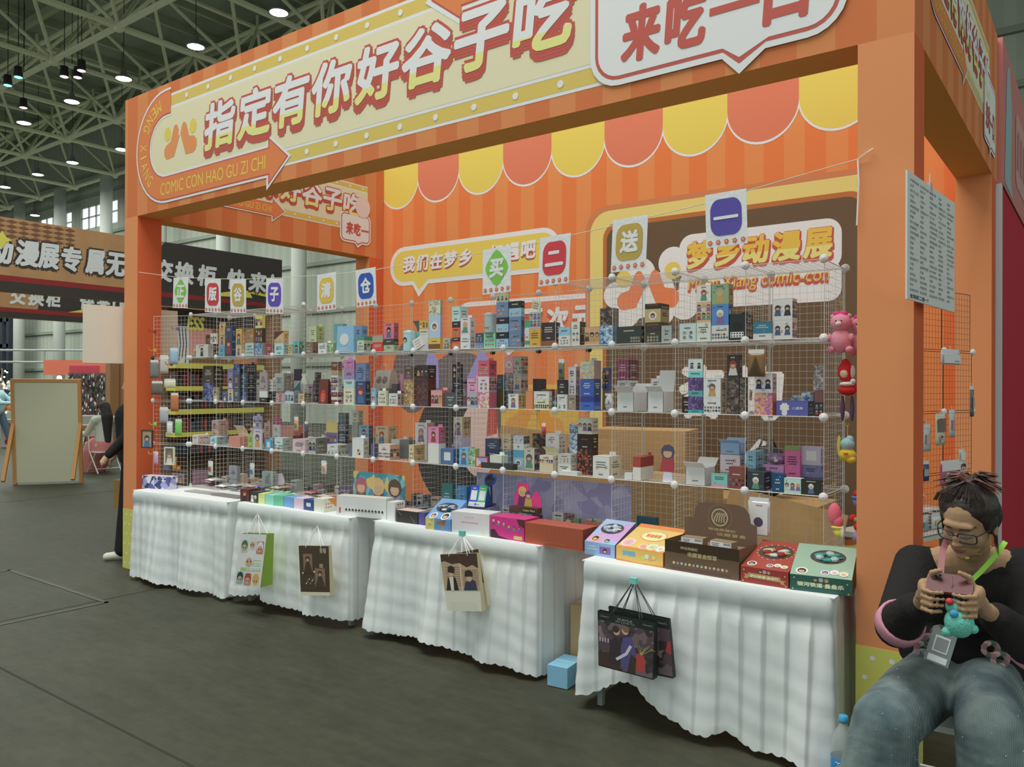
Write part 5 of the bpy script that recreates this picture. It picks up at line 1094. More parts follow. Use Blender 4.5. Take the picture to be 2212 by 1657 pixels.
# ============================================================ LARGE BOXES ALONG THE TABLE FRONTS
rnd = random.Random(21)
class FB: pass
def tplane(h, o=(0, 0)): p = Plane((o[0], o[1], h), (1, 0, 0), (0, 0, 1)); p.w = Vector((0, 1, 0)); return p
ZT_ = TOP + .0012
def fbox(name, label, cat, bl, br, ytl, depth, col, ctop=None, cside=None, group='display boxes along the table fronts', z=ZT_, hole=None, closed=True):
    A = at(*bl, Z=z); B = at(*br, Z=z); w = (B - A).length; ang = math.atan2(B.y - A.y, B.x - A.x)
    tA = (A - EYE).dot(F_); h = at(bl[0], ytl, t=tA).z - z
    if isinstance(depth, tuple): C_ = at(*depth, Z=z + h); d = max(.05, (C_ - A).xy.dot(Vector((-math.sin(ang), math.cos(ang))))); 
    else: d = depth
    d = max(.03, min(d, 3.770 - max(A.y, B.y))); hb = h
    if isinstance(depth, tuple): hb = max(h, at(*depth, Y=A.y + d).z - z)
    r = thing(name, label, cat, A, ang, group); q = FB(); q.w, q.h, q.d, q.r, q.A, q.ang = w, h, d, r, A, ang
    q.f = Plane((0, -.0003, 0), (1, 0, 0), (0, -1, 0)); q.t = tplane(h + .0003); q.t.w = Vector((0, 1, (hb - h) / d)); q.t.n = Vector((0, -(hb - h) / d, 1)).normalized(); q.s = Plane((w + .0003, 0, 0), (0, 1, 0), (1, 0, 0))
    m = mat(col, .4) if not hasattr(col, 'name') else col; ms = mat(cside, .4) if cside else m; mt = (mat(ctop, .4) if not hasattr(ctop, 'name') else ctop) if ctop else m
    mb = MB(); mb.box(0, 0, 0, w, d, h, m, skip=('top', 'right')); mb.box(0, 0, 0, w, d, h, ms, skip=('front', 'back', 'left', 'top', 'bottom'))
    if closed: mb.box(0, 0, 0, w, d, h, mt, skip=('front', 'back', 'left', 'right', 'bottom'))
    mb.v = [(x, y_, (hb if y_ > d / 2 else h) if z_ > h / 2 else z_) for x, y_, z_ in mb.v]
    mb.build('carton', r)
    if hole:
        u, v, ru, rv, mf = hole; ow = MB(); poly2(ow, q.t, circle_pts(u * w, v * d, ru * w, 24, rv * d), .0006, mat((70, 64, 60), .6)); ow.build('oval_window', r)
        fm = MB(); mm = [mat(c, .18, metal=.2) for c in mf]
        for i in range(9): a = i * .7; fm.ball((u * w + ru * w * .5 * math.cos(a), v * d + rv * d * .45 * math.sin(a), h + (hb - h) * (v + rv * .45 * math.sin(a)) + .001), (ru * w * .42, rv * d * .36, .005 + .004 * (i % 3)), mm[i % len(mm)], 7, 5, Matrix.Rotation(i, 4, 'Z'))
        fm.build('foil_packets', r)
    return q
def pr_(q, fn, name='front_print'): mb = MB(); fn(mb); mb.build(name, q.r)
def badge(mb, pl, u, v, r, d, hair=None, ring=(228, 226, 220)): poly2(mb, pl, circle_pts(u, v, r * 1.15, 14), d, mat(ring)); blobhead(mb, pl, u, v, r * .85, d + .0003, rnd, hair)
# --- first table
q = fbox('photo_box', 'lilac and blue printed box at the left end of the first table', 'box', (307, 1054), (364, 1058), 1027, .10, art_mat(PAL['navy'][:2] + PAL['lilac'] + [(150, 90, 120)], 22), (190, 186, 200))
pr_(q, lambda mb: [poly2(mb, q.f, circle_pts(q.w * (.5 + .12 * i), q.h * .78, q.h * .08, 8), .0004, BLACK) for i in range(4)])
q = fbox('framed_picture', 'dark framed picture leaning beside the lilac box on the first table', 'picture', (367, 1046), (402, 1050), 1016, .03, (66, 60, 52), group='pictures on the first table')
pr_(q, lambda mb: (poly2(mb, q.f, [(q.w * .1, q.h * .14), (q.w * .9, q.h * .14), (q.w * .9, q.h * .86), (q.w * .1, q.h * .86)], .0004, mat((150, 132, 120))), person_print(mb, q.f, q.w * .36, q.h * .16, q.h * .6, .0008, rnd), person_print(mb, q.f, q.w * .66, q.h * .16, q.h * .55, .0016, rnd)))
for i, (bl, br, yt, c, t) in enumerate((((398, 1062), (452, 1069), 1060, (150, 150, 146), 'left'), ((455, 1070), (512, 1078), 1067, (120, 116, 112), 'middle'), ((414, 1052), (470, 1058), 1049, (170, 160, 160), 'back'))):
    q = fbox('flat_packet_stack', 'low grey stack of flat packets, %s one on the first table' % t, 'packets', bl, br, yt, .10, c, group='flat packet stacks on the first table')
q = fbox('purple_card', 'plain dull purple card standing upright inside the first rack bay', 'card', (416, 1048), (450, 1046), 1017, .004, (140, 106, 126), group='cards')
# --- second table: row of small upright boxes
rowB = [((519, 1082), (538, 1084), 1056, (96, 50, 46), 'fig', 'dark red art box, first of the front row on the second table'), ((540, 1085), (557, 1087), 1062, (62, 60, 60), 'figs', 'black and white art box, second of the front row on the second table'),
 ((558, 1088), (572, 1089), 1066, (202, 216, 136), '', 'pale lime box in the front row between black-white and mint boxes'), ((573, 1089), (591, 1092), 1068, (132, 208, 188), '', 'mint box in the front row beside the lime box'), ((592, 1092), (612, 1094), 1070, (96, 186, 146), '', 'plain green box in the front row of the second table'),
 ((613, 1094), (634, 1098), 1072, (106, 158, 208), '', 'plain sky blue box in the front row of the second table'), ((635, 1098), (655, 1101), 1075, (228, 188, 208), '', 'plain pink box in the front row of the second table'), ((657, 1101), (676, 1104), 1078, (52, 72, 132), 'sq', 'navy box with a white square in the front row'), ((678, 1104), (699, 1107), 1076, (228, 214, 194), 'corner', 'cream box with orange corner closing the front row of the second table')]
for bl, br, yt, c, k, l in rowB:
    q = fbox('upright_box', l, 'box', bl, br, yt, .115, c if k != 'fig' and k != 'figs' else c, cside=None, group='front row of upright boxes on the second table')
    mb = MB()
    if k == 'fig': person_print(mb, q.f, q.w * .5, q.h * .06, q.h * .85, .0003, rnd, (170, 60, 44), (50, 46, 46))
    elif k == 'figs': person_print(mb, q.f, q.w * .3, q.h * .06, q.h * .7, .0003, rnd, (220, 220, 216), (216, 216, 214)); person_print(mb, q.f, q.w * .7, q.h * .06, q.h * .7, .0012, rnd, (216, 216, 212), (80, 80, 80))
    elif k == 'sq': poly2(mb, q.f, [(q.w * .25, q.h * .35), (q.w * .75, q.h * .35), (q.w * .75, q.h * .7), (q.w * .25, q.h * .7)], .0003, mat((206, 212, 220)))
    elif k == 'corner': poly2(mb, q.s, [(q.d * .3, q.h), (q.d, q.h), (q.d, q.h * .25)], .0003, mat((220, 136, 56))); [poly2(mb, q.s, circle_pts(q.d * (.2 + .18 * (i % 3)), q.h * (.35 + .25 * (i // 3)), q.h * .06, 8), .0006, mat((190, 90, 84))) for i in range(6)]
    if mb.v: mb.build('front_print', q.r)
q = fbox('long_white_box', 'long cream-white box printed with a row of little black house icons', 'box', (727, 1113), (834, 1122), 1070, .15, (234, 230, 214), (206, 198, 186), (220, 212, 194))
def ic(mb):
    for i in range(12):
        u = q.w * (.20 + .066 * i); s_ = q.h * .055; v = q.h * .24
        if u > q.w * .96: break
        poly2(mb, q.f, [(u - s_, v), (u + s_, v), (u + s_, v + s_ * 1.4), (u + s_ * 1.5, v + s_ * 1.4), (u, v + s_ * 3), (u - s_ * 1.5, v + s_ * 1.4), (u - s_, v + s_ * 1.4)], .0004, mat((58, 56, 50))); poly2(mb, q.f, [(u - s_ * .4, v), (u + s_ * .4, v), (u + s_ * .4, v + s_), (u - s_ * .4, v + s_)], .0007, mat((230, 226, 212)))
    poly2(mb, q.f, [(q.w * .055, q.h * .14), (q.w * .085, q.h * .14), (q.w * .085, q.h * .42), (q.w * .055, q.h * .42)], .0004, mat((200, 66, 56)))
pr_(q, ic)
# sloping display boxes behind the row
for bl, br, yt, cs, l, hc in (((541, 1068), (566, 1071), 1052, (76, 82, 112), 'navy display box with a blue oval window behind the upright row', [(60, 100, 200), (190, 200, 220)]), ((572, 1074), (622, 1080), 1057, (150, 206, 184), 'mint and cream display box with dark dots behind the upright row', [(226, 206, 150), (210, 220, 190)])):
    q = fbox('window_box', l, 'box', bl, br, yt, .13, cs, cs if hc[0][0] < 100 else (226, 208, 158), hole=(.5, .5, .33, .3, hc) if hc[0][0] < 100 else None)
    if hc[0][0] > 100: pr_(q, lambda mb: [poly2(mb, q.t, circle_pts(q.w * (.2 + .2 * (i % 4)), q.d * (.3 + .3 * (i // 4)), q.w * .05, 8), .0006, PRN_DARK) for i in range(8)], 'lid_print')
mb = MB()
vs = [(0, 0, 0), (.17, 0, 0), (.20, .02, .10), (.15, .03, .16), (.07, .03, .15), (0, .02, .08)]
mb.add(vs + [(x, y + .004, z) for x, y, z in vs], [(0, 1, 2, 3, 4, 5), (11, 10, 9, 8, 7, 6)] + [(i, (i + 6), (i + 1) % 6 + 6, (i + 1) % 6) for i in range(6)], mat((226, 196, 204), .5)); 
o = mb.build('arched_card', None, loc=at(540, 1066, Z=ZT_) + Vector((.03, .14, 0))); tag(o, 'pale pink arched card standing behind the navy display box', 'card')
# --- third table
q = fbox('white_box', 'tall white box at the left end of the third table', 'box', (836, 1124), (853, 1126), 1084, .14, (232, 228, 220), (226, 222, 214)); pr_(q, lambda mb: [blobhead(mb, q.s, q.d * (.3 + .22 * i), q.h * .85, .008, .0004, rnd) for i in range(3)])
q = fbox('black_box', 'plain black carton between white and purple boxes', 'box', (856, 1127), (902, 1133), 1101, .10, (56, 52, 50), (216, 186, 172)); pr_(q, lambda mb: [strip2(mb, q.f, [(q.w * .04, q.h * .95), (q.w * .25, q.h * .6)], .0012, .0004, mat((180, 180, 176))), strip2(mb, q.f, [(q.w * .65, q.h * .6), (q.w * .9, q.h * .06)], .0012, .0004, mat((180, 180, 176)))])
q = fbox('purple_box', 'plain deep purple box beside the black carton', 'box', (904, 1133), (917, 1135), 1106, .10, (84, 76, 140), (110, 110, 130))
q = fbox('comic_window_box', 'blue comic display box with an oval window full of foil packets', 'box', (919, 1142), (973, 1149), 1117, (957, 1076), (96, 146, 204), (104, 150, 200), hole=(.5, .55, .4, .25, [(150, 180, 220), (190, 190, 190), (60, 80, 130)]))
def cm(mb):
    poly2(mb, q.f, [(0, 0), (q.w * .36, 0), (q.w * .36, q.h), (0, q.h)], .0003, mat((228, 200, 110))); blobhead(mb, q.f, q.w * .18, q.h * .5, q.h * .25, .0006, rnd, (236, 216, 120)); poly2(mb, q.f, rrect(q.w * .45, q.h * .5, q.w * .8, q.h * .82, .008, 3), .0004, mat((160, 110, 50))); poly2(mb, q.f, circle_pts(q.w * .68, q.h * .26, q.h * .16, 10), .0004, mat((190, 140, 80))); poly2(mb, q.f, circle_pts(q.w * .92, q.h * .2, q.h * .07, 6), .0004, mat((230, 80, 50)))
    badge(mb, q.t, q.w * .72, q.d * .14, q.w * .14, .0006, (60, 56, 54)); badge(mb, q.t, q.w * .25, q.d * .12, q.w * .12, .0006)
pr_(q, cm)
q = fbox('pink_box', 'pale pink and mint gift carton with small red lettering, on the third table', 'box', (976, 1150), (1057, 1159), 1104, .16, (232, 206, 214), (226, 214, 218), (226, 216, 220)); PINK = q
pr_(q, lambda mb: (text2(mb, q.f, '◇ ○ ◇', q.w * .35, q.h * .72, q.w * .58, q.h * .82, .0004, mat((214, 110, 120))), lines(mb, q.f, q.w * .22, q.h * .5, q.w * .75, q.h * .66, 1, .0004, (216, 130, 140), rnd), poly2(mb, q.f, [(0, 0), (q.w, 0), (q.w, q.h * .3), (q.w * .85, q.h * .2), (q.w * .6, q.h * .24), (q.w * .3, q.h * .12), (0, q.h * .2)], .0003, mat((200, 222, 218))), poly2(mb, q.f, circle_pts(q.w * .84, q.h * .14, q.h * .1, 10), .0006, mat((228, 206, 160)))))
q = fbox('magenta_box', 'magenta box printed with six small figures on the third table', 'box', (1060, 1160), (1132, 1171), 1114, .15, (206, 40, 132), (204, 52, 130)); MAG = q
def mg(mb):
    for i in range(6): person_print(mb, q.f, q.w * (.09 + .155 * i), q.h * (.62 - .05 * i if i < 3 else .42), q.h * .25, .0005 + i * .0001, rnd, rnd.choice([(226, 190, 80), (90, 60, 110), (220, 220, 215)]))
    poly2(mb, q.f, [(0, 0), (q.w * .6, 0), (q.w * .25, q.h * .12), (q.w * .12, q.h * .4), (0, q.h * .36)], .0003, mat((70, 34, 56))); poly2(mb, q.f, [(q.w * .78, q.h), (q.w, q.h), (q.w, q.h * .6), (q.w * .85, q.h * .72)], .0003, mat((80, 50, 46))); poly2(mb, q.f, [(q.w * .7, q.h * .05), (q.w * .95, q.h * .05), (q.w * .95, q.h * .22), (q.w * .7, q.h * .22)], .0006, mat((206, 180, 100)))
pr_(q, mg)
# display header standing on the magenta box
hz = ZT_ + MAG.h + .0004
hd = thing('display_card', 'magenta header card lettered Golden Wind standing on the magenta box', 'display card', at(1101, 1105, Z=hz), MAG.ang)
w = .20; mb = MB(); mb.box(0, 0, 0, w, .05, .035, mat((84, 58, 50), .5)); mb.build('tray', hd)
pts = [(0, .03), (w, .03), (w, .085), (w * .92, .10), (w * .88, .13), (w * .75, .125), (w * .7, .10), (w * .55, .10), (w * .52, .165), (w * .45, .17), (w * .12, .17), (w * .08, .12), (0, .09)]
mb = MB(); pf = Plane((0, .046, 0), (1, 0, 0), (0, -1, 0)); poly2(mb, pf, pts, 0, mat((218, 50, 130), .45)); poly2(mb, Plane((0, .0485, 0), (1, 0, 0), (0, -1, 0)), pts, 0, mat((180, 60, 110), .45)); mb.build('header_panel', hd)
mb = MB(); person_print(mb, pf, w * .3, .035, .125, .0004, rnd, (232, 180, 80), (110, 50, 100)); person_print(mb, pf, w * .52, .035, .10, .001, rnd, (110, 70, 120), (190, 160, 60)); p2 = Plane((0, -.0004, 0), (1, 0, 0), (0, -1, 0)); poly2(mb, p2, [(w * .45, .004), (w * .96, .004), (w * .96, .034), (w * .45, .034)], .0003, BLACK); text2(mb, p2, 'Golden Wind', w * .49, .012, w * .92, .026, .0007, mat((226, 206, 110)), .01); mb.build('lettering', hd)
# payment stand (codes left out) and round reader on top
q0_ = at(1011, 1093, Z=ZT_ + PINK.h + .0004); ps_ = thing('payment_stand', 'blue and green payment sign standing on the pale pink gift carton', 'sign', q0_, PINK.ang + .05)
w, h, dd = .115, .125, .06; mb = MB(); lean = .045
vs = [(0, 0, 0), (w, 0, 0), (w, lean, h), (0, lean, h), (0, dd + lean, 0), (w, dd + lean, 0)]
mb.add(vs, [(0, 1, 2, 3), (5, 4, 3, 2)], mat((44, 90, 180), .35)); mb.add(vs, [(1, 5, 2), (4, 0, 3), (0, 4, 5, 1)], mat((36, 76, 160), .35)); mb.build('stand', ps_)
class LP(Plane):
    def P(s, u, v, d=0.0): return Vector((u, lean * v / h - d, v + d * .3))
lp = LP((0, 0, 0), (1, 0, 0), (0, -1, 0)); mb = MB()
poly2(mb, lp, [(0, h * .22), (w * .5, h * .22), (w * .5, h), (0, h)], .0006, mat((40, 84, 206), .35)); poly2(mb, lp, [(w * .5, h * .22), (w, h * .22), (w, h), (w * .5, h)], .0006, mat((44, 176, 104), .35)); poly2(mb, lp, [(0, 0), (w, 0), (w, h * .22), (0, h * .22)], .0006, mat((226, 230, 234), .35))
for a in (.07, .57): poly2(mb, lp, [(w * a, h * .3), (w * (a + .36), h * .3), (w * (a + .36), h * .76), (w * a, h * .76)], .0012, WHITE); lines(mb, lp, w * a, h * .82, w * (a + .36), h * .95, 1, .0012, (226, 230, 226), rnd)
poly2(mb, lp, circle_pts(w * .42, h * .11, .007, 10), .0012, mat((50, 80, 200))); lines(mb, lp, w * .5, h * .06, w * .68, h * .16, 1, .0012, (120, 130, 160), rnd); mb.build('sign_face', ps_)
rd = thing('card_reader', 'round black and blue disc reader above the payment sign', 'card reader', q0_ + Vector((.06, .12, 0)), PINK.ang)
mb = MB(); M4 = Matrix.Translation((.02, .0, .155)) @ Matrix.Rotation(-.25, 4, 'Y') @ Matrix.Rotation(1.1, 4, 'X'); mb.lathe([(.040, -.006), (.043, 0), (.043, .006), (.038, .008)], mat((40, 70, 170), .3), 24, M=M4); mb.build('rim', rd, True)
mb = MB(); mb.lathe([(.034, .008), (.030, .0105)], mat((42, 46, 52), .2), 24, M=M4); mb.build('screen', rd, True); mb = MB(); mb.tube([(.02, .01, .15), (.02, .015, 0)], .006, mat((60, 66, 80)), 8); mb.lathe([(.03, 0), (.03, .004)], mat((60, 66, 80)), 16, (.02, .015, 0)); mb.build('foot', rd)
q = fbox('rust_box', 'long rust-red carton with faint gold lettering overhanging the third table', 'box', (1134, 1172), (1259, 1191), 1128, .15, (166, 78, 48), (176, 84, 60), (150, 66, 42))
pr_(q, lambda mb: (text2(mb, q.f, '收藏系列 大切盒装', q.w * .32, q.h * .10, q.w * .72, q.h * .2, .0004, mat((190, 120, 50))), poly2(mb, q.f, [(0, 0), (q.w, 0), (q.w, q.h * .035), (0, q.h * .035)], .0003, mat((220, 60, 40))), [strip2(mb, q.f, [(q.w * (.08 + .07 * i), q.h * .93), (q.w * (.08 + .07 * i), q.h * (.72 - .08 * (i % 3)))], .0008, .0004, mat((196, 124, 84))) for i in range(13)]))
RUST = q
# --- fourth table
q = fbox('blue_window_box', 'blue and lilac display box with an oval window, leftmost on the fourth table', 'box', (1263, 1196), (1328, 1207), 1168, (1305, 1120), (136, 170, 214), art_mat([(150, 176, 220), (130, 160, 210), (190, 150, 200), (160, 180, 220)], 9), (110, 90, 170), hole=(.48, .62, .36, .22, [(206, 212, 222), (160, 180, 210)]))
pr_(q, lambda mb: (badge(mb, q.t, q.w * .25, q.d * .16, q.w * .12, .0006, (50, 48, 48), (220, 170, 90)), badge(mb, q.t, q.w * .66, q.d * .12, q.w * .1, .0006, None, (150, 190, 226)), poly2(mb, q.f, [(q.w * .5, q.h * .2), (q.w * .86, q.h * .2), (q.w * .86, q.h * .75), (q.w * .5, q.h * .75)], .0003, mat((130, 96, 160))), blobhead(mb, q.f, q.w * .68, q.h * .45, q.h * .2, .0006, rnd, (70, 50, 90)), lines(mb, q.f, q.w * .1, q.h * .4, q.w * .42, q.h * .8, 2, .0004, (206, 226, 236), rnd)))
q = fbox('orange_box', 'orange and yellow carton with a round medallion and pink badges', 'box', (1331, 1209), (1432, 1227), 1179, (1371, 1129), (234, 176, 80), (238, 180, 96), (226, 120, 60))
def og(mb):
    t = q.t; poly2(mb, t, [(0, q.d * .86), (q.w, q.d * .86), (q.w, q.d), (0, q.d)], .0004, mat((232, 128, 62))); poly2(mb, t, [(0, 0), (q.w, 0), (q.w, q.d * .05), (0, q.d * .05)], .0004, mat((232, 128, 62)))
    poly2(mb, t, circle_pts(q.w * .52, q.d * .56, q.w * .27, 28, q.d * .2), .0006, mat((226, 116, 60))); poly2(mb, t, circle_pts(q.w * .52, q.d * .56, q.w * .255, 28, q.d * .185), .0009, mat((236, 214, 150)))
    text2(mb, t, '盲盒惊喜', q.w * .36, q.d * .50, q.w * .68, q.d * .63, .0012, mat((226, 120, 66)), .05)
    for u, v, r_, c in ((.16, .20, .11, (232, 160, 170)), (.52, .13, .07, (230, 150, 120)), (.70, .16, .09, (190, 206, 150)), (.88, .14, .08, (222, 214, 190))): poly2(mb, t, circle_pts(q.w * u, q.d * v, q.w * r_ * 1.2, 14), .0006, WHITE); poly2(mb, t, circle_pts(q.w * u, q.d * v, q.w * r_, 14), .0009, mat(c)); blobhead(mb, t, q.w * u, q.d * v, q.w * r_ * .6, .0012, rnd, c)
    f = q.f; text2(mb, f, '系列惊喜', q.w * .14, q.h * .42, q.w * .42, q.h * .78, .0004, mat((96, 170, 206)), .06)
    for i in range(4): poly2(mb, f, circle_pts(q.w * (.6 + .07 * i), q.h * (.5 + .1 * (i % 2)), q.w * .045, 10), .0004 + i * .0003, mat([(180, 200, 110), (226, 214, 190), (206, 160, 110), (226, 190, 90)][i]))
    poly2(mb, f, [(0, 0), (q.w, 0), (q.w, q.h * .12), (q.w * .5, q.h * .04), (0, q.h * .14)], .0004, mat((232, 130, 64)))
pr_(q, og)
# brown display carton with a shaped header and two loose packs
BR = (100, 78, 58); q = fbox('brown_display_carton', 'large brown display carton with a tall shaped header and gold print', 'display box', (1436, 1228), (1596, 1255), 1165, .20, BR, None, (112, 92, 70), closed=False)
w, h, d = q.w, q.h, q.d; mb = MB(); mb.box(.003, .003, h * .78, w - .003, d - .003, h * .82, mat((130, 112, 84), .6)); mb.box(.0, .0, h * .6, w, .003, h, mat((84, 64, 46))); mb.build('inner_tray', q.r)
hh = [(0, h * .9), (w, h * .9), (w, h * 1.70), (w * .92, h * 1.76), (w * .90, h * 2.1), (w * .84, h * 2.32), (w * .74, h * 2.40), (w * .30, h * 2.40), (w * .20, h * 2.32), (w * .15, h * 2.1), (w * .14, h * 1.76), (0, h * 1.74)]
hh = [(u * 1.0, v * .92) for u, v in hh]
mb = MB(); pf = Plane((0, d - .002, 0), (1, 0, 0), (0, -1, 0)); poly2(mb, pf, hh, 0, mat((108, 84, 68), .5)); poly2(mb, Plane((0, d, 0), (1, 0, 0), (0, -1, 0)), hh, 0, mat((160, 140, 110), .6)); mb.build('header_card', q.r)
mb = MB(); cx, cy = w * .5, h * 1.72; GD = mat((176, 156, 110), .4, metal=.2)
for r_, c in ((.17, (128, 96, 78)), (.155, (104, 80, 64)), (.115, (186, 172, 138)), (.10, (110, 88, 70))): poly2(mb, pf, circle_pts(cx, cy, w * r_, 28), .0004 + (.17 - r_) * .01, mat(c))
for i in range(5): strip2(mb, pf, [(cx - w * .08 + w * .035 * i, cy - w * .06), (cx - w * .06 + w * .03 * i, cy + w * .01), (cx - w * .02 + w * .03 * i, cy + w * .06)], w * .012, .0018, mat((190, 176, 140)))
text2(mb, pf, '神话英雄纪', w * .34, h * 1.24, w * .72, h * 1.34, .0006, GD, .04); text2(mb, pf, '收藏盲盒', w * .46, h * 1.08, w * .86, h * 1.20, .0006, GD, .04)
f = q.f; text2(mb, f, '神话英雄纪', w * .22, h * .74, w * .46, h * .84, .0004, GD, .04); text2(mb, f, '收藏盲盒惊喜', w * .32, h * .52, w * .72, h * .68, .0004, GD, .05)
for i in range(14): u = w * (.13 + .055 * i); poly2(mb, f, circle_pts(u, h * .26, w * .018, 8), .0004, mat([(206, 190, 120), (190, 150, 150), (150, 170, 196), (176, 196, 150)][i % 4])); blobhead(mb, f, u, h * .27, w * .012, .0008, rnd, [(206, 196, 180), (160, 120, 110)][i % 2])
poly2(mb, f, [(w * .08, h * .05), (w * .9, h * .05), (w * .9, h * .12), (w * .08, h * .12)], .0003, mat((92, 66, 52))); mb.build('gold_print', q.r)
for i, (u, rz) in enumerate(((w * .33, .08), (w * .72, -.05))):
    t = thing('small_pack', 'small white-ended brown pack lying %s in the brown display carton' % ('left' if i == 0 else 'right'), 'box', q.r.matrix_basis @ Vector((0, 0, 0)) + Matrix.Rotation(q.ang, 3, 'Z') @ Vector((u, .035, h * .82 + .001)), q.ang + rz, 'packs in the brown display carton')
    mb = MB(); mb.box(-.055, 0, 0, .055, .06, .042, mat((140, 118, 92), .5)); mb.build('carton', t)
    mb = MB(); p2 = Plane((-.055, -.0004, 0), (1, 0, 0), (0, -1, 0)); poly2(mb, p2, [(.002, .002), (.108, .002), (.108, .040), (.002, .040)], 0, mat((222, 222, 214)))
    for k in range(9): poly2(mb, p2, [(.070 + k * .004, .026), (.072 + k * .004, .026), (.072 + k * .004, .037), (.070 + k * .004, .037)], .0004, PRN_DARK)
    lines(mb, p2, .008, .02, .05, .036, 2, .0004, (90, 90, 110), rnd); lines(mb, p2, .06, .006, .10, .016, 1, .0004, (110, 110, 110), rnd); mb.build('end_label', t)
def chibi_lid(q, ribbon, stars):
    mb = MB(); f, t = q.f, q.t
    for i in range(3): badge(mb, t, q.w * (.56 + .15 * i), q.d * (.13 + .03 * (i % 2)), q.w * .065, .0006 + i * .0008, [(96, 84, 130), (206, 206, 200), (214, 190, 130)][i])
    badge(mb, t, q.w * .18, q.d * .13, q.w * .09, .0006, (70, 56, 50))
    for i in range(3): blobhead(mb, f, q.w * (.42 + .09 * i), q.h * .80, q.w * .04, .0005 + i * .0008, rnd, [(90, 80, 84), (150, 170, 180), (160, 120, 90)][i])
    if ribbon: poly2(mb, f, [(q.w * .06, q.h * .30), (q.w * .16, q.h * .26), (q.w * .16, q.h * .36), (q.w * .84, q.h * .30), (q.w * .84, q.h * .20), (q.w * .95, q.h * .16), (q.w * .90, q.h * .3), (q.w * .95, q.h * .42), (q.w * .84, q.h * .44), (q.w * .84, q.h * .60), (q.w * .16, q.h * .66), (q.w * .16, q.h * .54), (q.w * .06, q.h * .56), (q.w * .1, q.h * .43)], .0004, mat((176, 140, 80))); text2(mb, f, ribbon, q.w * .2, q.h * .38, q.w * .8, q.h * .56, .0008, mat((226, 214, 180)), .06)
    if stars: text2(mb, f, stars, q.w * .12, q.h * .30, q.w * .88, q.h * .58, .0005, mat((60, 110, 100)), .09); text2(mb, f, stars, q.w * .12, q.h * .32, q.w * .88, q.h * .60, .0009, mat((206, 220, 170)), .05)
    for u, v in ((.07, .8), (.93, .7), (.95, .1), (.05, .1)): poly2(mb, f, [(q.w * u - .004, q.h * v), (q.w * u, q.h * v - .004), (q.w * u + .004, q.h * v), (q.w * u, q.h * v + .004)], .0005, mat((214, 180, 100)))
    mb.build('front_print', q.r)
q = fbox('red_window_box', 'dark red display box with gold-ringed oval window and ribbon lettering', 'box', (1600, 1256), (1703, 1272), 1222, (1633, 1164), (150, 52, 46), (158, 66, 52), (130, 66, 44), hole=(.48, .60, .36, .24, [(190, 160, 80), (206, 206, 204), (150, 50, 40)]))
mb = MB(); [poly2(mb, q.t, circle_pts(q.w * .48 + q.w * .39 * math.cos(a * .35), q.d * .6 + q.d * .27 * math.sin(a * .35), .004, 6), .0004, mat((206, 170, 100))) for a in range(18)]; mb.build('window_rim_dots', q.r)
chibi_lid(q, '梦幻铁道·自由行', None)
q = fbox('green_window_box', 'dark green display box with crumpled teal foil, rightmost on the fourth table', 'box', (1706, 1273), (1840, 1289), 1239, (1738, 1174), (46, 92, 82), (140, 170, 148), (96, 84, 56), hole=(.55, .62, .30, .22, [(40, 140, 140), (60, 160, 150), (170, 190, 190)]))
chibi_lid(q, None, '银河铁道·叠叠乐')
# flat window boxes behind the rust carton
for bl, br, yt, c, l in (((1203, 1140), (1250, 1149), 1112, (120, 150, 106), 'green leafy display box with a brown oval hole behind the rust carton'), ((1262, 1152), (1318, 1162), 1122, (214, 130, 104), 'salmon display box with an oval picture behind the rust carton')):
    q = fbox('window_box', l, 'box', bl, br, yt, .10, c, art_mat([c, tuple(min(255, x + 40) for x in c), tuple(x // 2 for x in c), (206, 200, 180)], 25), hole=(.45, .5, .32, .3, [(110, 90, 50), (90, 76, 44)] if c[1] > 140 else [(206, 216, 206), (130, 160, 130)]))
q = fbox('art_box', 'flat grey art-printed box lying in front of the rack beside the orange carton', 'box', (1376, 1160), (1462, 1178), 1138, .06, (170, 166, 160), art_mat(PAL['grey'] + [(206, 150, 100)], 30))
# long lilac panel leaning behind the third table's boxes
mb = MB(); A = at(985, 1095, Y=4.10); mb.box(0, 0, 0, 1.15, .006, .30, art_mat([(160, 158, 196), (170, 168, 204), (150, 146, 190), (176, 176, 206)], 12)); tag(mb.build('lilac_panel', None, loc=(-3.35, 4.10, TOP + .002)), 'long pale lilac printed panel leaning at the back of the rack', 'panel')
# ============================================================ CLUTTER, HANGING GOODS, BAGS, BUNTING
rnd = random.Random(5)
def pillow(mb, w, d, h, m, M4=None, n=6):
    vs = []
    for i in range(n + 1):
        for j in range(n + 1):
            u, v = i / n, j / n; b = math.sin(PI * u) * math.sin(PI * v); 
            vs.append(Vector(((u - .5) * w, (v - .5) * d, h * (.15 + .85 * b ** .5) * (1 + .25 * math.sin(i * 2.1 + j * 1.7)))))
    k = len(vs); vs += [Vector((v.x, v.y, 0)) for v in vs]
    if M4: vs = [M4 @ v for v in vs]
    fs = [(i * (n + 1) + j, (i + 1) * (n + 1) + j, (i + 1) * (n + 1) + j + 1, i * (n + 1) + j + 1) for i in range(n) for j in range(n)]
    bt = [tuple(k + x for x in reversed(f)) for f in fs]
    e = [(0, 1)];
    rim = [i * (n + 1) for i in range(n + 1)] + [n * (n + 1) + j for j in range(1, n + 1)] + [i * (n + 1) + n for i in range(n - 1, -1, -1)] + [j for j in range(n - 1, 0, -1)]
    sd = [(rim[i], k + rim[i], k + rim[(i + 1) % len(rim)], rim[(i + 1) % len(rim)]) for i in range(len(rim))]
    mb.add(vs, fs + bt + sd, m)
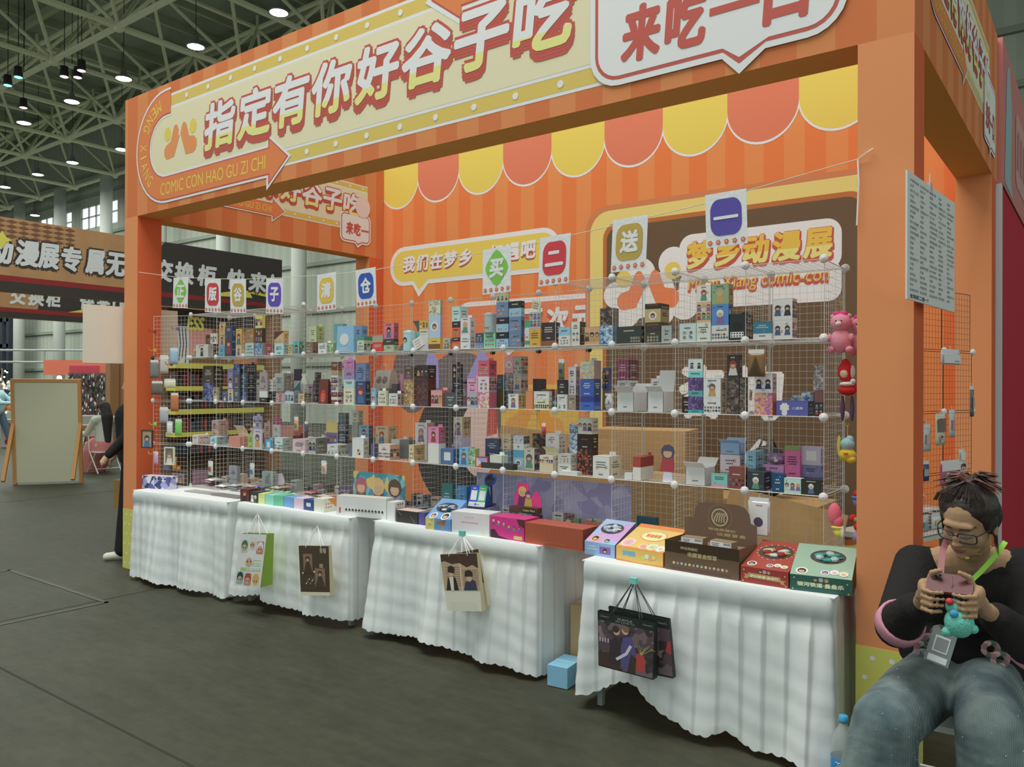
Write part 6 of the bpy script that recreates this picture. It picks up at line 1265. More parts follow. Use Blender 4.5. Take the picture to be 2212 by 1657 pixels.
PCOL = [(190, 190, 186), (170, 176, 180), (206, 196, 190), (150, 140, 130), (196, 160, 150), (130, 150, 170), (176, 150, 176), (120, 120, 116), (206, 190, 150), (90, 96, 104), (200, 130, 130), (150, 170, 150)]
# piles of flat packets on the tabletop inside the racks: each packet is its own thing
cnt = 0
for bay in range(14):
    x0 = X0R + bay * CW
    for k in range(2):
        cx = x0 + .10 + .17 * k; z = TOP + .006; n = rnd.randint(2, 4) if bay != 11 else 2
        for i in range(n):
            c = rnd.choice(PCOL); w, d_, h = rnd.uniform(.10, .14), rnd.uniform(.12, .17), rnd.uniform(.010, .018)
            mb = MB(); pillow(mb, w, d_, h, mat(c, .25, metal=.15))
            o = mb.build('foil_packet', None, True, loc=(cx + rnd.uniform(-.008, .008), Y0R + .17, z), rot=(0, 0, rnd.uniform(-.15, .15)))
            tag(o, '%s packet, %s of %s pile on the tabletop in rack bay %s' % (cname(c), ['bottom', 'second', 'third', 'fourth'][i], ['left', 'right'][k], WORDN[bay]), 'packet', 'packets piled on the tabletop in the rack')
            lb = MB(); p2 = tplane(h * .96); poly2(lb, p2, rrect(-w * .25, -d_ * .25, w * .25, d_ * .25, .01, 2), .0012, mat(rnd.choice(PCOL + TOPS))); lb.build('label', o)
            z += h * 1.25 + .002
# taller goods on the tabletop
tall = [(-5.90, 3.95, .12, .03, .19, (150, 156, 166), 'rows', 'grey-blue folder'), (-5.45, 3.97, .14, .04, .17, (160, 172, 168), 'text', 'grey-green folder'), (-3.42, 3.86, .09, .05, .24, (60, 110, 110), 'text', 'teal carrier box'), (-3.30, 3.87, .08, .06, .23, (62, 130, 180), 'text', 'blue carrier box'),
        (-3.12, 3.86, .14, .10, .12, (130, 130, 160), 'win', 'iridescent clear case'), (-4.55, 4.0, .16, .03, .12, (110, 90, 130), 'text', 'purple notebook'), (-2.02, 3.90, .12, .03, .16, (40, 76, 90), 'round', 'dark teal pouch box')]
for x, y, w, d_, h, c, kd, nm in tall:
    make_box(w, d_, h, c, kd, None, rnd, False, '%s standing on the tabletop inside the rack' % nm, 'tall goods on the tabletop', (x, y + .05, TOP + .09 if False else TOP + .0015 + .0), 0)
# large art panel behind the second table: three generic figures on a blue ground
ap = thing('art_poster', 'wide glossy art panel with three figures on a turquoise ground', 'poster', (-4.25, 3.835, TOP + .002), .0)
mb = MB(); mb.box(0, 0, 0, .50, .004, .27, art_mat([(60, 140, 160), (90, 160, 170), (206, 176, 90), (110, 170, 180), (50, 120, 140)], 14)); mb.build('board', ap)
mb = MB(); pf = Plane((0, -.0006, 0), (1, 0, 0), (0, -1, 0)); person_print(mb, pf, .08, .01, .24, .0004, rnd, (170, 90, 110), (84, 96, 60)); person_print(mb, pf, .25, .01, .25, .0014, rnd, (206, 170, 110), (110, 70, 100)); person_print(mb, pf, .41, .01, .25, .0024, rnd, (90, 70, 60), (150, 140, 180)); mb.build('printed_figures', ap)
# pieces lying on shelves
def slab(x0, x1, y, tier, h, d_, c, lab, cat='slab'):
    mb = MB(); mb.box(x0, y, 0, x1, y + d_, h, mat(c, .4)); o = mb.build('flat_packet', None, loc=(0, 0, Z0R + tier * CH + .0035)); o.location = ((x0 + x1) / 2, y, Z0R + tier * CH + .0035)
    for v in o.data.vertices: v.co.x -= (x0 + x1) / 2; v.co.y -= y
    tag(o, lab, cat)
slab(-3.07, -2.83, 3.80, 1, .035, .05, (60, 62, 58), 'long black toy case with green stripe lying on the lower shelf', 'case')
slab(-2.50, -2.38, 3.800, 1, .02, .05, (220, 220, 216), 'white slab lying at the front of the lower shelf', 'packet')
# hanging things: packets on hooks
def hang(x, y, z, w, h, c, lab, cat='packet', grp=None, rz=0.0, art=None, t=.008):
    r = thing('hanging_packet', lab, cat, (x, y, z), rz, grp)
    mb = MB(); pillow(mb, w, h, t, art or mat(c, .25, metal=.1), Matrix.Translation((0, 0, -h / 2)) @ Matrix.Rotation(PI / 2, 4, 'X')); mb.build('pouch', r, True)
    mb = MB(); mb.box(-w * .45, -.002, -.004, w * .45, .002, .016, mat((216, 216, 212), .3)); mb.tube([(0, 0, .014), (0, 0, .034), (.006, .008, .036)], .0012, mat((200, 200, 196), .3), 5); mb.build('hanger_tab', r)
    return r
wl = [(.30, 1.80, .09, .14, (120, 120, 116), 'silvery goods pouch, upper'), (.20, 1.84, .09, .14, (190, 180, 170), 'clear pouch beside the silvery one'), (.10, 1.90, .08, .12, (150, 180, 206), 'pale blue round-dotted packet'), (.27, 1.62, .12, .10, (110, 100, 90), 'dark tassel bundle'), (.14, 1.64, .12, .06, (216, 204, 170), 'cream paper tag bundle'),
      (.09, 1.52, .08, .14, (190, 110, 60), 'orange and black long pouch'), (.20, 1.40, .09, .12, (170, 170, 180), 'lilac-grey clear pouch'), (.05, 1.30, .07, .12, (120, 200, 90), 'lime green card'), (.14, 1.28, .06, .10, (206, 206, 204), 'clear bag with white card'), (.28, 1.02, .05, .09, (196, 160, 190), 'pink slanted card'), (.17, 1.02, .06, .14, (110, 116, 150), 'grey doll-shaped charm'), (.09, .98, .04, .08, (226, 140, 50), 'small orange charm')]
for q, z, w, h, c, l in wl:
    hang(X0R - .012 + math.cos(wa) * q, Y0R - .05 + math.sin(wa) * q, z, w, h, c, l + ' on the wire wing by the left pillar', 'packet', 'goods on the left wire wing', wa - PI)
for q, z, w, h, fc, ic_, l in ((.33, 1.22, .115, .155, (64, 56, 50), (176, 140, 110), 'black framed picture hanging on the left wire wing'), (.10, 1.08, .10, .15, (216, 206, 170), (110, 106, 100), 'cream framed grey picture hanging on the left wire wing')):
    r = thing('picture_frame', l, 'picture', (X0R - .012 + math.cos(wa) * q, Y0R - .09 + math.sin(wa) * q, z - h), wa - PI)
    mb = MB(); e = .01
    for a in ((-w / 2, 0, 0, w / 2, .015, e), (-w / 2, 0, h - e, w / 2, .015, h), (-w / 2, 0, e, -w / 2 + e, .015, h - e), (w / 2 - e, 0, e, w / 2, .015, h - e)): mb.box(*a, mat(fc, .4))
    mb.build('frame', r); mb = MB(); mb.box(-w / 2 + e, .004, e, w / 2 - e, .008, h - e, mat(ic_)); pp = Plane((-w / 2, .0038, 0), (1, 0, 0), (0, -1, 0)); person_print(mb, pp, w / 2, e, h * .7, .0004, rnd); mb.build('picture', r)
# goods hanging on the black grid behind the right pillar
bd = Vector((math.cos(bang), math.sin(bang), 0)); bn = Vector((bd.y, -bd.x, 0))
bg_ = [(.28, 1.80, .23, .075, (206, 200, 210), 'clear envelope with white price label, highest on the black grid'), (.16, 1.42, .11, .17, (206, 200, 170), 'cream card with sepia picture on the black grid'), (.30, 1.44, .07, .15, (176, 190, 190), 'grey-green pouch right of the cream card'), (.28, 1.14, .24, .13, (196, 90, 130), 'magenta card with two round charms on the black grid'), (.25, .96, .13, .09, (206, 120, 150), 'pink square packet below the magenta card'), (-.02, 1.15, .10, .10, (70, 60, 130), 'deep blue packet beside the pillar on the black grid'),
       (.12, .84, .12, .08, (206, 206, 206), 'silver packet low on the black grid'), (.35, .85, .10, .08, (206, 196, 196), 'pale pink packet low on the black grid'), (.50, .90, .12, .11, (220, 206, 70), 'yellow and teal sweet packet at the grid edge'), (-.02, .84, .10, .08, (176, 180, 180), 'grey foil packet nearest the pillar low down'), (.42, 1.20, .06, .14, (190, 190, 196), 'clear strip packet at the right of the magenta card'), (.55, 1.58, .05, .17, (110, 96, 90), 'brown feathered charm hanging at the grid edge'), (0, 1.36, .09, .14, (190, 190, 190), 'clear packet behind the yellow and pink toy')]
for q, z, w, h, c, l in bg_:
    p = q0 + bd * q + bn * .03; r = hang(p.x, p.y, z + .02, w, h, c, l, 'packet', 'packets on the black grid', bang)
    mb = MB(); pp = Plane((-w / 2, -.012, -h), (1, 0, 0), (0, -1, 0))
    if 'magenta' in l: poly2(mb, pp, [(0, h * .65), (w, h * .65), (w, h), (0, h)], 0, WHITE); badge(mb, pp, w * .28, h * .35, .026, .0004); badge(mb, pp, w * .72, h * .35, .026, .0004)
    elif 'sepia' in l: poly2(mb, pp, [(w * .1, h * .45), (w * .9, h * .45), (w * .9, h * .92), (w * .1, h * .92)], 0, mat((120, 100, 90))); badge(mb, pp, w * .5, h * .25, .02, .0004)
    elif 'label' in l: poly2(mb, pp, [(w * .06, h * .1), (w * .94, h * .1), (w * .94, h * .8), (w * .06, h * .8)], 0, mat((222, 222, 218))); lines(mb, pp, w * .6, h * .2, w * .9, h * .4, 1, .0004, (90, 90, 90), rnd)
    else: poly2(mb, pp, rrect(w * .25, h * .3, w * .75, h * .7, .006, 2), 0, mat(rnd.choice(PCOL)))
    mb.build('print', r)
for px, py, w, h, c, l in ((1640, 1082, .105, .165, (206, 206, 212), 'clear pouch with a white card and dark charm hanging beside the brown display carton'), (1634, 762, .085, .115, (130, 96, 56), 'fan-shaped brown pouch hanging under the top shelf at the right'), (1213, 782, .04, .10, (110, 116, 90), 'dark oval tin pouch hanging under the top shelf near the middle'), (1175, 920, .03, .05, (206, 60, 60), 'tiny red charm hanging under the middle shelf'),
        (640, 905, .05, .09, (226, 160, 110), 'small orange charm hanging in the empty bay left of centre'), (662, 915, .04, .10, (90, 84, 84), 'small dark charm hanging in the empty bay left of centre'), (455, 1000, .07, .10, (190, 196, 180), 'clear pouch hanging low in the second bay from the left'), (545, 1005, .06, .10, (180, 190, 186), 'pale round pouch hanging low in the third bay'), (700, 1000, .06, .08, (206, 190, 180), 'pale pink pouch hanging low beside the art poster')):
    p = at(px, py, Y=3.765); r = hang(p.x, p.y, p.z, w, h, c, l, 'packet', 'packets hung along the rack front', 0); mb = MB(); pp = Plane((-w / 2, -.012, -h), (1, 0, 0), (0, -1, 0))
    if 'white card' in l: poly2(mb, pp, [(w * .08, h * .04), (w * .92, h * .04), (w * .92, h * .96), (w * .08, h * .96)], 0, WHITE); poly2(mb, pp, circle_pts(w * .5, h * .4, w * .22, 10), .0006, mat((84, 66, 100))); lines(mb, pp, w * .3, h * .85, w * .8, h * .93, 1, .0006, (200, 80, 90), rnd)
    elif 'fan' in l: [poly2(mb, pp, [(w * (.05 + .12 * i), 0), (w * (.12 + .12 * i), 0), (w * .5, h * .9)], .0004 * i, mat((70, 54, 34))) for i in range(7)]
    else: poly2(mb, pp, circle_pts(w * .5, h * .5, w * .3, 10), 0, mat(rnd.choice(TOPS)))
    mb.build('print', r)
# stacked flat packets on the shelf below the black grid
for i in range(26):
    c = rnd.choice(PCOL[:6]); k = i % 4; lvl_ = i // 4; x = .0 + .17 * k; p = q0 + bd * x - bn * (.16 if False else 0.20)
    mb = MB(); w, d_, h = rnd.uniform(.13, .16), rnd.uniform(.14, .2), .012; pillow(mb, w, d_, h, mat(c, .22, metal=.2)); o = mb.build('foil_packet', None, True, loc=(p.x, p.y, TOP + .004 + lvl_ * .021), rot=(0, 0, bang + rnd.uniform(-.1, .1)))
    tag(o, '%s flat packet, layer %s of pile %s behind the black grid' % (cname(c), WORDN[lvl_], WORDN[k]), 'packet', 'flat packets piled behind the black grid')

# ---- plush charms on the rack's right end and behind the pillar
def plush(name, label, loc, parts, cord=.05, grp='plush charms at the right end of the rack', rz=0):
    r = thing(name, label, 'plush charm', loc, rz, grp)
    for nm, c, items in parts:
        mb = MB()
        for it in items: mb.ball(it[0], it[1], mat(c, .9, bump=.4, bscale=180), 12, 8)
        mb.build(nm, r, True)
    mb = MB(); top = max(it[0][2] + (it[1][2] if isinstance(it[1], tuple) else it[1]) for p in parts for it in p[2]); mb.tube([(0, 0, top - .006), (0, 0, top + cord)], .0016, mat((196, 170, 80), .3, metal=.6), 5); mb.tube([(.008 * math.cos(a * .6), 0, top + cord + .008 * math.sin(a * .6)) for a in range(11)], .0012, mat((196, 170, 80), .3, metal=.6), 5); mb.build('key_ring', r)
    return r
PX, PY = X0R + 14 * CW + .06, Y0R + .10
PKB = (236, 140, 160)
def bear(loc, lab, c=PKB, bow=(220, 60, 140), k=1.35):
    plush('plush_bear', lab, loc, [('body', c, [((0, 0, -.07 * k), (.036 * k, .03 * k, .042 * k)), ((.03 * k, -.015, -.10 * k), (.018, .02, .016)), ((-.03 * k, -.015, -.10 * k), (.018, .02, .016)), ((.035 * k, -.01, -.06 * k), (.014, .014, .02)), ((-.035 * k, -.01, -.06 * k), (.014, .014, .02))]), ('head', c, [((0, 0, -.01), (.036 * k, .033 * k, .032 * k)), ((.026 * k, 0, .018), .013), ((-.026 * k, 0, .018), .013)]), ('muzzle', (226, 206, 200), [((0, -.032 * k, -.018), (.014, .010, .010))]), ('bow', bow, [((.014, -.01, .03), (.018, .01, .012)), ((-.014, -.01, .03), (.018, .01, .012))]), ('eyes', (40, 36, 36), [((.012, -.032 * k, -.004), .003), ((-.012, -.032 * k, -.004), .003)])])
bear((PX, PY - .04, 1.915), 'pink plush bear with magenta bow, left of the pair at the top'); bear((PX + .075, PY + .02, 1.90), 'pink plush bear with magenta bow, right of the pair at the top')
plush('plush_santa', 'red hooded plush figure with white fur trim below the pink bears', (PX + .01, PY, 1.68), [('hood', (206, 36, 40), [((0, 0, 0), (.034, .034, .05)), ((.0, 0, .03), (.022, .02, .03))]), ('coat', (200, 34, 38), [((0.01, 0, -.085), (.042, .035, .026)), ((.045, 0, -.07), (.014, .014, .018))]), ('fur_trim', (226, 220, 212), [((.01, -.005, -.058), (.036, .034, .012)), ((.03, 0, 0), (.012, .02, .03)), ((.038, -.02, -.045), .012)]), ('legs', (94, 70, 110), [((-.012, 0, -.17), (.010, .01, .06)), ((.03, 0, -.17), (.010, .01, .06))]), ('face', (226, 190, 160), [((0, -.026, -.01), (.018, .012, .02))])])
plush('plush_tiger', 'orange plush with dark stripes behind the red hooded figure', (PX + .09, PY + .06, 1.55), [('body', (226, 150, 40), [((0, 0, 0), (.03, .03, .05)), ((0, 0, -.07), (.034, .03, .045))]), ('stripes', (50, 44, 40), [((0, -.002, .02), (.0305, .031, .005)), ((0, -.002, -.005), (.0315, .031, .004)), ((0, -.002, -.06), (.0345, .031, .005)), ((0, -.002, -.085), (.034, .031, .004))])])
plush('plush_duck', 'yellow plush duck in a pale blue knitted hat', (PX + .02, PY, 1.315), [('hat', (150, 190, 200), [((0, 0, .03), (.032, .032, .03)), ((.01, 0, .05), (.018, .018, .02))]), ('body', (238, 186, 36), [((0, 0, -.02), (.040, .034, .032)), ((.018, -.01, -.04), (.022, .022, .018))]), ('cord_loop', (226, 196, 60), [((-.038, 0, .02), (.008, .008, .05))]), ('beak', (226, 140, 40), [((.0, -.036, -.01), (.012, .010, .006))])])
plush('plush_robot', 'purple and red round plush with a blue cap', (PX + .07, PY + .03, 1.10), [('head', (130, 130, 190), [((0, 0, -.02), (.034, .034, .03))]), ('red_cap', (206, 40, 40), [((0, 0, .015), (.034, .034, .022)), ((.028, -.01, 0), .02)]), ('blue_band', (70, 130, 190), [((-.01, -.006, .0), (.030, .032, .008))])])
plush('plush_popsicle', 'pink ice-lolly shaped plush with yellow rim and white stick', (PX - .01, PY - .10, 1.03), [('lolly', (236, 100, 120), [((0, 0, 0), (.030, .022, .052)), ((.014, 0, -.03), (.026, .02, .03))]), ('rim', (226, 206, 70), [((.014, 0, -.058), (.030, .02, .008)), ((.02, 0, -.08), (.024, .016, .022))]), ('stick', (226, 226, 220), [((.035, -.01, -.075), (.010, .004, .026))])], cord=.09)
plush('plush_flower', 'red rose plush with green leaves low at the right end', (PX + .075, PY, .97), [('petals', (206, 36, 44), [((0, 0, 0), (.028, .026, .026)), ((-.03, 0, .035), .018), ((.01, -.01, .05), .014)]), ('leaves', (130, 180, 70), [((-.01, -.01, .03), (.02, .008, .012)), ((.03, -.005, .03), (.018, .008, .016))]), ('base', (150, 140, 180), [((0, 0, -.05), (.036, .03, .03))])])
bear((q0.x - .02, q0.y - .16, 1.80), 'pink plush rabbit with magenta bow half hidden by the right pillar', PKB, (210, 60, 150), 1.0)
plush('plush_bird', 'yellow and pink plush half hidden behind the right pillar', (q0.x - .0, q0.y - .15, 1.47), [('head', (226, 200, 70), [((0, 0, 0), (.034, .03, .034))]), ('body', (236, 130, 150), [((0, 0, -.06), (.03, .028, .034)), ((.034, -.01, -.05), (.014, .012, .012))])])
plush('plush_bear', 'pale pink plush with grey ears low beside the right pillar', (q0.x - .0, q0.y - .15, .97), [('head', (226, 170, 166), [((0, 0, 0), (.042, .036, .042)), ((.03, 0, .03), .016)]), ('body', (214, 190, 186), [((0, 0, -.08), (.034, .03, .04))])])

# ---- paper carrier bags hung on the skirts
def carrier(label, TL, TR, BL, BR, Yp, depth, col, side, clip, cordc, deco, grp='paper bags hung on the table skirts', clipc=None, back=None, clipY=None):
    P = [at(*p, Y=Yp) for p in (BL, BR, TR, TL)]; L = (P[0] + P[1]) / 2 + Vector((0, depth / 2, 0)); r = thing('paper_bag', label, 'bag', L, 0, grp); P = [p - L for p in P]
    B = [p + Vector((0, depth, 0)) for p in P]; B[2].y = P[2].y + depth * .6; B[3].y = P[3].y + depth * .6
    m = mat(col, .45); ms = mat(side, .5); mb = MB(); V_ = P + B
    mb.add(V_, [(0, 1, 2, 3)], m); mb.add(V_, [(5, 4, 7, 6), (1, 5, 6, 2), (4, 0, 3, 7), (0, 4, 5, 1)], ms); mb.build('bag_body', r)
    class BP(Plane):
        def P(s, u, v, d=0.0):
            a = P[0].lerp(P[1], u); b = P[3].lerp(P[2], u); return a.lerp(b, v) + Vector((0, -d - .0008, 0))
    bp = BP((0, 0, 0), (1, 0, 0), (0, -1, 0)); mb = MB(); deco(mb, bp); mb.build('bag_print', r)
    c = at(*clip, Y=clipY or Yp + depth) - L; mb = MB(); w_ = .0022
    for yy in (P[3].y, B[3].y):
        a = P[3].lerp(P[2], .25); b = P[3].lerp(P[2], .75); a.y = b.y = yy - .002
        mb.tube([a + Vector((0, 0, -.012)), a, c + Vector((-.008, 0, 0)), c + Vector((0, 0, .01)), c + Vector((.008, 0, 0)), b, b + Vector((0, 0, -.012))], w_, mat(cordc, .6), 5)
    mb.build('cord_handles', r)
    if clipc:
        mb = MB(); mb.box(-.018, -.008, -.006, .018, .012, .022, mat(clipc, .35)); mb.tube([(-.012, -.008, .0), (-.014, -.012, -.02), (0, -.012, -.026), (.014, -.012, -.02), (.012, -.008, 0)], .0015, mat((180, 180, 180), .3, metal=.5), 5)
        tag(mb.build('binder_clip', None, loc=c + L + Vector((0, 0, .008))), label.split(' with')[0].replace('bag', 'bag’s') [:0] + ('small clip holding the ' + ' '.join(label.split()[:4]) + ' to the skirt'), 'clip')
    return r
def sq(u0, v0, u1, v1): return [(u0, v0), (u1, v0), (u1, v1), (u0, v1)]
def d1(mb, p):
    for i, (u, v, hc, bgc) in enumerate(((.22, .77, (66, 110, 96), (176, 200, 190)), (.52, .83, (206, 206, 204), (206, 206, 210)), (.82, .75, (216, 216, 214), (206, 120, 100)), (.2, .16, (50, 60, 64), (120, 190, 190)), (.5, .14, (160, 70, 56), (206, 130, 120)), (.8, .14, (206, 160, 70), (226, 206, 130)))):
        poly2(mb, p, rrect(u - .13, v - .12, u + .13, v + .12, .03, 3), .0002, mat(bgc)); poly2(mb, p, circle_pts(u, v + .01, .12, 14, .105), .0008, mat(hc)); poly2(mb, p, circle_pts(u, v - .03, .095, 12, .065), .0012, SKIN)
        for e in (-.04, .04): poly2(mb, p, circle_pts(u + e, v - .03, .018, 8, .018), .0016, PRN_DARK)
    poly2(mb, p, circle_pts(.47, .52, .17, 18, .14), .0008, mat((220, 222, 220))); poly2(mb, p, circle_pts(.47, .47, .13, 14, .085), .0012, SKIN)
    for e in (-.06, .06): poly2(mb, p, circle_pts(.47 + e, .48, .02, 8, .02), .0016, PRN_DARK)
    for v in (.50, .44, .40): poly2(mb, p, sq(.62, v, .92, v + .012), .0006, mat((150, 200, 90)))
    poly2(mb, p, sq(.18, .30, .92, .36), .0006, mat((150, 196, 96))); text2(mb, p, '玩偶好朋友', .4, .30, .9, .37, .001, WHITE, .05)
carrier('green-sided white paper bag with seven cartoon heads', (520, 1153), (576, 1155), (505, 1265), (562, 1269), 3.33, .10, (226, 226, 214), (140, 176, 46), (556, 1112), (214, 210, 200), d1, clipY=3.43)
def d2(mb, p):
    poly2(mb, p, sq(0, 0, 1, .07), .0002, mat((206, 196, 168)))
    for u0, v0, u1, v1 in ((.14, .45, .45, .84), (.52, .16, .86, .55)): poly2(mb, p, sq(u0, v0, u1, v1), .0003, mat((132, 104, 84))); u = (u0 + u1) / 2; poly2(mb, p, [(u0, v0), (u1, v0), (u + .06, v1 - .16), (u - .06, v1 - .16)], .0006, mat((70, 56, 46))); poly2(mb, p, circle_pts(u, v1 - .10, .075, 12, .05), .0009, mat((60, 46, 40))); poly2(mb, p, circle_pts(u, v1 - .125, .05, 10, .035), .0012, mat((170, 136, 112)))
    text2(mb, p, '青春', .70, .85, .92, .96, .0004, mat((176, 160, 150)), .02); poly2(mb, p, circle_pts(.11, .45, .025, 8, .02), .0006, WHITE); poly2(mb, p, circle_pts(.5, .48, .025, 8, .02), .0006, WHITE); poly2(mb, p, sq(.68, .56, .80, .64), .0004, mat((150, 130, 100)))
    for i in range(9): poly2(mb, p, circle_pts(.22 + .035 * i, .24 + .03 * ((i * 5) % 4), .022, 6, .016), .0006 + i * .0001, mat([(206, 200, 196), (176, 130, 100), (120, 110, 70)][i % 3]))
carrier('dark brown paper bag with two framed portraits and flowers', (645, 1179), (710, 1180), (650, 1286), (713, 1287), 3.42, .035, (72, 58, 44), (196, 186, 150), (685, 1139), (222, 220, 214), d2, clipY=3.50)
def d3(mb, p):
    poly2(mb, p, sq(0, .36, 1, 1), .0002, mat((74, 54, 42))); poly2(mb, p, [(0, .36), (1, .36), (1, .74), (.85, .80), (.7, .76), (.5, .84), (.3, .82), (.1, .88), (0, .86)], .0004, mat((176, 150, 120)))
    for i in range(9): poly2(mb, p, sq(.10, .44 + i * .04, .50, .452 + i * .04), .0005, mat((130, 100, 80))); poly2(mb, p, sq(.56, .44 + i * .033, .98, .452 + i * .033), .0005, mat((130, 100, 80)))
    poly2(mb, p, sq(.50, .36, .53, .82), .0009, mat((206, 186, 160)))
    poly2(mb, p, [(.06, .36), (.42, .36), (.36, .58), (.26, .62), (.14, .58)], .001, mat((46, 44, 38))); poly2(mb, p, [(.20, .36), (.28, .36), (.30, .6), (.18, .6)], .0013, mat((206, 200, 186))); poly2(mb, p, circle_pts(.25, .66, .075, 12, .06), .0016, SKIN); poly2(mb, p, [(.16, .68), (.34, .66), (.36, .76), (.28, .80), (.18, .78)], .0019, mat((56, 44, 40)))
    poly2(mb, p, [(.56, .36), (.94, .36), (.90, .52), (.76, .56), (.62, .5)], .001, mat((60, 60, 84))); poly2(mb, p, circle_pts(.74, .57, .075, 12, .06), .0016, SKIN); poly2(mb, p, [(.62, .60), (.84, .60), (.84, .68), (.74, .72), (.64, .69)], .0019, mat((56, 44, 40)))
    poly2(mb, p, [(.08, 0), (.16, .16), (.84, .16), (.92, 0)], .0004, mat((200, 198, 180)))
b3 = carrier('cream paper bag with two suited young men in a blinds scene', (951, 1198), (1030, 1195), (966, 1319), (1041, 1321), 3.43, .035, (208, 204, 188), (190, 180, 140), (998, 1158), (226, 224, 218), d3, clipc=(90, 190, 176), clipY=3.515)
carrier('second cream paper bag hanging tilted behind the suited men bag', (985, 1195), (1033, 1186), (1015, 1320), (1054, 1308), 3.480, .02, (74, 56, 46), (190, 180, 140), (1000, 1160), (226, 224, 218), lambda mb, p: poly2(mb, p, sq(0, 0, 1, .4), .0002, mat((200, 196, 180))), clipY=3.515)
def d4(mb, p):
    poly2(mb, p, sq(0, .84, 1, 1), .0002, mat((34, 42, 38))); poly2(mb, p, sq(.01, .02, .99, .84), .0003, art_mat([(84, 70, 78), (110, 92, 96), (70, 60, 66), (130, 110, 110), (60, 50, 54)], 26))
    poly2(mb, p, [(0, .02), (.45, .02), (.5, .2), (.3, .32), (0, .24)], .0006, mat((70, 52, 46))); poly2(mb, p, circle_pts(.76, .24, .10, 20, .17), .0007, mat((176, 60, 56))); 
    for i in range(7): strip2(mb, p, [(.78, .38), (.70 + i * .045, .52 + .03 * (i % 3)), (.66 + i * .06, .50)], .008, .0008 + i * .0001, mat((176, 156, 96)))
    poly2(mb, p, [(.20, .10), (.40, .12), (.44, .42), (.34, .60), (.22, .52)], .001, mat((60, 48, 52))); poly2(mb, p, [(.42, .06), (.66, .02), (.68, .45), (.60, .66), (.46, .62), (.42, .40)], .0013, mat((84, 76, 130))); poly2(mb, p, [(.54, .02), (.68, .02), (.70, .3), (.60, .36)], .0016, mat((60, 54, 44))); strip2(mb, p, [(.60, .50), (.52, .34), (.34, .2)], .05, .0019, mat((196, 190, 206)))
    for u, v, c in ((.345, .70, (60, 50, 46)), (.50, .74, (120, 96, 70))): poly2(mb, p, circle_pts(u, v, .06, 12, .07), .002, SKIN); poly2(mb, p, circle_pts(u + (-.015 if u < .4 else .015), v + .035, .062, 12, .06), .0023, mat(c))
    for i in range(4): poly2(mb, p, sq(.03 + .05 * i, .46, .05 + .05 * i, .54), .001, mat((180, 176, 190)))
    text2(mb, p, 'MURMUR', .36, .905, .62, .945, .0006, mat((150, 156, 150))); text2(mb, p, 'MY LOVE TO', .33, .86, .66, .895, .0006, mat((150, 156, 150))); text2(mb, p, '( Sound )', .05, .90, .20, .94, .0006, mat((150, 156, 150))); text2(mb, p, '( Sound )', .80, .90, .96, .94, .0006, mat((150, 156, 150)))
carrier('second black paper bag hanging behind the bar scene bag', (1314, 1310), (1445, 1338), (1330, 1440), (1454, 1466), 3.330, .03, (40, 44, 42), (34, 38, 36), (1372, 1262), (44, 48, 46), lambda mb, p: (poly2(mb, p, sq(0, .03, 1, .82), .0002, art_mat([(84, 70, 78), (110, 92, 96), (176, 60, 56), (130, 110, 110), (60, 50, 54)], 20)), text2(mb, p, '( Sound )', .80, .88, .96, .93, .0006, mat((150, 156, 150)))), clipY=3.39)
carrier('black paper bag with a bar scene of two men and silver lettering', (1291, 1319), (1415, 1345), (1293, 1438), (1411, 1469), 3.27, .04, (38, 42, 40), (36, 40, 38), (1368, 1262), (40, 44, 42), d4, clipc=(110, 200, 190), clipY=3.38)

# ---- bunting: cord and ten lettered flags
cordp = [(300, 588), (375, 598), (445, 602), (530, 603), (612, 600), (727, 592), (815, 582), (930, 562), (1043, 546), (1105, 535), (1166, 524), (1235, 508), (1323, 488), (1402, 469), (1521, 440), (1614, 412), (1750, 373), (1853, 344)]
cw = [at(*p, Y=3.575) for p in cordp]; cr = thing('hanging_line', 'thin cream cord strung between the two front pillars', 'cord', (-3.8, 3.575, 2.5))
mb = MB(); mb.tube(cw, .0022, mat((206, 200, 180), .7), 5); a = cw[-1]; mb.tube([a, a + Vector((.005, -.004, -.1)), a + Vector((-.002, -.004, -.28))], .0035, mat((222, 220, 214), .7), 6); mb.tube([a, a + Vector((.04, -.012, .02)), a + Vector((.06, .0, .035))], .003, mat((216, 210, 196), .7), 6); mb.build('cord', cr, world=True)
flags = [('正', 375, 407, 600, 665, (120, 184, 56), 'green', 'dia'), ('版', 443, 477, 603, 674, (196, 50, 62), 'red', 'sq'), ('谷', 497, 531, 604, 676, (184, 156, 56), 'olive', 'sq'), ('子', 575, 612, 602, 677, (96, 70, 176), 'purple', 'sq'), ('清', 685, 726, 594, 673, (222, 178, 62), 'yellow', 'sq'), ('仓', 768, 811, 584, 664, (46, 84, 176), 'blue', 'sq'),
         ('买', 1043, 1104, 540, 637, (118, 186, 60), 'green', 'dia'), ('二', 1167, 1233, 514, 619, (204, 50, 62), 'crimson', 'sq'), ('送', 1324, 1400, 476, 589, (180, 152, 60), 'olive', 'sq'), ('一', 1523, 1612, 422, 537, (84, 72, 160), 'violet', 'sq')]
FL = mat((222, 222, 214), .8, bump=.2, bscale=40)
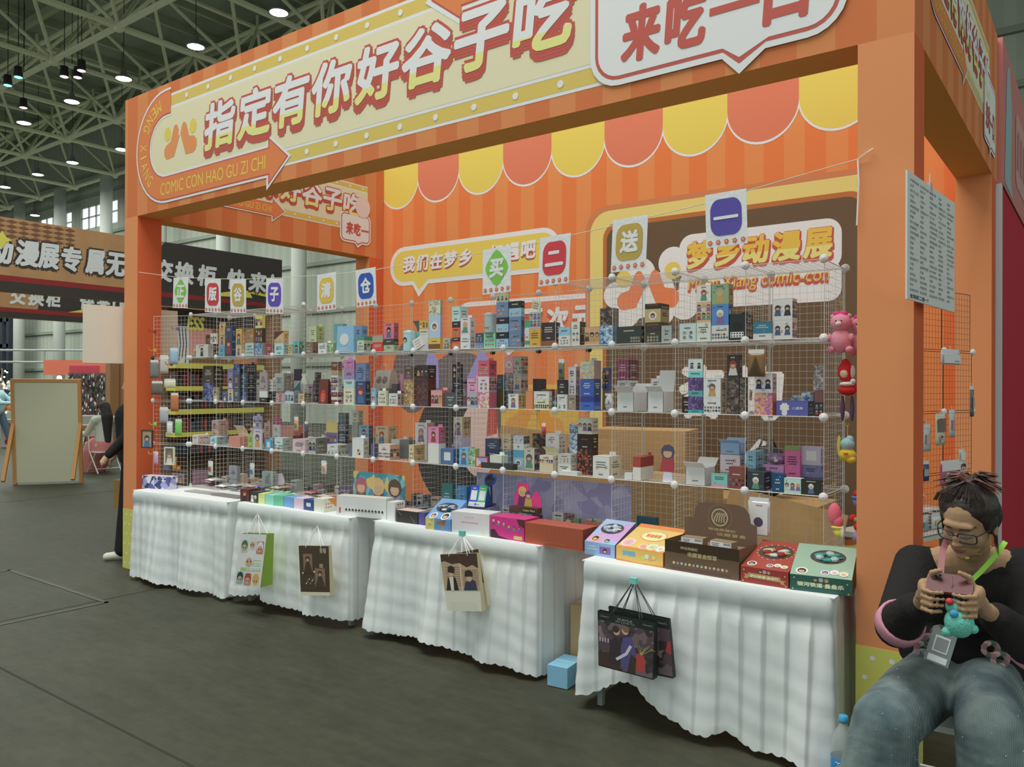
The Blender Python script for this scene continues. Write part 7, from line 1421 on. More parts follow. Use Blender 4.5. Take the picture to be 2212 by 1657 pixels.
for ch, xa, xb, ya, yb_, c, cn, shp in flags:
    A = at(xa, ya, Y=3.57); B = at(xb, ya - (xb - xa) * .17 * (1 if xa > 600 else .1), Y=3.57); D = at(xa, yb_, Y=3.57); w = (B - A).xy.length; h = A.z - D.z; sl = (B.z - A.z) / w
    r = thing('bunting_flag', 'white bunting flag with a %s patch and white character, %s from the left' % (cn, ['first', 'second', 'third', 'fourth', 'fifth', 'sixth', 'seventh', 'eighth', 'ninth', 'tenth'][[f_[0] for f_ in flags].index(ch)]), 'flag', A, 0, 'lettered bunting flags')
    class GP(Plane):
        def P(s, u, v, d=0.0): return Vector((u * w + (1 - v) * .012 * math.sin(xa), -d - .0004 * math.sin(u * 7 + v * 4 + xa), sl * u * w - (1 - v) * h))
    gp = GP((0, 0, 0), (1, 0, 0), (0, -1, 0)); mb = MB(); n = 6
    vs = [gp.P(i / n, j / n) for j in range(n + 1) for i in range(n + 1)]; fs = [(j * (n + 1) + i, j * (n + 1) + i + 1, (j + 1) * (n + 1) + i + 1, (j + 1) * (n + 1) + i) for j in range(n) for i in range(n)]
    mb.add(vs, fs, FL); mb.add([v + Vector((0, .0015, 0)) for v in vs], [tuple(reversed(f)) for f in fs], FL); mb.build('cloth', r, True)
    mb = MB(); pts = rrect(.12, .20, .88, .88, .22, 6) if shp == 'sq' else rrect(.12, .18, .88, .90, .20, 6)
    if shp == 'dia': pts = [(.5, .96), (.62, .90), (.86, .66), (.90, .56), (.86, .46), (.62, .22), (.5, .16), (.38, .22), (.14, .46), (.10, .56), (.14, .66), (.38, .90)]
    poly2(mb, gp, pts, .0016, mat(c, .7))
    if ch in '一': text2(mb, gp, ch, .2, .50, .8, .56, .003, WHITE, .2)
    elif ch == '二': poly2(mb, gp, rrect(.3, .62, .66, .69, .03, 3), .003, WHITE); poly2(mb, gp, rrect(.2, .38, .8, .45, .03, 3), .003, WHITE)
    else: text2(mb, gp, ch, .24, .34, .76, .76, .003, WHITE, .05, .05)
    for i in range(5): 
        for k in range(5): a = k * 1.257; poly2(mb, gp, circle_pts(.1 + .2 * i + .035 * math.cos(a), .085 + .028 * math.sin(a), .028, 6, .022), .0016 + .0002 * k, mat((206, 96, 76), .7))
        poly2(mb, gp, circle_pts(.1 + .2 * i, .085, .02, 6, .016), .0032, mat((236, 206, 120), .7))
    mb.build('flag_print', r)
# ---- hanging boards
def board(label, p0, p1, z0, z1, th, col, rows):
    a = Vector((*p0, 0)); b = Vector((*p1, 0)); L = (b - a).length; ang = math.atan2(b.y - a.y, b.x - a.x)
    r = thing('hanging_board', label, 'board', (a.x, a.y, z0), ang); mb = MB(); mb.box(0, 0, 0, L, th, z1 - z0, mat(col, .5)); mb.build('panel', r)
    if rows:
        rr = random.Random(9); mb = MB(); pl = Plane((0, -.0006, 0), (1, 0, 0), (0, -1, 0)); h = z1 - z0; m = mat((96, 98, 96), .6); T = '商品价格清单优惠徽章立牌挂件盲盒手办卡片海报镜子吧唧色纸流麻'
        for c_ in range(5):
            for k in range(22):
                n = rr.randint(2, 5); u = L * (.05 + .19 * c_); v = h * (.93 - .041 * k); s = ''.join(rr.choice(T) for _ in range(n))
                text2(mb, pl, s, u, v, u + .024 * n, v + .0115, .0002, m, 0.0)
        text2(mb, pl, '全场买二送一！', L * .05, h * .015, L * .4, h * .05, .0004, PRN_DARK, .03)
        mb.build('lettering', r)
    mb = MB(); mb.box(L * .42, -.004, z1 - z0 - .03, L * .47, th + .004, z1 - z0 + .012, mat((226, 190, 196), .2, alpha=.8)); mb.tube([(L * .445, th / 2, z1 - z0), (L * .445, th / 2, z1 - z0 + .05)], .003, WHITE, 5); mb.build('clip_hook', r)
board('white board of small printed text hung on the right pillar', (-.615, 3.33), (-.555, 4.06), 1.945, 2.435, .006, (206, 208, 206), True)
board('plain cream back of a board hung on the left pillar', (-6.985, 3.26), (-6.95, 4.10), 1.79, 2.29, .006, (212, 206, 190), False)
# ---- on the floor
def carton(label, x, y, w, d_, h, c, rz=0, openc=False):
    r = thing('carton', label, 'box', (x, y, .0045), rz); mb = MB(); mb.box(-w / 2, -d_ / 2, 0, w / 2, d_ / 2, h, mat(c, .7)); mb.build('body', r)
    mb = MB(); mb.box(-w / 2, -d_ * .04, h, w / 2, d_ * .04, h + .0012, mat(tuple(min(255, int(x_ * 1.15)) for x_ in c), .4)); mb.build('tape', r)
carton('kraft carton on the floor between the third and fourth skirts', -2.30, 3.95, .24, .3, .38, (176, 150, 110)); carton('small light blue carton peeking under the third skirt', -2.36, 3.66, .12, .2, .11, (120, 176, 206), .1)
carton('large kraft carton standing against the brown board behind the rack', -2.1, 6.1, .9, .5, .75, (170, 136, 86)); carton('tall kraft carton leaning by the board behind the rack', -3.1, 6.0, .8, .5, 1.25, (176, 140, 88), .2); carton('kraft carton with dark marks behind the rack', -2.55, 5.3, .6, .5, .95, (180, 146, 94), -.2)
# opened kraft flaps leaning behind the rack
for x, y, w, h, rz, l in ((-3.35, 4.75, .9, 1.3, .5, 'flattened kraft sheet leaning behind the middle of the rack'), (-1.75, 4.75, .8, .95, -.2, 'torn kraft sheet leaning behind the right part of the rack')):
    mb = MB(); M4 = Matrix.Rotation(-.25, 4, 'X') @ Matrix.Rotation(.12, 4, 'Y'); mb.box(-w / 2, 0, .06, w / 2, .008, h, mat((182, 146, 92), .8, mottle=.1), M4); tag(mb.build('kraft_sheet', None, loc=(x, y, .0), rot=(0, 0, rz)), l, 'cardboard')
bp_ = thing('backpack', 'black backpack standing on a carton behind the rack', 'bag', (-2.10, 6.10, .7605), .2)
mb = MB(); mb.ball((0, 0, .2), (.17, .11, .2), mat((48, 50, 52), .8), 16, 10); mb.build('body', bp_, True); mb = MB(); mb.ball((0, -.09, .14), (.12, .05, .1), mat((56, 58, 60), .8), 12, 8); mb.build('pocket', bp_, True); mb = MB(); mb.tube([(-.06, 0, .38), (-.04, 0, .44), (.04, 0, .44), (.06, 0, .38)], .008, BLACK, 6); mb.build('handle', bp_, True)
# water bottle
wb = thing('water_bottle', 'large clear water bottle with blue cap and blue PURE label', 'bottle', (-.835, 3.31, .0045))
PET = mat((196, 206, 206), .08, alpha=.35); mb = MB(); mb.lathe([(.042, 0), (.047, .01), (.046, .08), (.047, .17), (.044, .21), (.03, .25), (.015, .275), (.0135, .29)], PET, 20); mb.build('bottle', wb, True)
mb = MB(); mb.lathe([(.0474, .055), (.0478, .056), (.0478, .15), (.0474, .151)], mat((40, 130, 190), .3), 24, cap=False); mb.build('label', wb, True); mb = MB(); mb.lathe([(.017, .285), (.0175, .29), (.017, .31), (.012, .312)], mat((46, 150, 200), .35), 16); mb.build('cap', wb, True)
class CY(Plane):
    def P(s, u, v, d=0.0): a = -1.75 + v / .048; return Vector(((.048 + d) * math.cos(a), (.048 + d) * math.sin(a), u))
mb = MB(); 
vs, fs, x0, y0, x1, y1 = glyphs('PURE'); cyl = CY((0, 0, 0), (1, 0, 0), (0, -1, 0)); text2(mb, cyl, 'PURE', .14, -.012, .065, .012, .0006, mat((206, 226, 236), .3)); mb.build('lettering', wb)
# ============================================================ FAR BOOTHS, STALLS AND BOARDS AT THE LEFT
BK = mat((62, 58, 54), .7); KR = mat((176, 134, 88), .7, mottle=.08); DR = mat((140, 40, 40), .7); BY = mat((226, 206, 60), .6); BW_ = mat((206, 212, 220), .7)
fb = thing('banner_booth', 'far booth with black and kraft banner lettered in big white characters', 'booth', (-12.6, 6.3, 0))
PB1 = Plane((-12.6, 0, 0), (0, 1, 0), (1, 0, 0))
ya, yb2 = 1.6, 9.55
mb = MB(); mb.box(-12.8, ya, 2.93, -12.6, yb2, 3.98, KR); f1 = mb.build('banner_fascia', fb, world=True)
mb = MB(); poly2(mb, PB1, [(7.2, 3.98), (6.9, 3.6), (7.0, 3.3), (6.75, 3.10), (yb2, 3.10), (yb2, 3.98)], .003, BK); poly2(mb, PB1, [(ya, 2.93), (yb2, 2.93), (yb2, 3.10), (ya, 3.10)], .003, BK); poly2(mb, PB1, [(ya, 3.08), (yb2, 3.06), (yb2, 3.13), (ya, 3.17)], .004, DR)
for i in range(26):
    for j in range(4): poly2(mb, PB1, [(ya + .16 * i, 3.72 + .07 * j), (ya + .08 + .16 * i, 3.75 + .07 * j), (ya + .16 + .16 * i, 3.72 + .07 * j), (ya + .08 + .16 * i, 3.69 + .07 * j)], .0035, mat((120, 84, 56), .7))
poly2(mb, PB1, [(7.9, 3.16), (8.9, 3.20), (8.85, 3.28), (9.5, 3.22), (9.2, 3.34), (8.6, 3.31)], .005, BY)
poly2(mb, PB1, [(4.75, 3.78), (4.80, 3.70), (4.88, 3.66), (4.80, 3.62), (4.75, 3.52), (4.70, 3.62), (4.62, 3.66), (4.70, 3.70)], .02, BY)
mb.build('banner_print', f1).location = -Vector(fb.location)
BPOS = [(4.56, .36), (4.90, .36), (5.20, .34), (5.53, .34), (5.88, .34), (6.19, .36), (6.60, .38), (6.98, .38), (7.34, .40), (7.76, .42), (0, 0), (8.34, .42), (8.78, .44), (9.24, .44)]
mb = MB(); T = '动漫展专属无料交换柜 快来!'
for i, ch in enumerate(T):
    if ch == ' ': continue
    a, w = BPOS[i]; mb = MB()
    text2(mb, PB1, ch, a - .01, 3.27, a + w * (1 if ch != '!' else .35) - .0, 3.72, .006, BK, .12, .12); text2(mb, PB1, ch, a + .02, 3.31, a + w * (.96 if ch != '!' else .3), 3.69, .012, BW_, .045, .12); mb.build('printed_character', f1).location = -Vector(fb.location)
PB2 = Plane((-17.6, 0, 0), (0, 1, 0), (1, 0, 0)); mb = MB(); mb.box(-17.8, 1.5, 2.93, -17.6, 9.0, 3.98, KR); f2 = mb.build('banner_fascia', fb, world=True)
mb = MB(); poly2(mb, PB2, [(7.5, 3.98), (7.3, 3.1), (9.0, 3.1), (9.0, 3.98)], .003, BK); poly2(mb, PB2, [(1.5, 2.93), (9.0, 2.93), (9.0, 3.10), (1.5, 3.10)], .003, BK); poly2(mb, PB2, [(1.5, 3.06), (9.0, 3.04), (9.0, 3.13), (1.5, 3.13)], .004, DR); poly2(mb, PB2, [(7.9, 3.12), (8.5, 3.15), (8.45, 3.19), (8.95, 3.15), (8.7, 3.24), (8.2, 3.20)], .005, BY)
T = '交换柜 快来!'
for i, ch in enumerate(T):
    if ch != ' ': text2(mb, PB2, ch, 6.78 + .34 * i, 3.20, 6.78 + .34 * i + (.31 if ch != '!' else .1), 3.56, .008, BW_, .045, .12)
mb.build('banner_print', f2).location = -Vector(fb.location)
for x, y in ((-12.8, yb2 - .2), (-17.8, 8.8)): mb = MB(); mb.box(x, y, 0, x + .2, y + .2, 2.93, mat((150, 108, 70), .7)); mb.build('post', fb, world=True)
# display wall of that booth seen through our racks
dw = thing('display_wall', 'far display wall of comic panels, pink sheet and yellow shelves seen through the wire rack', 'display wall', (-12.4, 8.0, 0))
PD = Plane((-12.6, 0, 0), (0, 1, 0), (1, 0, 0)); mb = MB(); mb.box(-12.70, 7.30, 0, -12.6, 9.5, 2.93, mat((120, 92, 70), .8)); mb.build('wall_panel', dw, world=True)
mb = MB()
def pd(u0, v0, u1, v1, d, m): poly2(mb, PD, [(u0, v0), (u1, v0), (u1, v1), (u0, v1)], d, m)
pd(7.35, 1.95, 7.8, 2.62, .003, mat((196, 198, 206), .7)); pd(7.8, 2.1, 8.25, 2.6, .003, mat((206, 140, 134), .7)); pd(8.25, 2.1, 8.7, 2.6, .003, mat((140, 96, 60), .7)); pd(8.7, 1.4, 9.2, 2.55, .003, mat((190, 120, 74), .7))
for i in range(7): strip2(mb, PD, [(7.37 + .06 * i, 1.98 + .04 * (i % 3)), (7.42 + .055 * i, 2.3), (7.37 + .06 * i, 2.6)], .018, .005, BK)
text2(mb, PD, 'ESS', 7.75, 2.55, 8.1, 2.80, .008, BY, .05, .2); pd(7.4, 2.62, 9.3, 2.93, .004, BK)
mb.build('comic_print', dw).location = -Vector(dw.location)
for i, z in enumerate((1.88, 1.50, 1.10, .72)):
    mb = MB(); mb.box(-12.55, 7.35, z, -12.25, 9.1, z + .09, BY); mb.box(-12.55, 7.35, z - .30, -12.25, 9.1, z - .285, mat((60, 56, 54), .7)); mb.build('shelf', dw, world=True)
    mb = MB(); rr = random.Random(i)
    for k in range(21): y = 7.37 + k * .08; h = rr.uniform(.12, .24); mb.box(-12.5, y, z - .285, -12.32, y + .055, z - .285 + h, mat(rr.choice([(60, 56, 60), (70, 80, 84), (120, 50, 46), (90, 70, 60), (56, 66, 72), (150, 70, 60)]), .6))
    o = mb.build('stacked_goods', dw, world=True); o['kind'] = 'stuff'
dw.location.x -= .26
# white easel board (A-frame) seen from behind
eb = thing('easel_board', 'tall cream sign board on wooden A-frame legs standing alone on the hall floor', 'sign board', at(105, 1045, Z=0) + Vector((0, 0, .0045)), .10 + PI / 2 - .75 + PI)
WD = mat((176, 124, 58), .6)
mb = MB(); mb.box(-.46, -.02, .03, .46, .02, 1.66, mat((176, 178, 150), .7), Matrix.Rotation(-.10, 4, 'X')); mb.build('panel', eb)
for nm, a in (('frame_rail', (-.50, -.03, 0, -.45, .03, 1.69)), ('frame_rail', (.45, -.03, 0, .50, .03, 1.69)), ('top_rail', (-.45, -.03, 1.64, .45, .03, 1.69))): mb = MB(); mb.box(*a, WD, Matrix.Rotation(-.10, 4, 'X')); mb.build(nm, eb)
for x in (-.48, .48): mb = MB(); mb.box(x - .025, -.025, -.98, x + .025, .025, 0, WD, Matrix.Translation((x * 0, .10, .97)) @ Matrix.Rotation(.50, 4, 'X')); mb.build('rear_leg', eb)
# stalls with plush toys and the pipe frame above
def stall(label, c, w, d_, h, rz, col): 
    r = thing('stall_table', label, 'table', c, rz); mb = MB(); mb.box(-w / 2, -d_ / 2, h - .03, w / 2, d_ / 2, h, mat(col)); mb.build('tabletop', r); mb = MB(); mb.box(-w / 2, -d_ / 2, .0, w / 2, -d_ / 2 + .02, h - .03, mat((150, 156, 150), .8)); mb.build('front_panel', r)
    for x in (-w / 2 + .05, w / 2 - .05): mb = MB(); mb.box(x - .02, d_ / 2 - .05, 0, x + .02, d_ / 2 - .01, h - .03, mat((130, 130, 130))); mb.build('leg', r)
    return r
S1 = at(66, 946, Z=.0045); stall('grey fronted stall table heaped with plush toys at the far left', S1, 3.6, .8, .8, .64, (170, 172, 168))
S2 = at(196, 962, Z=.0045); stall('stall table under the wall of dangling charms at the left', S2, 1.6, .7, .78, .64, (150, 150, 146))
# pipe rack
pr2 = thing('pipe_frame', 'grey pipe frame rail above the plush stall at the far left', 'frame', S1)
mb = MB(); dv = Vector((math.cos(.64), math.sin(.64), 0)); a = S1 - dv * 2.6; b = S1 + dv * 3.4; GP_ = mat((140, 150, 144), .5)
for z in (2.6, 2.25): mb.tube([a + Vector((0, 0, z)), b + Vector((0, 0, z))], .03, GP_, 6)
for k in range(5): p = a.lerp(b, k / 4); mb.tube([p, p + Vector((0, 0, 2.6))], .025, GP_, 6)
mb.build('pipes', pr2, world=True)
rr = random.Random(4); CP = [(150, 120, 190), (60, 56, 56), (214, 160, 150), (120, 170, 170), (206, 200, 190), (190, 110, 60), (90, 160, 130), (60, 56, 120), (226, 150, 60), (150, 190, 200), (206, 120, 140), (130, 110, 60)]
nv = Vector((-dv.y, dv.x, 0))
for i in range(58):
    k = i % 3; t = -1.7 + (i // 3) * .18 + rr.uniform(-.04, .04); z = .805 + (.0 if k == 0 else .33 * k); p = S1 + dv * t + nv * (-.25 + .25 * k); c = rr.choice(CP); rad = rr.uniform(.09, .115)
    if k: z = .805 + .30 * k
    mb = MB(); m = mat(c, .95, bump=.4, bscale=60); mb.ball((0, 0, rad), (rad, rad * .8, rad), m, 10, 7); o = mb.build('plush_toy', None, True, loc=p + Vector((0, 0, z - .0045)))
    hb_ = MB(); hb_.ball((rad * .1, -rad * .25, rad * 2.1), rad * .62, mat(tuple(min(255, x + 15) for x in c), .95), 9, 6); hb_.ball((rad * .45, -rad * .2, rad * 2.7), rad * .24, m, 7, 5); hb_.ball((-rad * .35, -rad * .2, rad * 2.7), rad * .24, m, 7, 5); hb_.build('head', o, True)
    tag(o, '%s plush toy, %s row, %s along from the left on the far stall' % (cname(c), ['front', 'middle', 'back'][k], 'first second third fourth fifth sixth seventh eighth ninth tenth eleventh twelfth thirteenth fourteenth fifteenth sixteenth seventeenth eighteenth nineteenth twentieth'.split()[i // 3]), 'plush toy', 'plush toys on the far left stall')
# wall of dangling charms
cwall = thing('charm_wall', 'dark grid wall densely hung with small dangling charms at the left background', 'display wall', S2 + Vector((0, 0, 0)), .64)
mb = MB(); mb.box(-.8, .36, 0, .8, .38, 1.9, mat((96, 92, 88), .8)); mb.build('backing', cwall)
mb = MB()
for i in range(30):
    for j in range(11):
        x = -.78 + i * .053 + rr.uniform(-.02, .02); z = 1.86 - j * .105 + rr.uniform(-.05, .05); c = rr.choice([(44, 42, 44), (60, 52, 52), (190, 190, 190), (150, 60, 56), (90, 96, 90), (60, 60, 66), (206, 180, 170), (44, 44, 44), (110, 80, 100)])
        mb.ball((x, .33, z - .04), (.018 * rr.uniform(.7, 1.5), .012, .042 * rr.uniform(.5, 1.7)), mat(c, .8), 5, 4)
o = mb.build('dangling_charms', cwall); o['kind'] = 'stuff'
mb = MB(); mb.box(-1.6, .6, 1.85, 1.4, .62, 2.25, mat((214, 110, 80), .7)); mb.box(-.9, .58, 1.9, -.1, .6, 2.1, mat((190, 60, 80), .7)); mb.build('header_board', cwall)
# kraft partition beside it, low table with comic banner, red hydrant box
def blk(name, label, cat, px, py, w, d_, h, rz, col, z=.0045):
    p = at(px, py, Z=0); mb = MB(); mb.box(-w / 2, -d_ / 2, 0, w / 2, d_ / 2, h, mat(col, .75)); return tag(mb.build(name, None, loc=(p.x, p.y, z), rot=(0, 0, rz)), label, cat)
blk('partition', 'plain kraft brown partition panel just left of the orange pillar in the background', 'panel', 260, 985, .62, .08, 2.35, .65, (164, 128, 88))
q = blk('low_counter', 'low kraft counter with white and black lettering beside the easel board', 'counter', 168, 1006, 1.0, .4, .8, .65, (160, 118, 78))
mb = MB(); pl = Plane((-.65, -.252, 0), (1, 0, 0), (0, -1, 0)); text2(mb, pl, 'EA肌', .25, .30, .95, .60, .001, BK, .1, .15); text2(mb, pl, 'EA肌', .27, .32, .93, .58, .004, BW_, .03, .15); mb.build('lettering', q)
q = blk('extinguisher_box', 'red and white hydrant box under the far plush stall', 'box', 22, 966, .35, .25, .7, .85, (190, 180, 176)); mb = MB(); pl = Plane((-.175, -.127, 0), (1, 0, 0), (0, -1, 0))
for i in range(3): poly2(mb, pl, circle_pts(.17, .14 + .2 * i, .08, 10), .0008, mat((190, 44, 44)))
mb.build('printed_discs', q)
lamp = tag((lambda m: (m.ball((0, 0, 0), .07, mat((255, 255, 255), .5, emis=(1, .9, .7), es=9), 10, 7), m.build('bulb_lamp', None, True, loc=S1 + dv * .9 + Vector((0, 0, 1.78)) - nv * .1))[1])(MB()), 'bright bulb hanging from the pipe frame above the blue plush toys', 'lamp')
mb = MB(); mb.tube([(0, 0, .06), (0, .1, .56)], .006, BLACK, 5); mb.build('cord', lamp)
# warm lit string of small lamps at the very left
sl = thing('fairy_lights', 'cluster of warm fairy lights on the plush stall at the left edge', 'lights', at(4, 850, t=20.5) )
mb = MB(); 
for i in range(26): mb.ball((rr.uniform(-.2, .2), rr.uniform(-.1, .1), rr.uniform(-.5, .6)), .022, mat((255, 240, 200), .5, emis=(1, .8, .5), es=6), 6, 4)
mb.tube([(0, 0, -.95), (0, 0, .65)], .02, mat((120, 110, 90)), 6); o = mb.build('bulbs', sl); o['kind'] = 'stuff'
# ============================================================ PEOPLE
def remesh(name, mb, parent, voxel, smooth=4, mats=None, pick=None, fac=.6):
    """joins the collected lumps into one continuous surface"""
    me = bpy.data.meshes.new(name); me.from_pydata(mb.v, [], mb.f); o = bpy.data.objects.new(name, me); COL.objects.link(o)
    r = o.modifiers.new('r', 'REMESH'); r.mode = 'VOXEL'; r.voxel_size = voxel
    s_ = o.modifiers.new('s', 'SMOOTH'); s_.iterations = smooth; s_.factor = fac
    dg = bpy.context.evaluated_depsgraph_get(); m2 = bpy.data.meshes.new_from_object(o.evaluated_get(dg)); bpy.data.objects.remove(o)
    m2.name = name; o = bpy.data.objects.new(name, m2); COL.objects.link(o); m2.materials.clear()
    for m in (mats or mb.mats): m2.materials.append(m)
    L = Vector(parent.location) if parent else Vector()
    if pick:
        for p in m2.polygons: p.material_index = pick(p.center)
    else: m2.polygons.foreach_set('material_index', [0] * len(m2.polygons))
    m2.transform(Matrix.Translation(-L)); m2.polygons.foreach_set('use_smooth', [True] * len(m2.polygons)); o.parent = parent; return o
def limb(mb, pts, rs, m, n=12, flat=None):
    """tapered round-jointed limb"""
    for i in range(len(pts) - 1):
        a, b = Vector(pts[i]), Vector(pts[i + 1]); k = max(2, int((b - a).length / .03))
        for j in range(k + 1): t = j / k; mb.ball(a.lerp(b, t), rs[i] + (rs[i + 1] - rs[i]) * t, m, 12, 8)
def ell(mb, c, r, m, M4=None, n=18, k=12): mb.ball(c, r, m, n, k, M4)
def frame(fwd, up):
    f = Vector(fwd).normalized(); u = Vector(up); u = (u - f * u.dot(f)).normalized(); r = f.cross(u); M4 = Matrix.Identity(4)
    for i in range(3): M4[i][0] = r[i]; M4[i][1] = f[i]; M4[i][2] = u[i]
    return M4   # local x = person's right, y = forward, z = up
# ---------------- the seated woman
SKW = mat((158, 124, 92), .6, spec=.25)
J = dict(pel=at(2075, 1450, t=2.95), wai=at(2082, 1375, t=2.95), che=at(2090, 1290, t=2.88), nec=at(2098, 1208, t=2.80), hed=at(2092, 1128, t=2.68),
         sl=at(1978, 1222, t=2.84), sr=at(2208, 1228, t=2.80), el=at(1938, 1352, t=2.62), er=at(2232, 1400, t=2.58), wl=at(1992, 1300, t=2.46), wr=at(2122, 1312, t=2.44),
         hl=at(2030, 1462, t=2.93), hr=at(2130, 1462, t=2.93), kl=at(1912, 1556, t=2.50), kr=at(2138, 1566, t=2.44))
wrt = (J['pel'].x, J['pel'].y, .0045); W = thing('person', 'seated woman in glasses, black jacket and glittery wide jeans looking down at phone', 'person', wrt)
al = Vector((J['kl'].x - .02, J['kl'].y + .02, .09)); ar = Vector((J['kr'].x + .02, J['kr'].y + .02, .09))
fwdB = Vector((-.05, -1, 0)).normalized(); HF = frame(Vector((-.30, -.86, -.42)), (-.05, -.42, .9)); HC = J['hed']
def hp(x, y, z): return HC + (HF @ Vector((x, y, z)))
mb = MB(); m = SKW
# skull, jaw, cheeks, nose, brow, lips, ears
for c, r in (((0, -.01, .03), (.074, .088, .082)), ((0, .018, -.02), (.066, .070, .075)), ((0, .035, -.062), (.046, .048, .044)), ((.03, .045, -.028), (.034, .032, .034)), ((-.03, .045, -.028), (.034, .032, .034)),
             ((0, .090, -.016), (.011, .012, .022)), ((0, .097, -.030), (.0135, .012, .010)), ((.011, .089, -.033), (.009, .009, .007)), ((-.011, .089, -.033), (.009, .009, .007)), ((0, .078, .004), (.009, .008, .02)), ((0, .068, .028), (.050, .020, .018)),
             ((0, .079, -.055), (.020, .011, .0065)), ((0, .077, -.064), (.017, .011, .007)), ((0, .070, -.088), (.018, .016, .013)), ((.028, .073, .003), (.0165, .010, .0105)), ((-.028, .073, .003), (.0165, .010, .0105)), ((.078, -.006, -.012), (.009, .018, .028)), ((-.078, -.006, -.012), (.009, .018, .028))):
    ell(mb, hp(*c), r, m, HF)
limb(mb, [hp(0, -.03, -.05), J['nec'], J['che'] + Vector((0, .03, .06))], [.052, .056, .075], m)
limb(mb, [J['che'], J['wai'], J['pel']], [.12, .12, .13], m); limb(mb, [J['sl'], J['nec'], J['sr']], [.055, .06, .055], m)
ell(mb, J['che'] + Vector((0, -.02, .05)), (.15, .09, .10), m)
for s_, e_, w_ in (('sl', 'el', 'wl'), ('sr', 'er', 'wr')): limb(mb, [J[s_], J[e_], J[w_]], [.052, .038, .026], m)
for h_, k_, a_ in (('hl', 'kl', al), ('hr', 'kr', ar)): limb(mb, [J[h_], J[k_], a_], [.085, .06, .04], m); limb(mb, [a_ + Vector((0, .02, -.04)), a_ + Vector((0, -.14, -.055))], [.035, .028], m)
# hands: palms and five fingers each, closing on the phone
PH = at(2052, 1262, t=2.36); UP = Vector((0, 0, 1))
def hand(wr, side):
    # side -1 = picture-left hand (her right), +1 = picture-right hand
    px = -side; pc = PH + Vector((side * .066, .018, -.035)); limb(mb, [wr, wr.lerp(pc, .6), pc], [.026, .026, .024], m)
    ell(mb, pc, (.022, .030, .040), m, Matrix.Rotation(side * .3, 4, 'Y'))
    for i in range(4):
        z = .018 - i * .019; L = [.060, .066, .062, .050][i]; root = pc + Vector((-side * .004, -.012, z)); k1 = root + Vector((side * .006, -.030, -.004)); k2 = k1 + Vector((-side * .026, -.016, -.002)); k3 = k2 + Vector((-side * L * .45, .004 + .003 * i, .002))
        limb(mb, [root, k1, k2, k3], [.0095, .0088, .0080, .0066], m)
    t0 = pc + Vector((-side * .008, .004, .030)); t1 = t0 + Vector((-side * .010, -.012, .030)); t2 = t1 + Vector((-side * .022, -.012, .012)); limb(mb, [t0, t1, t2], [.012, .0105, .0082], m)
hand(J['wl'], -1); hand(J['wr'], 1)
LIP = mat((158, 92, 84), .45); BRW = mat((70, 52, 42), .7)
Hi = HF.inverted()
def facepick(c):
    q = Hi @ (c - HC)
    if (q.x / .021) ** 2 + ((q.z + .060) / .0105) ** 2 < 1 and q.y > .05: return 1
    for s_ in (-1, 1):
        if abs(q.x - s_ * .030) < .020 and abs(q.z - (.026 - .10 * abs(abs(q.x) - .026))) < .0030 and q.y > .04: return 2
        if abs(q.x - s_ * .028) < .0165 and abs(q.z - (-.006 - .012 * (1 - ((q.x - s_ * .028) / .0165) ** 2) * .4)) < .0019 and q.y > .05: return 2
    return 0
remesh('body', mb, W, .0042, 3, [SKW, LIP, BRW], facepick)
# hair
HR = mat((44, 34, 30), .45, bump=.4, bscale=90); HRR = mat((92, 52, 40), .5)
mb = MB()
for c, r in (((0, -.025, .045), (.086, .092, .080)), ((0, -.055, .01), (.082, .070, .085)), ((.048, -.014, .060), (.042, .062, .048)), ((-.048, -.014, .060), (.042, .062, .048)), ((.070, -.006, .022), (.018, .036, .052)), ((-.070, -.006, .022), (.018, .036, .052)), ((0, -.05, .115), (.040, .042, .030))): ell(mb, hp(*c), r, HR, HF)
remesh('hair', mb, W, .006, 2, [HR])
mb = MB(); r4 = random.Random(8)
for i in range(110):
    a = r4.uniform(-.9, .9) + (PI if i % 3 == 0 else 0); e = r4.uniform(-.5, .6); b0 = hp(r4.uniform(-.02, .02), -.05 + r4.uniform(-.02, .02), .125); d_ = Vector((math.cos(a) * math.cos(e), math.sin(a) * math.cos(e) * .6, math.sin(e))); L = r4.uniform(.04, .085)
    if a > 0 and False: continue
    p1 = b0 + d_ * L * .5 + Vector((0, 0, .012)); p2 = b0 + d_ * L + Vector((d_.x * .02, 0, -.012)); mb.tube([b0, p1, p2], [.006, .0045, .0008], HRR if r4.random() < .6 else HR, 4)
for i in range(60): # swept strands over the cap
    a = r4.uniform(-1.4, 1.4); pts = [hp(math.sin(a) * .086 * math.cos(t), .042 * math.cos(t) - .05 * t * .4, .092 + .048 * math.sin(t)) for t in (0, .5, 1.0, 1.5)]; mb.tube(pts, [.0012, .002, .002, .001], HR, 4)
for s_ in (-1, 1):
    for i in range(6): mb.tube([hp(s_ * .078, .02 - .004 * i, .02), hp(s_ * .083, .012 - .004 * i, -.03), hp(s_ * .078, .008 - .004 * i, -.07 - .01 * i)], [.0015, .0015, .0006], HR, 4)
mb.build('hair_strands', W, world=True)
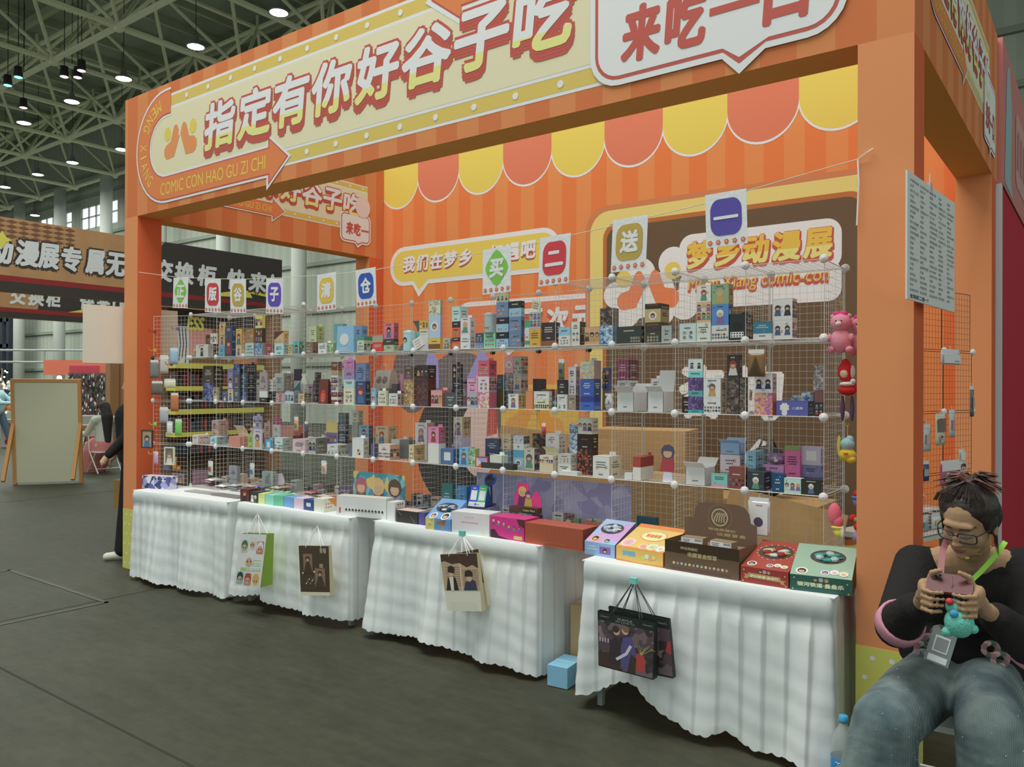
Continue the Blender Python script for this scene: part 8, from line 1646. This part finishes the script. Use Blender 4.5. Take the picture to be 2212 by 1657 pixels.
# glasses
GL = mat((52, 36, 42), .35); mb = MB()
def gp_(x, z, y=None): return hp(x, (.092 - .9 * x * x * 3.2) if y is None else y, z)
for s_ in (-1, 1):
    c = s_ * .034; pts = []
    for i in range(21): a = 2 * PI * i / 20; ca, sa = math.cos(a), math.sin(a); pts.append(gp_(c + .028 * (abs(ca) ** .6) * (1 if ca > 0 else -1), -.004 + .0185 * (abs(sa) ** .6) * (1 if sa > 0 else -1)))
    mb.tube(pts, .0023, GL, 6); mb.tube([gp_(s_ * .062, .008), hp(s_ * .072, .06, .008), hp(s_ * .080, .0, -.002)], .0022, GL, 6)
mb.tube([gp_(-.007, .002), gp_(0, .005, .095), gp_(.007, .002)], .0016, GL, 6); mb.build('glasses_frame', W, world=True)
mb = MB(); gl = mat((190, 200, 200), .05, alpha=.12)
for s_ in (-1, 1):
    c = s_ * .034; pts = [gp_(c + .026 * (abs(math.cos(a)) ** .6) * (1 if math.cos(a) > 0 else -1), -.004 + .017 * (abs(math.sin(a)) ** .6) * (1 if math.sin(a) > 0 else -1)) for a in [2 * PI * i / 18 for i in range(18)]]
    mb.add(pts, [tuple(range(18))], gl)
mb.build('lenses', W, world=True)
# jacket: open front, wide sleeves with pink turned cuffs
JK = mat((38, 36, 36), .85, bump=.4, bscale=50); PKC = mat((190, 128, 146), .8, bump=.2, bscale=60)
mb = MB(); che, wai, pel = J['che'], J['wai'], J['pel']
limb(mb, [che + Vector((0, .02, .06)), wai + Vector((0, .02, 0)), pel + Vector((0, .04, .03))], [.135, .155, .165], JK); ell(mb, wai + Vector((0, -.07, -.03)), (.15, .11, .13), JK); ell(mb, che + Vector((0, -.05, -.03)), (.14, .11, .09), JK); ell(mb, che + Vector((.02, -.025, .045)), (.165, .118, .10), JK)
for sx in (-1, 1): limb(mb, [che + Vector((sx * .11, .0, .06)), wai + Vector((sx * .11, 0, 0)), pel + Vector((sx * .13, .02, .06))], [.085, .095, .09], JK)
limb(mb, [J['sl'] + Vector((.0, 0, .0)), J['nec'] + Vector((-.03, .04, -.035))], [.072, .062], JK); limb(mb, [J['sr'], J['nec'] + Vector((.05, .04, -.03))], [.072, .062], JK)
for s_, e_, w_ in (('sl', 'el', 'wl'), ('sr', 'er', 'wr')): limb(mb, [J[s_], J[e_], J[e_].lerp(J[w_], .72)], [.075, .072, .052], JK)
NK = J['nec']
jk = remesh('jacket', mb, W, .009, 3, [JK])
# open neckline: remove jacket faces in a V above the chest on the front
bm = bmesh.new(); bm.from_mesh(jk.data); kill = []
L = Vector(W.location)
vb = at(2090, 1228, t=2.6)
for f in bm.faces:
    c = f.calc_center_median() + L
    if c.y < NK.y + .03:
        hgt = (c.z - vb.z) / (NK.z + .03 - vb.z)
        if hgt > 0 and hgt < 1.5 and abs(c.x - (NK.x - .012)) < .006 + .052 * min(hgt, 1): kill.append(f)
bmesh.ops.delete(bm, geom=kill, context='FACES'); bm.to_mesh(jk.data); bm.free()
for e_, w_, nm in (('el', 'wl', 'left'), ('er', 'wr', 'right')):
    a, b = J[e_], J[w_]; mb = MB(); d_ = (b - a).normalized(); ax = (J['sl'] - a if nm == 'left' else J['sr'] - a).normalized()
    M4 = (ax if False else d_).to_track_quat('Z', 'Y').to_matrix().to_4x4(); M4.translation = a.lerp(b, .12) if nm == 'left' else a.lerp(b, .02)
    mb.lathe([(.066, -.026), (.0745, -.022), (.0745, .018), (.067, .024), (.058, .0)], PKC, 20, M=M4, cap=False); mb.build('cuff', W, True, world=True)['label'] = 'pink turned-back cuff'
# embroidered flowers on the jacket hem
mb = MB(); FC = [(176, 140, 146), (150, 116, 124), (196, 166, 166), (90, 120, 104)]
for cx, cy, t in ((2012, 1385, 2.74), (1995, 1402, 2.73), (2030, 1368, 2.745), (2140, 1402, 2.73), (2160, 1425, 2.72)):
    mb = MB()
    for i in range(9): a = i * .7; p = at(cx + 15 * math.cos(a), cy + 13 * math.sin(a), t=t); mb.ball(p, (.010, .003, .014), mat(FC[i % 4], .8), 7, 5, Matrix.Rotation(a, 4, 'Y'))
    mb.build('embroidered_flower', W, world=True)
# jeans: wide glittery legs
def denim():
    m = bpy.data.materials.new('glitter_denim'); m.use_nodes = True; nt = m.node_tree; b = nt.nodes['Principled BSDF']; b.inputs['Roughness'].default_value = .85
    tc = nt.nodes.new('ShaderNodeTexCoord'); n = nt.nodes.new('ShaderNodeTexNoise'); n.inputs['Scale'].default_value = 7; n.inputs['Detail'].default_value = 6
    r = nt.nodes.new('ShaderNodeValToRGB'); r.color_ramp.elements[0].position = .35; r.color_ramp.elements[1].position = .68; r.color_ramp.elements[0].color = alb((70, 90, 96)); r.color_ramp.elements[1].color = alb((124, 140, 138))
    w = nt.nodes.new('ShaderNodeTexWave'); w.inputs['Scale'].default_value = 60; w.inputs['Distortion'].default_value = 1.5
    mx = nt.nodes.new('ShaderNodeMix'); mx.data_type = 'RGBA'; mx.blend_type = 'MULTIPLY'; mx.inputs[0].default_value = .25
    nt.links.new(tc.outputs['Object'], n.inputs['Vector']); nt.links.new(n.outputs['Fac'], r.inputs[0]); nt.links.new(tc.outputs['Object'], w.inputs['Vector']); nt.links.new(r.outputs[0], mx.inputs[6]); nt.links.new(w.outputs['Color'], mx.inputs[7]); nt.links.new(mx.outputs[2], b.inputs['Base Color'])
    bp = nt.nodes.new('ShaderNodeBump'); bp.inputs['Strength'].default_value = .5; bp.inputs['Distance'].default_value = .02; nt.links.new(n.outputs['Fac'], bp.inputs['Height']); nt.links.new(bp.outputs['Normal'], b.inputs['Normal']); return m
DN = denim(); mb = MB()
limb(mb, [wai + Vector((0, .01, -.03)), pel], [.150, .165], DN); limb(mb, [J['hl'], J['hr']], [.12, .12], DN)
for h_, k_, a_, sx in (('hl', 'kl', al, -1), ('hr', 'kr', ar, 1)):
    kk = J[k_] + Vector((0, 0, -.012)); limb(mb, [J[h_], J[h_].lerp(kk, .5) + Vector((0, 0, .01)), kk, kk.lerp(a_, .35) + Vector((sx * .015, 0, 0)), a_ + Vector((sx * .01, 0, -.02))], [.118, .112, .100, .115, .135], DN)
remesh('jeans', mb, W, .010, 3, [DN])
jn = W.children[-1] if False else [c for c in W.children if c.name.startswith('jeans')][0]
mb = MB(); GT = mat((226, 226, 216), .1, metal=.9, emis=None); r5 = random.Random(2); ps = jn.data.polygons
for i in range(260):
    p = ps[r5.randrange(len(ps))]; c = p.center; n_ = p.normal
    if n_.y > .2: continue
    mb.ball(c + n_ * .0008, .0013 if i % 4 else .002, GT, 5, 4)
o = mb.build('rhinestones', W); o['kind'] = 'stuff'
for a_ in (al, ar):
    mb = MB(); limb(mb, [a_ + Vector((0, .05, -.045)), a_ + Vector((0, -.10, -.052)), a_ + Vector((0, -.16, -.056))], [.042, .038, .030], mat((206, 204, 198))); mb.v = [(x, y, max(z, .0055)) for x, y, z in mb.v]; remesh('shoe', mb, W, .012, 2, [mat((200, 198, 192), .6)])
# necklace and lanyard
def chest(px, py, t): return at(px, py, t=t)
mb = MB(); mb.tube([chest(2064, 1168, 2.68), chest(2072, 1188, 2.66), chest(2086, 1200, 2.66), chest(2120, 1196, 2.67), chest(2152, 1176, 2.70)], .0013, mat((176, 146, 60), .3, metal=.7), 5); mb.ball(chest(2088, 1206, 2.655), .008, mat((196, 160, 60), .3, metal=.7), 10, 7); mb.build('necklace', W, world=True)
LG = mat((150, 220, 50), .6); mb = MB()
def band(pts, w, m):
    vs = []; 
    for p in pts: vs += [p + Vector((-w / 2, 0, w * .25)), p + Vector((w / 2, 0, -w * .25))]
    n = len(pts); mb.add(vs, [(2 * i, 2 * i + 1, 2 * i + 3, 2 * i + 2) for i in range(n - 1)], m); mb.add([v + Vector((0, .001, 0)) for v in vs], [(2 * i + 2, 2 * i + 3, 2 * i + 1, 2 * i) for i in range(n - 1)], m)
band([chest(2172, 1170, 2.74), chest(2160, 1188, 2.70), chest(2140, 1212, 2.66), chest(2118, 1236, 2.655), chest(2096, 1256, 2.65)], .014, LG); band([chest(2062, 1172, 2.70), chest(2067, 1184, 2.68)], .010, LG)
mb.build('green_lanyard', W, world=True)
mb = MB(); PS = mat((160, 104, 108), .6); band([chest(2050, 1154, 2.76), chest(2036, 1190, 2.66), chest(2032, 1235, 2.54)], .018, PS); mb.build('pink_strap', W, world=True)
# badge card, phone, dangling plush: held or hung things
bc = thing('badge_card', 'clear badge holder with white card hanging at the seated woman’s waist', 'badge', at(2032, 1398, t=2.58), .1)
mb = MB(); M4 = Matrix.Rotation(-.28, 4, 'X') @ Matrix.Rotation(.25, 4, 'Y'); mb.box(-.036, -.002, -.055, .036, .002, .055, mat((110, 122, 124), .15), M4); mb.build('holder', bc)
mb = MB(); mb.box(-.022, -.0035, -.018, .022, -.0028, .034, mat((190, 196, 196), .4), M4); mb.box(-.018, -.0042, -.013, .018, -.0036, .028, mat((120, 126, 126), .4), M4); mb.box(-.028, -.0035, -.050, .028, -.0028, -.030, mat((200, 206, 206), .4), M4); mb.build('card', bc)
ph = thing('phone', 'dark maroon phone held in both hands by the seated woman', 'phone', PH, .05)
mb = MB(); M4 = Matrix.Rotation(-.95, 4, 'X'); 
for r_, y0, y1, c in ((0, -.004, .004, (92, 42, 46)),): pts = rrect(-.060, -.036, .060, .036, .010, 5); p0 = Plane((0, 0, 0), (1, 0, 0), (0, -1, 0)); poly2(mb, p0, pts, .0045, mat(c, .35)); poly2(mb, p0, list(reversed(pts)), -.0045, mat((30, 30, 34), .15)); n = len(pts); mb.add([p0.P(u, v, .0045) for u, v in pts] + [p0.P(u, v, -.0045) for u, v in pts], [(i, (i + 1) % n, n + (i + 1) % n, n + i) for i in range(n)], mat((116, 50, 56), .35))
mb.v = [tuple(M4 @ Vector(v)) for v in mb.v]; mb.build('case', ph)
mb = MB(); mb.box(-.048, -.0065, .006, -.020, -.0045, .030, mat((60, 34, 38), .3), M4)
for x, z in ((-.041, .024), (-.027, .024), (-.041, .012), (-.027, .012)): mb.ball(M4 @ Vector((x, -.0066, z)), .0045, BLACK, 8, 5)
mb.build('camera_block', ph)
dp = thing('plush_charm', 'turquoise plush charm with red bead dangling below the woman’s phone', 'plush charm', at(2072, 1345, t=2.33))
mb = MB(); TQ = mat((96, 186, 170), .95, bump=.5, bscale=120); mb.ball((0, 0, 0), (.040, .034, .044), TQ, 16, 10); mb.ball((-.012, 0, .045), (.026, .024, .024), TQ, 14, 9); mb.ball((.036, 0, -.012), .014, TQ, 10, 7); mb.ball((-.03, -.01, -.03), .015, TQ, 10, 7); mb.build('body', dp, True)
mb = MB(); mb.ball((-.022, -.022, .062), .011, mat((190, 40, 44), .5), 10, 7); mb.build('red_bead', dp, True); mb = MB(); mb.ball((-.010, -.028, .03), (.012, .008, .012), mat((60, 150, 190), .8), 8, 6); mb.build('blue_patch', dp, True); mb = MB(); mb.tube([(-.01, 0, .062), (-.02, 0, .10), (-.02, .01, .13)], .002, mat((150, 90, 110)), 5); mb.build('cord', dp)
# white folding chair under her
def fold_chair(label, loc, rz, seat_z=.45):
    r = thing('folding_chair', label, 'chair', loc, rz, 'white folding chairs'); WC = mat((206, 210, 206), .4); TB_ = mat((196, 200, 198), .35, metal=.2)
    mb = MB(); pts = rrect(-.20, -.20, .20, .19, .06, 5); p_ = tplane(seat_z); poly2(mb, p_, pts, 0, WC); q_ = tplane(seat_z - .022); poly2(mb, q_, list(reversed(pts)), 0, WC); n = len(pts); mb.add([p_.P(u, v) for u, v in pts] + [q_.P(u, v) for u, v in pts], [(i, n + i, n + (i + 1) % n, (i + 1) % n) for i in range(n)], WC); mb.build('seat', r)
    for s_ in (-1, 1):
        mb = MB(); mb.tube([(s_ * .21, -.22, .011), (s_ * .215, .10, seat_z), (s_ * .20, .20, .84)], .011, TB_, 8); mb.build('front_leg_and_back_post', r)
        mb = MB(); mb.tube([(s_ * .19, .24, .011), (s_ * .19, -.10, seat_z - .01)], .010, TB_, 8); mb.build('rear_leg', r)
    mb = MB(); mb.tube([(-.21, -.16, .09), (.21, -.16, .09)], .008, TB_, 6); mb.tube([(-.19, .20, .07), (.19, .20, .07)], .008, TB_, 6); mb.build('stretcher', r)
    mb = MB(); vs = []; 
    for i in range(9): a = -.5 + i / 8; vs += [(a * .40, .185 + .03 * (1 - 4 * a * a), .66 + .05 * (abs(a) > .4)), (a * .40, .205 + .03 * (1 - 4 * a * a), .84 - .06 * (2 * a) ** 4)]
    mb.add(vs, [(2 * i, 2 * i + 2, 2 * i + 3, 2 * i + 1) for i in range(8)], WC); mb.add([(x, y + .012, z) for x, y, z in vs], [(2 * i + 1, 2 * i + 3, 2 * i + 2, 2 * i) for i in range(8)], WC); mb.build('backrest', r)
    return r
fold_chair('white folding chair the woman with the phone sits on', (J['pel'].x + .02, J['pel'].y + .05, .0045), .06, .395)
fold_chair('empty white folding chair at the lower right edge beside the woman', (-.02, 3.0, .0045), -.9)
# ---------------- background people
def figure(label, P0, face, pose, top, legs, hair, hairlen, seated=False, skirt=None, armf=.1, sleeve=None):
    r = thing('person', label, 'person', (P0.x, P0.y, .0045)); f = Vector((math.cos(face), math.sin(face), 0)); s_ = Vector((-f.y, f.x, 0)); B = Vector((P0.x, P0.y, 0)); U = Vector((0, 0, 1))
    hz = .50 if seated else .92; H = B + U * hz; C_ = H + U * .38 + f * .03; N = H + U * .52; HD = N + U * .145 + f * .02
    sk = mat((196, 160, 136), .6); tp = mat(top, .9); lg = mat(legs, .9); hr = mat(hair, .7)
    kn = [H + f * .42 + s_ * .1 * q + U * .0 if seated else H + f * (pose * q * .18) + s_ * .09 * q - U * .44 for q in (-1, 1)]; an = [k + (f * -.02 - U * (hz - .08) if seated else f * (pose * q * .14) - U * .40) for k, q in zip(kn, (-1, 1))]
    hp_ = [H + s_ * .09 * q for q in (-1, 1)]; sh = [N + s_ * .17 * q - U * .06 for q in (-1, 1)]; el_ = [x + s_ * .05 * q - U * .25 + f * armf * .4 for x, q in zip(sh, (-1, 1))]; wr_ = [x + f * (armf * 1.6) - U * (.20 - armf * .3) for x in el_]
    mb = MB(); ell(mb, HD, (.080, .088, .115), sk); ell(mb, HD + f * .085 - U * .015, .016, sk); limb(mb, [HD - U * .08, N, C_, H], [.05, .055, .11, .12], sk)
    for q in (-1, 1): ell(mb, HD + s_ * .082 * q, (.014, .014, .028), sk)
    for i in (0, 1):
        limb(mb, [sh[i], el_[i], wr_[i]], [.048, .038, .027], sk); hd_ = wr_[i] + f * .03 - U * .05; limb(mb, [wr_[i], hd_], [.028, .030], sk)
        for k in range(5): limb(mb, [hd_ + s_ * (.02 - .01 * k), hd_ + s_ * (.022 - .011 * k) - U * (.05 if k else .03) + f * .015], [.010, .007], sk)
        limb(mb, [hp_[i], kn[i], an[i]], [.085, .058, .04], sk); limb(mb, [an[i] - U * .03, an[i] + f * .14 - U * .05], [.035, .026], sk)
    remesh('body', mb, r, .009, 2, [sk])
    mb = MB(); limb(mb, [N - U * .06, C_, H + U * .04], [.09, .15, .15], tp); limb(mb, [sh[0], sh[1]], [.075, .075], tp)
    for i in (0, 1): limb(mb, [sh[i], el_[i], el_[i].lerp(wr_[i], .9)], [.068, .055, .042], tp)
    remesh('top', mb, r, .014, 3, [tp])
    mb = MB()
    if skirt: limb(mb, [H, H + f * .25 - U * .1, H + f * .4 - U * .42], [.17, .24, .22], mat(skirt, .9)); limb(mb, [H, H - U * .02 + f * .1], [.17, .2], tp)
    else:
        limb(mb, [hp_[0], hp_[1]], [.11, .11], lg)
        for i in (0, 1): limb(mb, [hp_[i], kn[i], an[i] + U * .02], [.105, .085, .08], lg)
    remesh('skirt' if skirt else 'trousers', mb, r, .016, 3, [mat(skirt or legs, .9)])
    mb = MB(); ell(mb, HD - f * .018 + U * .03, (.094, .098, .105), hr); 
    if hairlen: limb(mb, [HD - f * .05, N - f * .10, N - f * .12 - U * hairlen], [.09, .10, .06], hr)
    remesh('hair', mb, r, .010, 2, [hr], None)
    for a_ in an: 
        mb = MB(); limb(mb, [a_ - U * .03 - f * .05, a_ + f * .14 - U * .045], [.045, .036], sk); mb.v = [(x, y, max(z, .005)) for x, y, z in mb.v]; remesh('shoe', mb, r, .014, 2, [mat((200, 198, 186), .7)])
    return r
p = at(225, 1022, Z=0); face = math.atan2(p.y, p.x) + .45
figure('seated woman with very long black hair and pastel robe seen from behind', p, face, 0, (190, 196, 186), (150, 150, 150), (44, 42, 44), .42, True, (196, 120, 120), .5)
fold_chair('white folding chair under the woman with long black hair', (p.x, p.y, .0045), face - PI / 2 + PI, .40).rotation_euler.z = face - PI / 2
p = at(290, 1206, Z=0); figure('standing person in black coat and trousers mostly hidden behind the left pillar', p + Vector((-.05, .03, 0)), -2.2, .25, (44, 42, 44), (42, 40, 42), (50, 44, 40), 0, False, None, .1)
kb = thing('kraft_bag', 'kraft paper bag carried beside the black-clad person behind the pillar', 'bag', p + Vector((-.10, -.02, .46)), .4); mb = MB(); mb.box(-.10, -.05, 0, .10, .05, .26, mat((150, 112, 60), .8)); mb.build('bag_body', kb); mb = MB(); mb.tube([(-.06, 0, .26), (0, 0, .36), (.06, 0, .26)], .004, mat((150, 120, 80)), 5); mb.build('handle', kb)
p = at(12, 968, Z=0); figure('walking person in pale blue shirt and blue jeans at the left edge', p + Vector((-.12, -.15, 0)), math.atan2(.6, .8), 1.0, (160, 196, 206), (84, 104, 120), (60, 50, 46), 0, False, None, .6)
p = at(275, 1000, Z=0); figure('person in a pale grey hooded top half hidden behind the left pillar', p + Vector((-.0, .1, 0)), 2.2, 0, (176, 176, 166), (120, 120, 120), (150, 146, 136), .1, True, None, .4)
